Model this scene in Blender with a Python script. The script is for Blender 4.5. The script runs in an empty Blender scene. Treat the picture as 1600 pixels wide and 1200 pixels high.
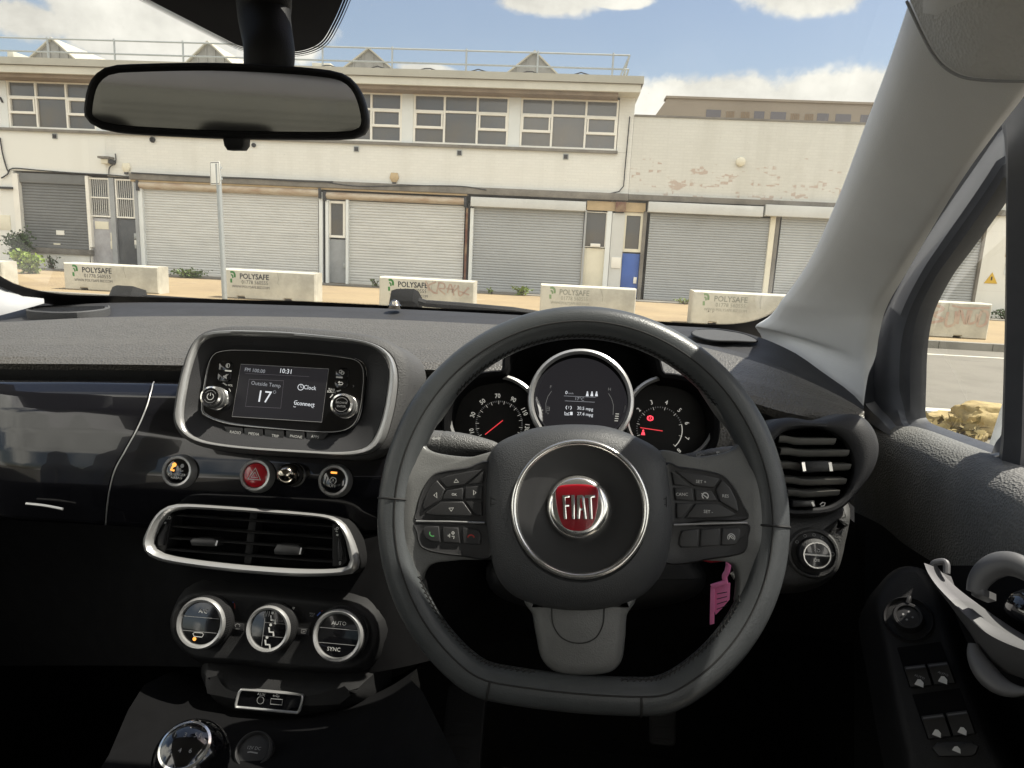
import bpy, bmesh, math, random
from mathutils import Vector, Matrix
random.seed(7)
R = math.radians
sc = bpy.context.scene
COL = sc.collection
V = Vector

# ------------------------------------------------------------------ camera
FPX, PITCH, YAW, ROLL = 1100.0, R(11.0), R(-4.13), R(2.77)
EYE = V((0, 0, 1.4))
CF = V((math.sin(YAW) * math.cos(PITCH), math.cos(YAW) * math.cos(PITCH), -math.sin(PITCH)))
_r0 = V((math.cos(YAW), -math.sin(YAW), 0)); _u0 = _r0.cross(CF)
CR = _r0 * math.cos(ROLL) + _u0 * math.sin(ROLL)
CU = _u0 * math.cos(ROLL) - _r0 * math.sin(ROLL)
cam = bpy.data.cameras.new('camera'); camo = bpy.data.objects.new('camera', cam); COL.objects.link(camo)
cam.sensor_width = 36; cam.lens = 36 * FPX / 1600; cam.clip_start = 0.02; cam.clip_end = 3000
camo.matrix_world = Matrix(((CR.x, CU.x, -CF.x, EYE.x), (CR.y, CU.y, -CF.y, EYE.y), (CR.z, CU.z, -CF.z, EYE.z), (0, 0, 0, 1)))
sc.camera = camo

def ray(u, v): return CF + CR * ((u - 800) / FPX) - CU * ((v - 600) / FPX)
def py(u, v, y): d = ray(u, v); return EYE + d * (y / d.y)
def pxx(u, v, x): d = ray(u, v); return EYE + d * (x / d.x)
def pz(u, v, z): d = ray(u, v); return EYE + d * ((z - EYE.z) / d.z)
def ppl(u, v, o, n): d = ray(u, v); return EYE + d * ((o - EYE).dot(n) / d.dot(n))

class Frame:
    """a local plane: x right, y up in the plane, z out of it"""
    def __init__(s, o, n, up=V((0, 0, 1)), rot=0):
        s.o = V(o); s.z = V(n).normalized(); s.x = V(up).cross(s.z).normalized(); s.y = s.z.cross(s.x)
        if rot:
            c, k = math.cos(rot), math.sin(rot); s.x, s.y = s.x * c + s.y * k, s.y * c - s.x * k
    def w(s, x, y, z=0): return s.o + s.x * x + s.y * y + s.z * z
    def l(s, u, v, h=0):
        p = ppl(u, v, s.o + s.z * h, s.z) - s.o; return (p.dot(s.x), p.dot(s.y))
    def L(s, pts, h=0): return [s.l(u, v, h) for u, v in pts]
    def k(s, u, v, h=0):                       # metres per photo pixel there
        a = s.l(u, v - 1, h); b = s.l(u, v + 1, h); return math.hypot(a[0] - b[0], a[1] - b[1]) / 2
    def sub(s, x, y, z=0, rot=0):
        f = Frame.__new__(Frame); f.o = s.w(x, y, z); f.z = s.z
        c, k = math.cos(rot), math.sin(rot); f.x = s.x * c + s.y * k; f.y = s.y * c - s.x * k; return f

# ------------------------------------------------------------------ materials
MATS = {}
def nodes(name):
    m = bpy.data.materials.new(name); m.use_nodes = True; nt = m.node_tree
    b = nt.nodes['Principled BSDF']; MATS[name] = m; return m, nt, b
def N(nt, t, **kw):
    n = nt.nodes.new(t)
    for k, v in kw.items():
        if k in n.inputs: n.inputs[k].default_value = v
        else: setattr(n, k, v)
    return n
def rgb(c): return (c[0], c[1], c[2], 1)
def mat(name, col, rough=.5, metal=0, spec=.5, coat=0, bump=0, bscale=300, var=0, vscale=4, emit=None, es=1, col2=None, sheen=0, coatr=.03, brick=None, stretch=None):
    m, nt, b = nodes(name); L = nt.links
    b.inputs['Base Color'].default_value = rgb(col); b.inputs['Roughness'].default_value = rough
    b.inputs['Metallic'].default_value = metal; b.inputs['Specular IOR Level'].default_value = spec
    b.inputs['Coat Weight'].default_value = coat; b.inputs['Coat Roughness'].default_value = coatr
    if emit:
        b.inputs['Emission Color'].default_value = rgb(emit); b.inputs['Emission Strength'].default_value = es
    tc = N(nt, 'ShaderNodeTexCoord'); src = tc.outputs['Object']
    if stretch:
        mp = N(nt, 'ShaderNodeMapping'); mp.inputs['Scale'].default_value = stretch; L.new(src, mp.inputs[0]); src = mp.outputs[0]
    if var:
        n1 = N(nt, 'ShaderNodeTexNoise', Scale=vscale, Detail=7, Roughness=.65); L.new(src, n1.inputs['Vector'])
        mx = N(nt, 'ShaderNodeMix', data_type='RGBA'); c2 = col2 or tuple(c * (1 - var) for c in col)
        mx.inputs[6].default_value = rgb(col); mx.inputs[7].default_value = rgb(c2)
        rp = N(nt, 'ShaderNodeMapRange'); rp.inputs[1].default_value = .42; rp.inputs[2].default_value = .68
        L.new(n1.outputs[0], rp.inputs[0]); L.new(rp.outputs[0], mx.inputs[0]); L.new(mx.outputs[2], b.inputs['Base Color'])
        rr = N(nt, 'ShaderNodeMapRange'); rr.inputs[3].default_value = rough * .8; rr.inputs[4].default_value = min(1, rough * 1.15)
        L.new(n1.outputs[0], rr.inputs[0]); L.new(rr.outputs[0], b.inputs['Roughness'])
    if bump:
        n2 = N(nt, 'ShaderNodeTexVoronoi' if bscale > 150 and not stretch else 'ShaderNodeTexNoise', Scale=bscale); L.new(src, n2.inputs['Vector'])
        bp = N(nt, 'ShaderNodeBump', Strength=bump, Distance=.0012 if bscale > 100 else .01); L.new(n2.outputs[0], bp.inputs['Height']); L.new(bp.outputs[0], b.inputs['Normal'])
    return m

def scuff(name, thr, col, scale=(1.3, 1, 16), amt=.75):
    """add short dark horizontal scuff marks to a material"""
    m = MATS[name]; nt = m.node_tree; L = nt.links; b = nt.nodes['Principled BSDF']; src = b.inputs['Base Color'].links[0].from_socket
    tc = N(nt, 'ShaderNodeTexCoord'); mp = N(nt, 'ShaderNodeMapping'); mp.inputs['Scale'].default_value = scale; L.new(tc.outputs['Object'], mp.inputs[0])
    n = N(nt, 'ShaderNodeTexNoise', Scale=1.6, Detail=4, Roughness=.6); L.new(mp.outputs[0], n.inputs['Vector'])
    r = N(nt, 'ShaderNodeMapRange'); r.inputs[1].default_value = thr; r.inputs[2].default_value = thr + .05; r.inputs[4].default_value = amt; L.new(n.outputs[0], r.inputs[0])
    mx = N(nt, 'ShaderNodeMix', data_type='RGBA'); L.new(r.outputs[0], mx.inputs[0]); L.new(src, mx.inputs[6]); mx.inputs[7].default_value = rgb(col); L.new(mx.outputs[2], b.inputs['Base Color'])

def wall_mat(name, paint, under, peel, brickw=.23, brickh=.078, dirt=.3, low=None):
    """painted brick: mortar relief, peeled patches, faint stains"""
    m, nt, b = nodes(name); L = nt.links
    tc = N(nt, 'ShaderNodeTexCoord'); mp = N(nt, 'ShaderNodeMapping'); L.new(tc.outputs['Object'], mp.inputs[0])
    mp.inputs['Rotation'].default_value = (R(90), 0, 0)     # x stays, z -> y
    br = N(nt, 'ShaderNodeTexBrick'); br.inputs['Scale'].default_value = 1; br.inputs['Mortar Size'].default_value = .006
    br.inputs['Brick Width'].default_value = brickw; br.inputs['Row Height'].default_value = brickh
    br.inputs['Color1'].default_value = rgb(paint); br.inputs['Color2'].default_value = rgb([c * .96 for c in paint]); br.inputs['Mortar'].default_value = rgb([c * .91 for c in paint])
    L.new(mp.outputs[0], br.inputs['Vector'])
    ns = N(nt, 'ShaderNodeTexNoise', Scale=.55, Detail=8, Roughness=.7); L.new(tc.outputs['Object'], ns.inputs['Vector'])
    mr = N(nt, 'ShaderNodeMapRange'); mr.inputs[1].default_value = .5; mr.inputs[2].default_value = .75; L.new(ns.outputs[0], mr.inputs[0])
    st = N(nt, 'ShaderNodeTexNoise', Scale=1.0, Detail=6); m2 = N(nt, 'ShaderNodeMapping'); m2.inputs['Scale'].default_value = (2.2, 1, .25)
    L.new(tc.outputs['Object'], m2.inputs[0]); L.new(m2.outputs[0], st.inputs['Vector'])
    sr = N(nt, 'ShaderNodeMapRange'); sr.inputs[1].default_value = .5; sr.inputs[2].default_value = .8; sr.inputs[4].default_value = dirt; L.new(st.outputs[0], sr.inputs[0])
    mx = N(nt, 'ShaderNodeMix', data_type='RGBA'); L.new(sr.outputs[0], mx.inputs[0]); L.new(br.outputs['Color'], mx.inputs[6]); mx.inputs[7].default_value = rgb([paint[0] * .62, paint[1] * .6, paint[2] * .55])
    last = mx
    if peel:
        pn = N(nt, 'ShaderNodeTexNoise', Scale=1.5, Detail=3); m3 = N(nt, 'ShaderNodeMapping'); m3.inputs['Scale'].default_value = (1, 1, 2.6)
        L.new(tc.outputs['Object'], m3.inputs[0]); L.new(m3.outputs[0], pn.inputs['Vector'])
        # peel sits in a band of the wall: height window
        sx = N(nt, 'ShaderNodeSeparateXYZ'); L.new(tc.outputs['Object'], sx.inputs[0])
        w1 = N(nt, 'ShaderNodeMath', operation='SUBTRACT'); L.new(sx.outputs['Z'], w1.inputs[0]); w1.inputs[1].default_value = peel[0]
        w2 = N(nt, 'ShaderNodeMath', operation='DIVIDE'); L.new(w1.outputs[0], w2.inputs[0]); w2.inputs[1].default_value = peel[1]
        w3 = N(nt, 'ShaderNodeMath', operation='MULTIPLY'); L.new(w2.outputs[0], w3.inputs[0]); L.new(w2.outputs[0], w3.inputs[1])
        w4 = N(nt, 'ShaderNodeMath', operation='MULTIPLY_ADD'); L.new(w3.outputs[0], w4.inputs[0]); w4.inputs[1].default_value = -.16; L.new(pn.outputs[0], w4.inputs[2])
        bw = N(nt, 'ShaderNodeTexWhiteNoise', noise_dimensions='2D')
        sn = N(nt, 'ShaderNodeVectorMath', operation='SNAP'); L.new(mp.outputs[0], sn.inputs[0]); sn.inputs[1].default_value = (brickw * .5, brickh, 1); L.new(sn.outputs[0], bw.inputs['Vector'])
        w5 = N(nt, 'ShaderNodeMath', operation='MULTIPLY_ADD'); L.new(bw.outputs['Value'], w5.inputs[0]); w5.inputs[1].default_value = .18; L.new(w4.outputs[0], w5.inputs[2])
        th = N(nt, 'ShaderNodeMapRange'); th.inputs[1].default_value = peel[2]; th.inputs[2].default_value = peel[2] + .05; th.inputs[4].default_value = peel[3]; L.new(w5.outputs[0], th.inputs[0])
        mp2 = N(nt, 'ShaderNodeMix', data_type='RGBA'); L.new(th.outputs[0], mp2.inputs[0]); L.new(last.outputs[2], mp2.inputs[6]); mp2.inputs[7].default_value = rgb(under); last = mp2
    L.new(last.outputs[2], b.inputs['Base Color']); b.inputs['Roughness'].default_value = .85
    bp = N(nt, 'ShaderNodeBump', Strength=.3, Distance=.010); L.new(br.outputs['Fac'], bp.inputs['Height']); bp.invert = True; L.new(bp.outputs[0], b.inputs['Normal'])
    return m

def glass(name, tint, refl, film=0.0, filmcol=(.9, .9, .85)):
    m = bpy.data.materials.new(name); m.use_nodes = True; nt = m.node_tree; nt.nodes.clear(); L = nt.links; MATS[name] = m
    out = N(nt, 'ShaderNodeOutputMaterial'); t = N(nt, 'ShaderNodeBsdfTransparent'); t.inputs[0].default_value = rgb(tint)
    g = N(nt, 'ShaderNodeBsdfGlossy', Roughness=.0); g.inputs[0].default_value = (1, 1, 1, 1)
    fr = N(nt, 'ShaderNodeFresnel', IOR=1.45); ge = N(nt, 'ShaderNodeNewGeometry'); io = N(nt, 'ShaderNodeMapRange'); io.inputs[3].default_value = 1.45; io.inputs[4].default_value = 1 / 1.45; L.new(ge.outputs['Backfacing'], io.inputs[0]); L.new(io.outputs[0], fr.inputs['IOR']); mm = N(nt, 'ShaderNodeMath', operation='MULTIPLY'); mm.inputs[1].default_value = refl; L.new(fr.outputs[0], mm.inputs[0])
    mx = N(nt, 'ShaderNodeMixShader'); L.new(mm.outputs[0], mx.inputs[0]); L.new(t.outputs[0], mx.inputs[1]); L.new(g.outputs[0], mx.inputs[2]); last = mx
    if film:
        d = N(nt, 'ShaderNodeBsdfTranslucent'); d.inputs[0].default_value = rgb(filmcol); d2 = N(nt, 'ShaderNodeBsdfDiffuse'); d2.inputs[0].default_value = rgb(filmcol)
        ad = N(nt, 'ShaderNodeMixShader'); ad.inputs[0].default_value = .5; L.new(d.outputs[0], ad.inputs[1]); L.new(d2.outputs[0], ad.inputs[2])
        tc = N(nt, 'ShaderNodeTexCoord'); dn = N(nt, 'ShaderNodeTexVoronoi', Scale=160); L.new(tc.outputs['Object'], dn.inputs['Vector'])
        wn = N(nt, 'ShaderNodeSeparateColor'); L.new(dn.outputs['Color'], wn.inputs[0])
        c1 = N(nt, 'ShaderNodeMath', operation='GREATER_THAN'); L.new(wn.outputs[0], c1.inputs[0]); c1.inputs[1].default_value = .93
        c2 = N(nt, 'ShaderNodeMath', operation='LESS_THAN'); L.new(dn.outputs['Distance'], c2.inputs[0]); c2.inputs[1].default_value = .07
        c3 = N(nt, 'ShaderNodeMath', operation='MULTIPLY'); L.new(c1.outputs[0], c3.inputs[0]); L.new(c2.outputs[0], c3.inputs[1])
        c4 = N(nt, 'ShaderNodeMath', operation='MULTIPLY_ADD'); L.new(c3.outputs[0], c4.inputs[0]); c4.inputs[1].default_value = .25; sm = N(nt, 'ShaderNodeTexNoise', Scale=4.5, Detail=5, Roughness=.6); L.new(tc.outputs['Object'], sm.inputs['Vector']); sr = N(nt, 'ShaderNodeMapRange'); sr.inputs[1].default_value = .35; sr.inputs[2].default_value = .7; sr.inputs[3].default_value = film * .6; sr.inputs[4].default_value = film * 1.7; L.new(sm.outputs[0], sr.inputs[0]); L.new(sr.outputs[0], c4.inputs[2])
        m2 = N(nt, 'ShaderNodeMixShader'); L.new(c4.outputs[0], m2.inputs[0]); L.new(mx.outputs[0], m2.inputs[1]); L.new(ad.outputs[0], m2.inputs[2]); last = m2
    L.new(last.outputs[0], out.inputs[0]); return m

def emis(name, col, s, rough=.3):
    return mat(name, (0.01, 0.01, 0.01), rough, emit=col, es=s)

mat('dash_pad', (.092, .086, .075), .42, spec=.6, bump=1.0, bscale=330, var=.12, vscale=60)
mat('dash_soft', (.075, .075, .075), .62, spec=.35, bump=.4, bscale=650)
mat('black_plastic', (.011, .011, .0115), .6, spec=.28, bump=.15, bscale=800)
mat('door_plastic', (.17, .17, .165), .6, spec=.4, bump=.9, bscale=420, var=.1, vscale=40)
mat('dash_strip', (.034, .034, .036), .6, spec=.3, bump=.2, bscale=900, var=.1, vscale=20)
mat('stalk_grain', (.10, .10, .098), .5, spec=.45, bump=.5, bscale=700, var=.1, vscale=60)
mat('vent_slat', (.24, .235, .22), .5, spec=.4, var=.08, vscale=60)  # paler grey stands in for sunlight that the pod hood blocks
mat('black_matte', (.005, .005, .0055), .85, spec=.1, var=.2, vscale=30)
mat('carpet', (.006, .006, .006), .95, spec=.1, bump=.8, bscale=400, var=.3, vscale=40)
mat('piano_black', (.006, .006, .007), .12, spec=.5, coat=1, var=.05, vscale=20)
mat('fascia_paint', (.007, .007, .009), .14, metal=0, spec=.2, coat=.7, coatr=.015, var=.1, vscale=2)
mat('leather', (.064, .069, .072), .37, spec=.45, bump=.13, bscale=700, var=.18, vscale=18)
mat('leather_worn', (.135, .137, .134), .40, spec=.45, bump=.13, bscale=700, var=.2, vscale=14)
mat('airbag_plastic', (.05, .052, .055), .52, spec=.4, bump=.25, bscale=900, var=.06, vscale=20)
mat('button_black', (.022, .022, .023), .45, spec=.45, bump=.08, bscale=900)
mat('satin_chrome', (.47, .47, .465), .34, metal=.6, bump=.02, bscale=500, var=.06, vscale=60)
mat('chrome', (.80, .79, .76), .15, metal=.88, var=.04, vscale=30)
mat('dark_chrome', (.42, .38, .32), .10, metal=1, var=.1, vscale=60)
mat('silver_paint', (.13, .13, .135), .55, metal=.25, spec=.5, var=.06, vscale=30)
mat('badge_red', (.36, .006, .018), .3, spec=.5, coat=.6, var=.05, vscale=300)
mat('hazard_red', (.42, .012, .022), .2, spec=.5, coat=.8, var=.04, vscale=200)
mat('white_print', (.62, .62, .60), .5, var=.05, vscale=300)
mat('grey_print', (.30, .30, .30), .5, var=.05, vscale=300)
mat('green_print', (.10, .36, .12), .5, var=.05, vscale=300)
mat('red_print', (.38, .04, .03), .5, var=.05, vscale=300)
mat('blue_print', (.05, .12, .5), .5, var=.05, vscale=300)
mat('thread', (.012, .012, .012), .7, var=.1, vscale=300)
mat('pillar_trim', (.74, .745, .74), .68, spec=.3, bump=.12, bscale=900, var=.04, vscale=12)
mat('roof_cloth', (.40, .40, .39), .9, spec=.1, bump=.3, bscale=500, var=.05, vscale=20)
mat('far_pillar', (.36, .365, .37), .7, spec=.3, bump=.12, bscale=900, var=.04, vscale=12)  # same trim in a darker colour, dimming the sunlit far foot and its reflection
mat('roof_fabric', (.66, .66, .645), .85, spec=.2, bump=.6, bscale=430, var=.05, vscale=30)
emis('lcd_back2', (.055, .05, .055), 1.0)
mat('seal_rubber', (.075, .078, .088), .45, spec=.4, var=.15, vscale=30)
mat('door_frame', (.13, .14, .165), .32, spec=.5, coat=.3, var=.1, vscale=10)
mat('pink_plastic', (.86, .24, .48), .4, spec=.4, var=.08, vscale=80, emit=None)
mat('key_metal', (.6, .6, .58), .3, metal=1, var=.05, vscale=80)
mat('mirror_glass', (.47, .46, .44), .05, metal=1, var=.02, vscale=10)
mat('dark_rim', (.30, .30, .30), .35, metal=.6, var=.05, vscale=40)
mat('hub_black', (.028, .028, .029), .38, spec=.45, var=.15, vscale=30)
mat('seat_cloth', (.05, .05, .052), .9, spec=.2, bump=.4, bscale=500, var=.15, vscale=20)
glass('rear_glass', (.30, .32, .31), .6)
mat('frit', (.022, .021, .024), .5, spec=.3, var=.1, vscale=40)
mat('dial_face', (.026, .025, .024), .5, spec=.12, var=.1, vscale=60)
mat('lcd_back', (.006, .006, .006), .3, spec=.10, emit=(.010, .0095, .0105), es=1)
emis('lcd_text', (.62, .64, .66), .62)
emis('lcd_dim', (.30, .31, .33), .5)
emis('dial_text', (.42, .41, .36), .55)
emis('dial_dim', (.16, .16, .15), .5)
emis('needle_red', (.75, .05, .06), .55)
emis('warn_red', (1.0, .06, .09), .9)
emis('amber_lamp', (1.0, .36, .06), .95)
glass('windscreen_glass', (.93, .945, .93), .5, film=.026)
glass('side_glass', (.90, .915, .89), .8, film=.006)
# outdoors
mat('window_dark', (.10, .105, .115), .12, spec=.6, var=.6, vscale=.55, col2=(.135, .12, .098), bump=.02, bscale=3)
mat('asphalt', (.175, .162, .136), .9, var=.22, vscale=1.2, bump=.3, bscale=60)
mat('paving', (.30, .228, .132), .92, var=.3, vscale=.8, col2=(.245, .185, .112), bump=.3, bscale=30)
mat('kerb_stone', (.26, .245, .21), .85, var=.25, vscale=2, bump=.2, bscale=40)
mat('road_paint', (.62, .60, .52), .8, var=.3, vscale=3)
mat('concrete', (.55, .525, .44), .88, var=.32, vscale=1.7, bump=.25, bscale=40)
mat('concrete_dark', (.20, .185, .16), .9, var=.4, vscale=1.6, bump=.3, bscale=25)
mat('fascia_grey', (.40, .385, .325), .75, var=.10, vscale=1.2)
mat('fascia_pale', (.58, .56, .48), .75, var=.12, vscale=1.4)
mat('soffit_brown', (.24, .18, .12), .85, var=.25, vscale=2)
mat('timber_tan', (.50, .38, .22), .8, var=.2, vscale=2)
mat('white_frame', (.82, .80, .73), .6, var=.08, vscale=2)
mat('pale_panel', (.72, .75, .74), .7, var=.08, vscale=1)
mat('cream_panel', (.74, .70, .56), .7, var=.12, vscale=1.5)
mat('shutter_grey', (.15, .155, .155), .6, var=.14, vscale=1.3)
mat('shutter_pale', (.575, .58, .56), .55, var=.14, vscale=1.5, stretch=(.6, 1, 4))
mat('shutter_silver', (.37, .385, .39), .5, var=.08, vscale=.9)
mat('shutter_steel', (.41, .425, .425), .5, var=.08, vscale=.9)
mat('shutter_box', (.58, .59, .57), .55, var=.10, vscale=1.6)
mat('rusty_drum', (.50, .43, .33), .75, var=.5, vscale=2.5, col2=(.36, .255, .17), stretch=(.7, 1, 3))
mat('rust', (.14, .055, .035), .9, var=.5, vscale=3, col2=(.30, .22, .13))
mat('door_pale', (.40, .40, .42), .7, var=.35, vscale=2, col2=(.29, .285, .29))
mat('door_dark', (.055, .06, .068), .6, var=.3, vscale=2.5, col2=(.085, .09, .095))
mat('door_grey', (.32, .335, .345), .6, var=.2, vscale=2)
mat('door_blue', (.035, .11, .42), .45, var=.2, vscale=2)
mat('grille_white', (.60, .60, .57), .6, var=.2, vscale=5)
mat('cable_black', (.025, .025, .028), .7, var=.1, vscale=8)
mat('galvanised', (.36, .38, .375), .5, metal=.4, var=.12, vscale=6)
mat('gable_cladding', (.27, .265, .25), .8, var=.25, vscale=3)
mat('roof_sheet', (.44, .415, .345), .8, var=.18, vscale=1.6)
mat('sign_yellow', (.62, .40, .05), .6, var=.06, vscale=5)
mat('graffiti', (.34, .24, .195), .85, var=.3, vscale=6, col2=(.44, .35, .275))
mat('graffiti_red', (.42, .30, .245), .85, var=.4, vscale=5, col2=(.50, .42, .34))
mat('print_black', (.035, .035, .04), .8, var=.3, vscale=8)
mat('print_green', (.05, .22, .05), .8, var=.3, vscale=8)
mat('print_faded', (.30, .30, .25), .85, var=.3, vscale=8)
mat('print_faded_green', (.24, .34, .18), .85, var=.3, vscale=8)
mat('bark', (.10, .07, .045), .9, var=.3, vscale=20)
mat('leaf_dark', (.035, .060, .022), .6, spec=.3, var=.4, vscale=6, col2=(.07, .11, .035))
mat('leaf_yellow', (.20, .26, .045), .6, spec=.3, var=.4, vscale=6, col2=(.11, .17, .035))
mat('leaf_mid', (.08, .13, .035), .6, spec=.3, var=.4, vscale=6, col2=(.14, .19, .05))
mat('leaf_straw', (.30, .23, .10), .8, spec=.2, var=.4, vscale=8, col2=(.16, .13, .06))
mat('rubble_yellow', (.36, .275, .125), .8, var=.3, vscale=6, col2=(.20, .15, .07), bump=.8, bscale=24)
mat('white_plastic', (.66, .67, .66), .45, var=.08, vscale=4)
mat('far_brown', (.26, .225, .18), .85, var=.10, vscale=.3)
mat('far_window', (.09, .085, .10), .3, var=.2, vscale=1)
scuff('shutter_pale', .69, (.22, .21, .20), (1.0, 1, 14), .6); scuff('concrete', .69, (.30, .27, .20), (3, 3, 2), .6); scuff('paving', .66, (.17, .14, .09), (.6, 2.5, 1), .7); scuff('paving', .68, (.62, .54, .40), (.5, 3, 1), .7); scuff('asphalt', .66, (.11, .105, .09), (.5, 2, 1), .6); scuff('shutter_silver', .70, (.22, .22, .21), (1.3, 1, 9), .5)
wall_mat('painted_brick', (.725, .718, .668), (.3, .15, .1), None, dirt=.22)
wall_mat('render_white', (.745, .742, .695), (.3, .15, .1), None, brickw=3, brickh=1.6, dirt=.25)
wall_mat('peeling_brick', (.64, .632, .58), (.46, .36, .295), (.95, .85, .67, .8), dirt=.3)

# ------------------------------------------------------------------ mesh building
class MB:
    def __init__(s): s.v = []; s.f = []; s.m = []; s.names = []
    def mi(s, m):
        if m not in s.names: s.names.append(m)
        return s.names.index(m)
    def add(s, vs, fs, m):
        b = len(s.v); s.v += [V(p) for p in vs]; k = s.mi(m)
        for f in fs: s.f.append([b + i for i in f]); s.m.append(k)
    def build(s, name, parent=None, origin=None, ang=35, label=None):
        me = bpy.data.meshes.new(name)
        lo = V([min(p[i] for p in s.v) for i in range(3)]); hi = V([max(p[i] for p in s.v) for i in range(3)])
        og = V(origin) if origin is not None else (lo + hi) / 2
        me.from_pydata([p - og for p in s.v], [], s.f)
        for n in s.names: me.materials.append(MATS[n])
        me.polygons.foreach_set('material_index', s.m)
        me.polygons.foreach_set('use_smooth', [True] * len(s.f))
        me.validate(); me.update()
        try: me.set_sharp_from_angle(angle=R(ang))
        except Exception: pass
        o = bpy.data.objects.new(name, me); COL.objects.link(o)
        if parent is not None:
            o.parent = parent; o.location = og - WORLD[parent.name]
        else: o.location = og
        WORLD[o.name] = og
        if label: o['label'] = label
        return o
WORLD = {}
def thing(name, loc, label, cat, group=None):
    o = bpy.data.objects.new(name, None); COL.objects.link(o); o.location = loc; o.empty_display_size = .05
    WORLD[o.name] = V(loc); o['label'] = label; o['category'] = cat
    if group: o['group'] = group
    return o
def tag(o, label, cat, group=None):
    o['label'] = label; o['category'] = cat
    if group: o['group'] = group
    return o
def struct(o, kind='structure'): o['kind'] = kind; return o

def cr(pts, n, closed=True):
    """Catmull-Rom through pts, n samples at even arc length"""
    P = [V(p) for p in pts]; k = len(P); dense = []
    segs = k if closed else k - 1
    for i in range(segs):
        if closed: a, b, c, d = P[i - 1], P[i], P[(i + 1) % k], P[(i + 2) % k]
        else: a, b, c, d = P[max(i - 1, 0)], P[i], P[i + 1], P[min(i + 2, k - 1)]
        for j in range(12):
            t = j / 12; t2 = t * t; t3 = t2 * t
            dense.append(.5 * (2 * b + (c - a) * t + (2 * a - 5 * b + 4 * c - d) * t2 + (3 * b - a - 3 * c + d) * t3))
    if closed: dense.append(dense[0].copy())
    else: dense.append(P[-1])
    return even(dense, n, closed)
def even(dense, n, closed):
    s = [0]
    for i in range(1, len(dense)): s.append(s[-1] + (dense[i] - dense[i - 1]).length)
    out = []; tot = s[-1]; j = 0
    for i in range(n):
        t = tot * i / (n if closed else n - 1)
        while j < len(s) - 2 and s[j + 1] < t: j += 1
        w = (t - s[j]) / max(s[j + 1] - s[j], 1e-12); out.append(dense[j].lerp(dense[j + 1], min(max(w, 0), 1)))
    return out
def cu_(pts, per=6):
    """open Catmull-Rom, even in parameter, not in length"""
    P = [V(p) for p in pts]; k = len(P); out = []
    for i in range(k - 1):
        a, b, c, d = P[max(i - 1, 0)], P[i], P[i + 1], P[min(i + 2, k - 1)]
        for j in range(per + (i == k - 2)):
            t = j / per; t2 = t * t; t3 = t2 * t; out.append(.5 * (2 * b + (c - a) * t + (2 * a - 5 * b + 4 * c - d) * t2 + (3 * b - a - 3 * c + d) * t3))
    return out
def ccw(pts):
    a = sum(pts[i - 1][0] * pts[i][1] - pts[i][0] * pts[i - 1][1] for i in range(len(pts)))
    return list(pts) if a > 0 else list(reversed(pts))
def centroid(pts): return (sum(p[0] for p in pts) / len(pts), sum(p[1] for p in pts) / len(pts))
def polar(pts, c, n):
    """radius of a star-shaped outline at n even angles"""
    out = []; k = len(pts)
    for i in range(n):
        a = 2 * math.pi * i / n; d = (math.cos(a), math.sin(a)); best = 0
        for j in range(k):
            p, q = pts[j - 1], pts[j]; ex, ey = q[0] - p[0], q[1] - p[1]
            den = d[0] * ey - d[1] * ex
            if abs(den) < 1e-12: continue
            wx, wy = p[0] - c[0], p[1] - c[1]
            t = (wx * ey - wy * ex) / den; s = (wx * d[1] - wy * d[0]) / den
            if t > best and -1e-6 <= s <= 1 + 1e-6: best = t
        out.append((c[0] + d[0] * best, c[1] + d[1] * best))
    return out
def inset(pts, d):
    n = len(pts); out = []
    for i in range(n):
        a, b, c = V(pts[i - 1]), V(pts[i]), V(pts[(i + 1) % n])
        e1 = (b - a); e2 = (c - b)
        if e1.length < 1e-9: e1 = e2
        if e2.length < 1e-9: e2 = e1
        e1 = e1.normalized(); e2 = e2.normalized()
        n1 = V((-e1[1], e1[0])); n2 = V((-e2[1], e2[0])); m = n1 + n2
        if m.length < 1e-6: m = n1
        m.normalize(); k = max(m.dot(n1), .35); out.append((b[0] + m[0] * d / k, b[1] + m[1] * d / k))
    return out
def rings(mb, fr, rs, m, cap0=False, cap1=True, ms=None):
    """rs: list of (outline, height); lofts them; outlines share a point count"""
    n = len(rs[0][0]); vs = []; fs = []
    for o, h in rs: vs += [fr.w(p[0], p[1], h) for p in o]
    base = len(mb.v)
    for r in range(len(rs) - 1):
        f = [(r * n + i, r * n + (i + 1) % n, (r + 1) * n + (i + 1) % n, (r + 1) * n + i) for i in range(n)]
        if ms is None: fs += f
        else:
            fs = f
            k = mb.mi(ms[r])
            for q in f: mb.f.append([base + i for i in q]); mb.m.append(k)
    if ms is None: mb.add(vs, fs, m)
    else: mb.v += vs
    k = mb.mi(m)
    if cap1: mb.f.append([base + (len(rs) - 1) * n + i for i in range(n)]); mb.m.append(k)
    if cap0: mb.f.append([base + i for i in reversed(range(n))]); mb.m.append(k)
def prism(mb, fr, pts, h0, h1, m, bev=0, cap0=False):
    pts = ccw(pts)
    if bev <= 0: rings(mb, fr, [(pts, h0), (pts, h1)], m, cap0); return
    rings(mb, fr, [(pts, h0), (pts, h1 - bev), (inset(pts, bev * .3), h1 - bev * .3), (inset(pts, bev), h1)], m, cap0)
def dome(mb, fr, pts, h0, hs, m, steps=8, power=2.2, edge=.0):
    """outline raised to a smooth crown hs above h0"""
    pts = ccw(pts); c = centroid(pts); rs = [(pts, h0)]
    for i in range(0, steps):
        t = 1 - i / steps; k = (1 - t ** power)
        o = [(c[0] + (p[0] - c[0]) * t, c[1] + (p[1] - c[1]) * t) for p in pts]
        rs.append((o, h0 + edge + (hs - edge) * k if i else h0 + edge))
    rings(mb, fr, rs[1:] if edge == 0 else rs, m)
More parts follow.
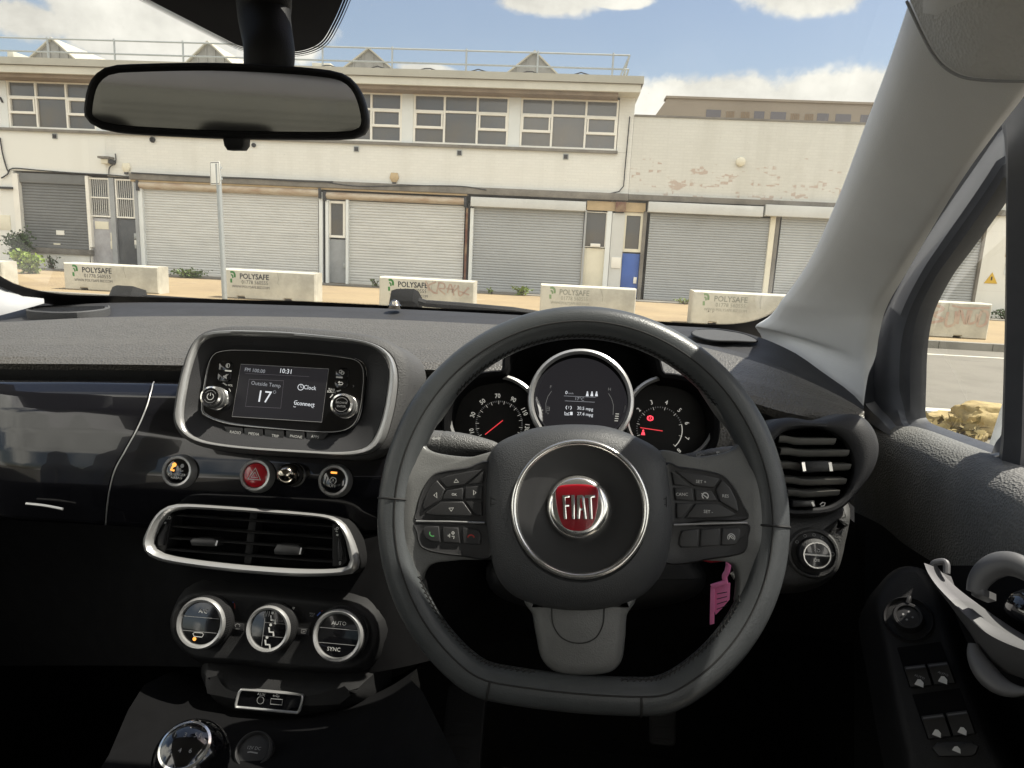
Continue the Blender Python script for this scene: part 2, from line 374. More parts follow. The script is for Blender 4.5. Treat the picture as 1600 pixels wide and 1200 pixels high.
def rrect(x0, y0, x1, y1, r, n=5):
    out = []
    for cx, cy, a in ((x1 - r, y1 - r, 0), (x0 + r, y1 - r, 90), (x0 + r, y0 + r, 180), (x1 - r, y0 + r, 270)):
        for i in range(n + 1): t = R(a + 90 * i / n); out.append((cx + r * math.cos(t), cy + r * math.sin(t)))
    return out
def circ(c, r, n=40, ry=None): return [(c[0] + r * math.cos(2 * math.pi * i / n), c[1] + (ry or r) * math.sin(2 * math.pi * i / n)) for i in range(n)]
def lathe(mb, fr, c, prof, m, n=40, ms=None, cap1=True, cap0=False):
    rings(mb, fr, [(circ(c, max(r, 1e-5), n), h) for r, h in prof], m, cap0, cap1, ms)
def loft(mb, rows, m, closed=False):
    n = len(rows[0]); vs = [p for r in rows for p in r]
    fs = [(r * n + i, r * n + (i + 1) % n, (r + 1) * n + (i + 1) % n, (r + 1) * n + i) for r in range(len(rows) - 1) for i in range(n if closed else n - 1)]
    mb.add(vs, fs, m)
def tube(mb, pts, rad, m, n=10, closed=False, caps=True, flat=1.0, flatdir=None):
    P = [V(p) for p in pts]; k = len(P); vs = []; up = None
    for i in range(k):
        t = (P[(i + 1) % k] - P[i - 1]) if closed else (P[min(i + 1, k - 1)] - P[max(i - 1, 0)])
        t.normalize()
        if up is None: up = V((0, 0, 1)) if abs(t.z) < .9 else V((1, 0, 0))
        if flatdir is not None: up = V(flatdir)
        a = (up - t * up.dot(t)); a = a.normalized() if a.length > 1e-6 else t.orthogonal().normalized(); b = t.cross(a); up = a
        r = rad[i] if isinstance(rad, (list, tuple)) else rad
        for j in range(n): q = 2 * math.pi * j / n; vs.append(P[i] + a * (r * flat * math.cos(q)) + b * (r * math.sin(q)))
    fs = [(i * n + j, i * n + (j + 1) % n, ((i + 1) % k) * n + (j + 1) % n, ((i + 1) % k) * n + j) for i in range(k if closed else k - 1) for j in range(n)]
    if caps and not closed: fs += [tuple(reversed(range(n))), tuple((k - 1) * n + j for j in range(n))]
    mb.add(vs, fs, m)
def box(mb, a, b, m, ch=0):
    x0, y0, z0 = a; x1, y1, z1 = b
    vs = [(x, y, z) for z in (z0, z1) for y in (y0, y1) for x in (x0, x1)]
    mb.add(vs, [(0, 2, 3, 1), (4, 5, 7, 6), (0, 1, 5, 4), (2, 6, 7, 3), (0, 4, 6, 2), (1, 3, 7, 5)], m)
def obox(mb, fr, x0, y0, x1, y1, h0, h1, m, bev=0): prism(mb, fr, [(x0, y0), (x1, y0), (x1, y1), (x0, y1)], h0, h1, m, bev, cap0=True)
_fc = {}
def text(mb, fr, s, c, size, h, m, rot=0, align='CENTER', th=.00012, sx=1.0, bold=0, shear=0):
    """letters as thin raised shapes, centred at c (local), size = cap height"""
    cu = bpy.data.curves.new('lettering', 'FONT'); cu.body = s; cu.align_x = align; cu.align_y = 'CENTER'; cu.size = size / .70; cu.resolution_u = 2
    cu.offset = bold; cu.shear = shear
    ob = bpy.data.objects.new('lettering', cu); me = bpy.data.meshes.new_from_object(ob)
    co, si = math.cos(rot), math.sin(rot)
    vs = []
    for v in me.vertices: x, y = v.co.x * sx, v.co.y; vs.append(fr.w(c[0] + x * co - y * si, c[1] + x * si + y * co, h + th))
    mb.add(vs, [tuple(p.vertices) for p in me.polygons], m)
    bpy.data.meshes.remove(me); bpy.data.objects.remove(ob); bpy.data.curves.remove(cu)
def stroke(mb, fr, pts, w, h, m, closed=False, th=.00012):
    """flat line of width w through local points"""
    P = [V((p[0], p[1])) for p in pts]; k = len(P); a = []; b = []
    for i in range(k):
        t = (P[(i + 1) % k] - P[i - 1]) if closed else (P[min(i + 1, k - 1)] - P[max(i - 1, 0)])
        t = t.normalized(); nn = V((-t[1], t[0])); a.append(P[i] + nn * w / 2); b.append(P[i] - nn * w / 2)
    vs = [fr.w(p[0], p[1], h + th) for p in a + b]
    mb.add(vs, [(k + i, k + (i + 1) % k, (i + 1) % k, i) for i in range(k if closed else k - 1)], m)
def poly(mb, fr, pts, h, m): mb.add([fr.w(p[0], p[1], h) for p in ccw(pts)], [tuple(range(len(pts)))], m)
def T(mb, fr, s, u, v, hpx, m, h=0, **kw):       # text centred on a photo pixel
    text(mb, fr, s, fr.l(u, v, h), hpx * fr.k(u, v, h), h, m, **kw)
def zc(x0, y0, s, pts): return [(x0 + x / s, y0 + y / s) for x, y in pts]
# ================================================================== THE PLACE OUTSIDE
D = 20.5
FAC = Frame(V((0, D, 0)), V((0, -1, 0)))          # the facade plane, local x = world x, y = height
def fx(u, v, off=0): return FAC.l(u, v, off)[0]
def fz(u, v, off=0): return FAC.l(u, v, off)[1]
def frect(u0, u1, v0, v1, off=0):
    um, vm = (u0 + u1) / 2, (v0 + v1) / 2
    return fx(u0, vm, off), fz(um, v1, off), fx(u1, vm, off), fz(um, v0, off)
def fbox(mb, r, h0, h1, m, bev=0): obox(mb, FAC, r[0], r[1], r[2], r[3], h0, h1, m, bev)
GZ = .10                                            # pavement level by the building
x_end = fx(986, 245)                                # corner where the tall part stops
# ---- ground
KERB_Y = 12.9
g = MB(); box(g, (-400, -300, -.6), (400, KERB_Y, 0), 'asphalt'); struct(g.build('road'))
g = MB(); box(g, (-400, KERB_Y + .16, -.6), (400, 400, GZ), 'paving'); struct(g.build('pavement'))
g = MB()
x = -60
while x < 60:
    box(g, (x + .006, KERB_Y, -.5), (x + .906, KERB_Y + .16, .13), 'kerb_stone'); x += .912
struct(g.build('kerb'))
g = MB(); box(g, (-60, 11.9, .0), (60, 12.0, .005), 'road_paint'); box(g, (-60, 7.1, .0), (60, 7.28, .005), 'road_paint'); struct(g.build('road_marking'))

# ---- the two-storey building
bld = thing('warehouse', (-6, D, GZ), 'long two storey white painted brick warehouse with a strip of upper windows and roller shutters', 'building')
XL = -24.0
z_lint = fz(600, 288); z_sill = fz(600, 224); z_head = fz(600, 144.5)
fas_b = fz(600, 131); fas_m = fz(600, 117); fas_t = fz(600, 107)
w = MB()
wx_split = fx(165, 230)
T0 = .35                                              # wall thickness
def wallpiece(x0, z0, x1, z1, m, h1=0, h0=-T0): obox(w, FAC, x0, z0, x1, z1, h0, h1, m)
wallpiece(wx_split, z_lint - .1, x_end, z_sill, 'painted_brick')
wallpiece(XL, z_lint - .05, wx_split - .004, z_sill, 'render_white')
wallpiece(XL, GZ - .3, fx(25, 330), z_lint - .054, 'render_white')
wallpiece(fx(966.5, 190), z_sill + .004, x_end, fas_b, 'painted_brick')
wallpiece(XL, z_sill + .004, fx(11, 160), fas_b, 'render_white')
wallpiece(fx(25, 420) + .004, GZ - .3, fx(142, 420), fz(86, 393), 'render_white', -.02)
box(w, (XL, D + 7, GZ), (x_end, D + 7.3, fas_b), 'render_white')   # back wall of the rooms
obox(w, FAC, x_end - .3, GZ, x_end - .004, fas_b, -7, -T0 - .004, 'painted_brick')
w.build('wall', bld)
s = MB(); obox(s, FAC, XL, z_lint, x_end, z_lint + .05, -6.9, -T0 - .01, 'soffit_brown'); s.build('upper_floor', bld)
r = MB()
OV = .75
ze = fx(1006, 130, OV)
obox(r, FAC, XL, fz(600, 118, OV), ze, fz(600, 106.5, OV), -7.2, OV, 'fascia_grey')
obox(r, FAC, XL, fz(600, 130.5, OV), ze - .06, fz(600, 118, OV) - .012, -7.1, OV - .07, 'fascia_pale')
obox(r, FAC, XL, fz(600, 118, OV) - .012, ze - .02, fz(600, 118, OV), -7.1, OV - .03, 'concrete_dark')
r.build('roof', bld)
s = MB(); sb = fz(600, 130.5, OV)
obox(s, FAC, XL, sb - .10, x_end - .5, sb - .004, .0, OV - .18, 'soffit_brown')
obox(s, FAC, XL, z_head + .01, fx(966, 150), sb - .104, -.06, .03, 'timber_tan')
s.build('soffit', bld)
# upper windows
gl0, gl1 = fx(646, 186), fx(795, 186); pitch = fx(813, 190) - gl0; gw = gl1 - gl0
def window_group(x0):
    fr = MB(); x1 = x0 + gw; z0, z1 = z_sill + .03, z_head; H = z1 - z0; t = .055
    def bar(a, b, c, d, h=.02, m='white_frame'): obox(fr, FAC, a, b, c, d, -.07, h, m)
    cx = [x0, x0 + gw * .327, x0 + gw * .672, x1]
    bar(x0, z0, x1, z0 + t); bar(x0, z1 - t, x1, z1)
    for q in (x0, cx[1] - t / 2, cx[2] - t / 2, x1 - t): bar(q, z0 + t, q + t, z1 - t, .018)
    ta, tb = z1 - H * .34, z1 - H * .665
    bar(x0 + t, ta - t / 2, x1 - t, ta + t / 2, .014)
    for a, b in ((cx[0], cx[1]), (cx[2], cx[3])):       # opening lights with a thicker sash
        bar(a + t * .6, tb - t * .6, b - t * .6, tb + t * .6, .03)
        bar(a + t * .6, ta - t * 1.1, b - t * .6, ta - t * .1, .03)
        bar(a + t * .8, tb + t * .6, a + t * 1.6, ta - t * 1.1, .03); bar(b - t * 1.6, tb + t * .6, b - t * .8, ta - t * 1.1, .03)
    f = fr.build('window', bld)
    gmb = MB(); obox(gmb, FAC, x0 + t, z0 + t, x1 - t, z1 - t, -.055, -.045, 'window_dark'); gmb.build('pane', f)
    return x1
k = -5
while k <= 1:
    x0 = gl0 + k * pitch; x1 = window_group(x0)
    pil = MB()
    if k < 1: obox(pil, FAC, x1 + .004, z_sill + .03, x0 + pitch - .004, z_head + .006, -.1, .03, 'pale_panel'); pil.build('window_pier', bld)
    k += 1
x0 = gl0 - 5 * pitch; pil = MB(); obox(pil, FAC, x0 - .3, z_sill + .03, x0 - .004, z_head, -.1, .03, 'pale_panel')
pil.build('window_pier', bld)
window_group(gl0 - 6 * pitch)
s = MB(); obox(s, FAC, XL, z_sill - .045, fx(965, 235), z_sill + .03, -.1, .09, 'concrete_dark'); s.build('window_sill', bld)
# lintel beam
lx0 = fx(205, 270)
lb = MB(); obox(lb, FAC, lx0, z_lint - .17, x_end + .0, z_lint + .02, -.2, .13, 'concrete_dark', .02); lb.build('lintel', bld)
s = MB(); obox(s, FAC, lx0, z_lint - .22, fx(730, 310), z_lint - .174, -.2, .06, 'timber_tan'); s.build('lintel_board', bld)
# small vents and boxes on the wall
def vent(u, v, s_=.075, round_=False):
    b = MB(); c = FAC.l(u, v)
    if round_: lathe(b, FAC, c, [(s_, 0), (s_, .05), (s_ * .7, .06), (s_ * .6, .02)], 'cable_black', 16)
    else:
        obox(b, FAC, c[0] - s_, c[1] - s_, c[0] + s_, c[1] + s_, 0, .02, 'galvanised'); obox(b, FAC, c[0] - s_ * .7, c[1] - s_ * .7, c[0] + s_ * .7, c[1] + s_ * .7, .02, .05, 'cable_black', .01)
    b.build('wall_vent', bld)
for u, v in ((86, 213), (557, 233), (718, 239), (884, 245)): vent(u, v)
vent(239, 218.5, .08, True); vent(397, 227, .06, True)
def alarm(u, v, m):
    b = MB(); c = FAC.l(u, v); a = .13
    dome(b, FAC, [(c[0] - a * .7, c[1] + a), (c[0] + a * .7, c[1] + a), (c[0] + a, c[1] - a * .1), (c[0] + a * .5, c[1] - a), (c[0] - a * .5, c[1] - a), (c[0] - a, c[1] - a * .1)], 0, .09, m, 3, edge=.05)
    obox(b, FAC, c[0] - .05, c[1] - a - .06, c[0] + .05, c[1] - a, 0, .06, 'cable_black'); b.build('alarm_box', bld)
alarm(616.5, 277.5, 'timber_tan'); alarm(198, 262, 'cream_panel')
b = MB(); c = FAC.l(171, 249); obox(b, FAC, c[0] - .2, c[1], c[0] + .15, c[1] + .06, 0, .25, 'concrete_dark'); obox(b, FAC, c[0] - .15, c[1] - .14, c[0] + .06, c[1] - .004, 0, .18, 'cream_panel', .02)
lathe(b, FAC, FAC.l(178, 254), [(.07, 0), (.07, .16), (.04, .2)], 'cable_black', 12); b.build('flood_light', bld)
# cables
def cable(px, off=.03, r_=.013):
    b = MB(); P = cr([FAC.w(*FAC.l(u, v, off), off) for u, v in px], 40, False); tube(b, P, r_, 'cable_black', 6); b.build('cable', bld)
cable([(0, 215), (4, 240), (10, 262), (13, 270), (6, 276), (2, 278)], .04, .02)
cable([(13, 270), (20, 263), (60, 266), (110, 270), (165, 273), (200, 276), (216, 279)], .04, .018)
cable([(205, 270), (260, 273), (330, 277), (400, 279), (470, 283), (520, 284)], .16, .02)
cable([(640, 289), (720, 293), (800, 297), (870, 303), (930, 304), (965, 300), (974, 292), (976, 270), (984, 182)], .05, .016)
cable([(505, 284), (560, 291), (640, 290), (720, 291), (760, 297)], .15, .014)
cable([(180, 240), (181, 250), (178, 256), (171, 262), (170, 272)], .03, .015)
cable([(0, 152), (4, 160)], .05, .03)
# guard rail
rl = MB(); RY = .15
zt, zm, zb = fz(600, 75.5, RY), fz(600, 97, RY), fz(600, 108, RY)
rx1 = fx(984, 85, RY)
FACR = FAC
def rp(x, z, off): return FAC.w(x, z, off)
tube(rl, [rp(XL, zt, RY), rp(rx1, zt, RY)], .024, 'galvanised', 8); tube(rl, [rp(XL, zm, RY), rp(rx1, zm, RY)], .024, 'galvanised', 8)
for u in (-40, 75, 179, 286, 395, 504, 613, 729, 841, 959): xx = fx(u, 80, RY); tube(rl, [rp(xx, zb - .2, RY), rp(xx, zt + .05, RY)], .026, 'galvanised', 8)
tube(rl, [rp(rx1, zt, RY), rp(rx1, zt, -4)], .024, 'galvanised', 8); tube(rl, [rp(rx1, zm, RY), rp(rx1, zm, -4)], .024, 'galvanised', 8)
tube(rl, [rp(rx1, zt, RY), rp(rx1 - .25, zb - .1, RY)], .024, 'galvanised', 8)
for d in (-1.3, -2.6, -4): tube(rl, [rp(rx1, zt, d), rp(rx1, zb - .2, d)], .024, 'galvanised', 8)
P = []
for i in range(60):
    xx = fx(440, 90) + (fx(925, 112) - fx(440, 90)) * i / 59; P.append(rp(xx, zm - .12 - .14 * abs(math.sin(i * .33)) , RY + .05))
tube(rl, P, .016, 'cable_black', 6)
rl.build('guard_rail', bld)
# pitched roof lights behind the parapet
def gable(ua, va, ul, vl, ur, vr, y0, dep):
    b = MB(); fr = Frame(V((0, y0, 0)), V((0, -1, 0)))
    A = fr.l(ua, va); Lf = fr.l(ul, vl); Rt = fr.l(ur, vr); zb_ = min(Lf[1], Rt[1]) - .5
    ex = 1 + .5 / (A[1] - (Lf[1] + Rt[1]) / 2)
    l = (A[0] + (Lf[0] - A[0]) * ex, A[1] + (Lf[1] - A[1]) * ex); r_ = (A[0] + (Rt[0] - A[0]) * ex, A[1] + (Rt[1] - A[1]) * ex)
    b.add([fr.w(*A), fr.w(*l), fr.w(*r_)], [(0, 1, 2)], 'gable_cladding')
    for i in range(1, 9):                               # ribs of the cladding
        t = i / 9; x_ = l[0] + (r_[0] - l[0]) * t; zt_ = l[1] + (A[1] - l[1]) * (1 - abs(2 * t - 1)) - .03
        obox(b, fr, x_ - .02, l[1], x_ + .02, zt_, .002, .03, 'gable_cladding')
    o = .06
    for s_, e in ((-1, l), (1, r_)):
        a0 = fr.w(A[0], A[1] + .03, .1); a1 = fr.w(A[0], A[1] + .03, -dep); e0 = fr.w(e[0] + s_ * .05, e[1], .1); e1 = fr.w(e[0] + s_ * .05, e[1], -dep)
        d = V((0, 0, -.05)); vs = [a0, a1, e1, e0, a0 + d, a1 + d, e1 + d, e0 + d]
        b.add(vs, [(0, 1, 2, 3), (4, 7, 6, 5), (0, 3, 7, 4), (1, 5, 6, 2), (3, 2, 6, 7)], 'roof_sheet')
    b.build('roof_gable', bld)
for g_ in ((82, 60.5, 52, 89, 118, 92), (326, 66, 296, 96, 361, 98), (577, 76.5, 541, 105, 611, 106), (836, 81, 797, 112, 868, 114)): gable(*g_, 22.6, 4.2)
b = MB(); obox(b, FAC, fx(487, 99, -.5), fz(500, 112, -.5), fx(516, 100, -.5), fz(500, 98, -.5), -1.2, -.5, 'fascia_pale', .02); b.build('roof_unit', bld); b = MB()
obox(b, FAC, fx(11, 85, -.5), fz(15, 100, -.5), fx(21, 85, -.5), fz(15, 80, -.5), -1.2, -.5, 'fascia_pale', .02); b.build('roof_unit', bld)
# roller shutters
def shutter(u0, u1, v0, v1, m, slat=.095, back=-.10, par=None, weather=False):
    x0, z0, x1, z1 = frect(u0, u1, v0, v1, back)
    z0 = GZ if z0 < GZ + .12 else z0
    b = MB(); prof = []; z = z0 + .10
    while z < z1:
        prof += [(z, .006), (z + slat * .18, .022), (z + slat * .55, .026), (z + slat * .88, .016), (z + slat * .93, .002)]; z += slat
    rows = [[FAC.w(x0, zz, back + h), FAC.w(x1, zz, back + h)] for zz, h in prof if zz < z1]
    loft(b, rows, m)
    obox(b, FAC, x0, z0, x1, z0 + .098, back - .01, back + .035, m, .008)
    return b.build('roller_shutter', par or bld)
def sbox(u0, u1, v0, v1, m, h1=.16, par=None, name='shutter_box', bev=.02):
    b = MB(); r_ = frect(u0, u1, v0, v1, h1); obox(b, FAC, r_[0], r_[1], r_[2], r_[3], -.1, h1, m, bev); return b.build(name, par or bld)
shutter(33, 137.5, 286, 387.5, 'shutter_grey', .085, -.14); sbox(28, 135.5, 271.5, 287, 'shutter_grey', -.04)
sb_ = MB(); r_ = frect(30, 142, 388, 396.5, .06); obox(sb_, FAC, r_[0], r_[1], r_[2], r_[3], -.2, .06, 'concrete_dark', .015); sb_.build('sill', bld)
sb_ = MB(); r_ = frect(23, 32, 271, 386, .0); obox(sb_, FAC, r_[0], r_[1], r_[2], r_[3], -.2, .01, 'white_frame'); sb_.build('reveal', bld); sb_ = MB(); r_ = frect(136.5, 141, 275, 386, .0); obox(sb_, FAC, r_[0], r_[1], r_[2], r_[3], -.2, .012, 'white_frame'); sb_.build('reveal', bld)
s2 = shutter(226, 498, 299, 440, 'shutter_pale', .075); 
def drum(u0, u1, va0, va1, h=.10):
    b = MB(); r_ = frect(u0, u1, va0, va1, h); zc_, rr = (r_[1] + r_[3]) / 2, (r_[3] - r_[1]) / 2; rows = []
    for i in range(9):
        a = R(-80 + 160 * i / 8); rows.append([FAC.w(r_[0], zc_ + rr * math.sin(a), -.06 + (h + .06) * math.cos(a)), FAC.w(r_[2], zc_ + rr * math.sin(a), -.06 + (h + .06) * math.cos(a))])
    loft(b, rows, 'rusty_drum')
    for x_ in (r_[0], r_[2]): obox(b, FAC, x_ - .035, r_[1] - .05, x_ + .035, r_[3], -.1, h + .01, 'cable_black', .01)
    b.build('shutter_drum', bld)
drum(214, 499, 288, 301); drum(507, 727, 303.5, 315.5)
shutter(543.5, 724.5, 317, 450, 'shutter_pale', .08)
shutter(738, 909, 325, 461, 'shutter_silver', .075); sbox(735, 916, 311, 326, 'shutter_box')
shutter(1010, 1196, 336, 478, 'shutter_silver', .07)
# posts between bays
def fpost(u0, u1, v0, v1, m, h1=.02, h0=-.2, name='bay_post', to_ground=True):
    b = MB(); r_ = frect(u0, u1, v0, v1, h1); z0 = GZ if to_ground else r_[1]
    obox(b, FAC, r_[0], z0, r_[2], r_[3], h0, h1, m); return b.build(name, bld)
fpost(217.5, 224.5, 285, 430, 'pale_panel'); fpost(212, 217, 285, 430, 'door_grey', .05)
fpost(498.5, 504, 300, 440, 'pale_panel'); fpost(504.5, 508, 300, 440, 'cable_black', -.05); fpost(508.5, 513, 312, 440, 'pale_panel')
fpost(540, 544, 312, 446, 'pale_panel', .03)
fpost(726, 729, 325, 455, 'rust', .04); fpost(729.5, 733, 318, 455, 'cable_black', -.06); fpost(733, 738, 325, 455, 'pale_panel')
fpost(910, 913, 328, 465, 'shutter_silver', .0)
fpost(944.5, 952, 330, 468, 'pale_panel', .0); fpost(952.5, 972, 333, 470, 'shutter_box', -.02)
fpost(1000.5, 1006, 330, 472, 'concrete_dark', .0)
sbox(917, 1009, 315.5, 330, 'timber_tan', .0, name='timber_panel', bev=0)
b = MB(); r_ = frect(962, 978, 315, 331, .1); obox(b, FAC, r_[0], r_[1], r_[2], r_[3], 0, .1, 'rust', .02); b.build('vent_cowl', bld)
# doors
def door(u0, u1, v0, v1, m, back=-.10, trim=None, bits=()):
    b = MB(); x0, z0, x1, z1 = frect(u0, u1, v0, v1, back); z0 = GZ + .01
    obox(b, FAC, x0, z0, x1, z1, back - .05, back, m, .006)
    d = b.build('door', bld)
    for hu, hv, s_, mm in bits:
        q = MB(); c = FAC.l(hu, hv, back); obox(q, FAC, c[0] - s_ * .5, c[1] - s_, c[0] + s_ * .5, c[1] + s_, back + .001, back + .04, mm, .008); q.build('lock', d)
    return d
def gwin(u0, u1, v0, v1, pane='window_dark', frame='white_frame', bars=0, mid=None, t=.045, back=-.09):
    x0, z0, x1, z1 = frect(u0, u1, v0, v1, back); b = MB()
    for a in ((x0, z0, x1, z0 + t), (x0, z1 - t, x1, z1), (x0, z0 + t, x0 + t, z1 - t), (x1 - t, z0 + t, x1, z1 - t)): obox(b, FAC, *a, back - .04, back + .03, frame)
    if mid: z_ = z0 + (z1 - z0) * mid; obox(b, FAC, x0 + t, z_ - t * .4, x1 - t, z_ + t * .4, back - .03, back + .028, frame)
    for i in range(bars):
        x_ = x0 + t + (x1 - x0 - 2 * t) * (i + .5) / bars; tube(b, [FAC.w(x_, z0 + t, back + .01), FAC.w(x_, z1 - t, back + .01)], .011, 'grille_white', 6)
    f = b.build('window', bld)
    p = MB(); obox(p, FAC, x0 + t, z0 + t, x1 - t, z1 - t, back - .035, back - .025, pane); p.build('pane', f)
fpost(137, 139.5, 276, 428, 'white_frame', -.02); fpost(173.5, 181, 278, 428, 'door_grey', -.03)
gwin(140, 173, 278, 339, bars=9, mid=.5); gwin(181.5, 211.5, 280, 341, bars=8, mid=.5)
d = door(142, 176.5, 341, 425, 'door_pale', bits=((177, 370, .12, 'cream_panel'), (177, 383, .12, 'cream_panel')))
q = MB(); r_ = frect(149, 170, 346, 358, -.1); obox(q, FAC, *r_, -.099, -.09, 'cream_panel'); q.build('notice', d)
d = door(180.5, 216, 343, 428, 'door_dark', bits=((213, 370, .1, 'galvanised'), (213.5, 378, .1, 'white_frame'), (213, 385, .06, 'galvanised')))
gwin(513.5, 540, 314, 371.5, t=.07); door(514.5, 539.5, 374, 446, 'door_grey', bits=((538.5, 415, .07, 'galvanised'),))
gwin(912.5, 947, 331, 386.5, t=.02); d = door(906, 943, 387.5, 466, 'cream_panel'); q = MB(); r_ = frect(922.5, 938, 380.5, 386, 0); obox(q, FAC, *r_, -.09, 0, 'white_frame', .02); q.build('letter_box', d)
gwin(972.5, 1004.5, 332, 394, frame='cream_panel', t=.09); door(970, 997, 396, 471, 'door_blue', bits=((992, 438, .09, 'white_frame'),))
b = MB(); r_ = frect(955, 970, 402, 419, 0); obox(b, FAC, *r_, -.02, .01, 'white_frame', .003); b.build('notice', bld)
b = MB(); r_ = frect(-4, 15.5, 336, 359, .03); obox(b, FAC, *r_, 0, .02, 'cream_panel', .005); b.build('notice', bld)
b = MB(); r_ = frect(-5, 17, 291.5, 295, .1); obox(b, FAC, *r_, 0, .1, 'cable_black', .005); b.build('bracket', bld)
b = MB(); r_ = frect(88, 100, 360, 367, -.1); obox(b, FAC, *r_, -.12, -.095, 'white_frame'); r_ = frect(84, 94, 380, 382.5, -.1); obox(b, FAC, *r_, -.12, -.095, 'cream_panel'); b.build('notice', bld)

# ---- single-storey extension to the right
ext = thing('brick_extension', (14, D, GZ), 'low flat roofed building of peeling cream painted brick with grey roller shutters', 'building')
bld_keep = bld; bld = ext
XR = 26.0; z_par = fz(1150, 187.5); z_l2 = fz(1150, 312)
w = MB(); obox(w, FAC, x_end + .006, z_l2 - .02, XR, z_par, -T0, -.004, 'peeling_brick')
xr0 = fx(1529, 400); obox(w, FAC, xr0 + .05, GZ - .3, XR, z_l2 - .024, -T0, -.006, 'render_white')
obox(w, FAC, x_end + .006, GZ, x_end + .3, z_par, -9, -T0 - .004, 'painted_brick'); box(w, (x_end, D + 9, GZ), (XR, D + 9.3, z_par), 'render_white')
w.build('wall', ext)
r = MB(); obox(r, FAC, x_end + .01, z_par + .002, XR, z_par + .05, -9, .03, 'concrete_dark'); r.build('roof', ext)
s = MB(); obox(s, FAC, x_end + .006, z_l2 - .13, XR, z_l2 + .02, -.2, .12, 'concrete_dark', .015); s.build('lintel', ext)
sbox(1013, 1193.5, 318.5, 335, 'shutter_box', .2); sbox(1196, 1373, 323, 341, 'shutter_box', .22); sbox(1378, 1545, 331, 350, 'shutter_box', .3)
shutter(1213, 1364, 340, 485, 'shutter_steel', .07); shutter(1376, 1527, 345, 495, 'shutter_silver', .075)
fpost(1197, 1205, 338, 480, 'cream_panel', .0); fpost(1205.5, 1211.5, 338, 480, 'concrete_dark', -.03); fpost(1365, 1375, 340, 490, 'cream_panel', 0); fpost(1528, 1532, 345, 495, 'concrete_dark', 0)
b = MB(); c = FAC.l(1157, 253); lathe(b, FAC, c, [(.13, 0), (.12, .08), (.06, .12)], 'cream_panel', 16); b.build('alarm_box', ext)
b = MB(); c = FAC.l(1549, 435); a = .17
prism(b, FAC, [(c[0] - a, c[1] - a * .8), (c[0] + a, c[1] - a * .8), (c[0], c[1] + a * .95)], -.003, .01, 'sign_yellow'); obox(b, FAC, c[0] - .018, c[1] - .05, c[0] + .018, c[1] + .05, .01, .013, 'print_black'); b.build('warning_sign', ext)
b = MB(); r_ = frect(1572, 1592, 385, 402); obox(b, FAC, *r_, -.004, .01, 'timber_tan'); r_ = frect(1570, 1592, 408, 430); obox(b, FAC, *r_, -.004, .01, 'pale_panel'); b.build('notice', ext)
bld = bld_keep

# ---- brown block far behind
far = thing('office_block', (13, 44, 0), 'brown office block with small dark windows rising behind the low cream building', 'building')
FB = Frame(V((0, 44, 0)), V((0, -1, 0)))
b = MB(); zt_ = FB.l(1200, 158.5)[1]; xl = FB.l(1030, 170)[0]; top_l = FB.l(1043, 156)[0]; bot_l = FB.l(1010, 200)[0]
prism(b, FB, [(bot_l, FB.l(1010, 200)[1]), (FB.l(1010, 200)[0], 0), (46, 0), (46, zt_), (top_l, zt_)], -12, 0, 'far_brown', cap0=True)
b.build('wall', far)
b = MB(); u0, u1 = FB.l(1093, 154)[0], FB.l(1123, 154)[0]; obox(b, FB, u0, zt_ + .003, u1, zt_ + .25, -6, -2, 'concrete_dark'); obox(b, FB, top_l - .1, zt_, 46, zt_ + .12, -1, .1, 'far_brown'); b.build('roof_edge', far)
for u0, u1 in ((1103, 1126), (1178, 1194), (1204, 1228), (1277, 1295), (1306, 1330), (1345, 1360)):
    f = MB(); a = FB.l(u0, 180)[0]; c = FB.l(u1, 180)[0]; z0, z1 = FB.l(1200, 196)[1], FB.l(1200, 174.5)[1]
    obox(f, FB, a, z0, c, z1, -.02, .02, 'far_window'); f.build('window', far)
for u0, u1 in ((1135, 1148), (1158, 1172), (1236, 1250), (1258, 1272)):
    f = MB(); a = FB.l(u0, 180)[0]; c = FB.l(u1, 180)[0]; z0, z1 = FB.l(1200, 192)[1], FB.l(1200, 176)[1]
    for i in range(5): obox(f, FB, a + (c - a) * i / 5, z0, a + (c - a) * (i + .6) / 5, z1, -.02, .03, 'soffit_brown')
    f.build('louvre', far)

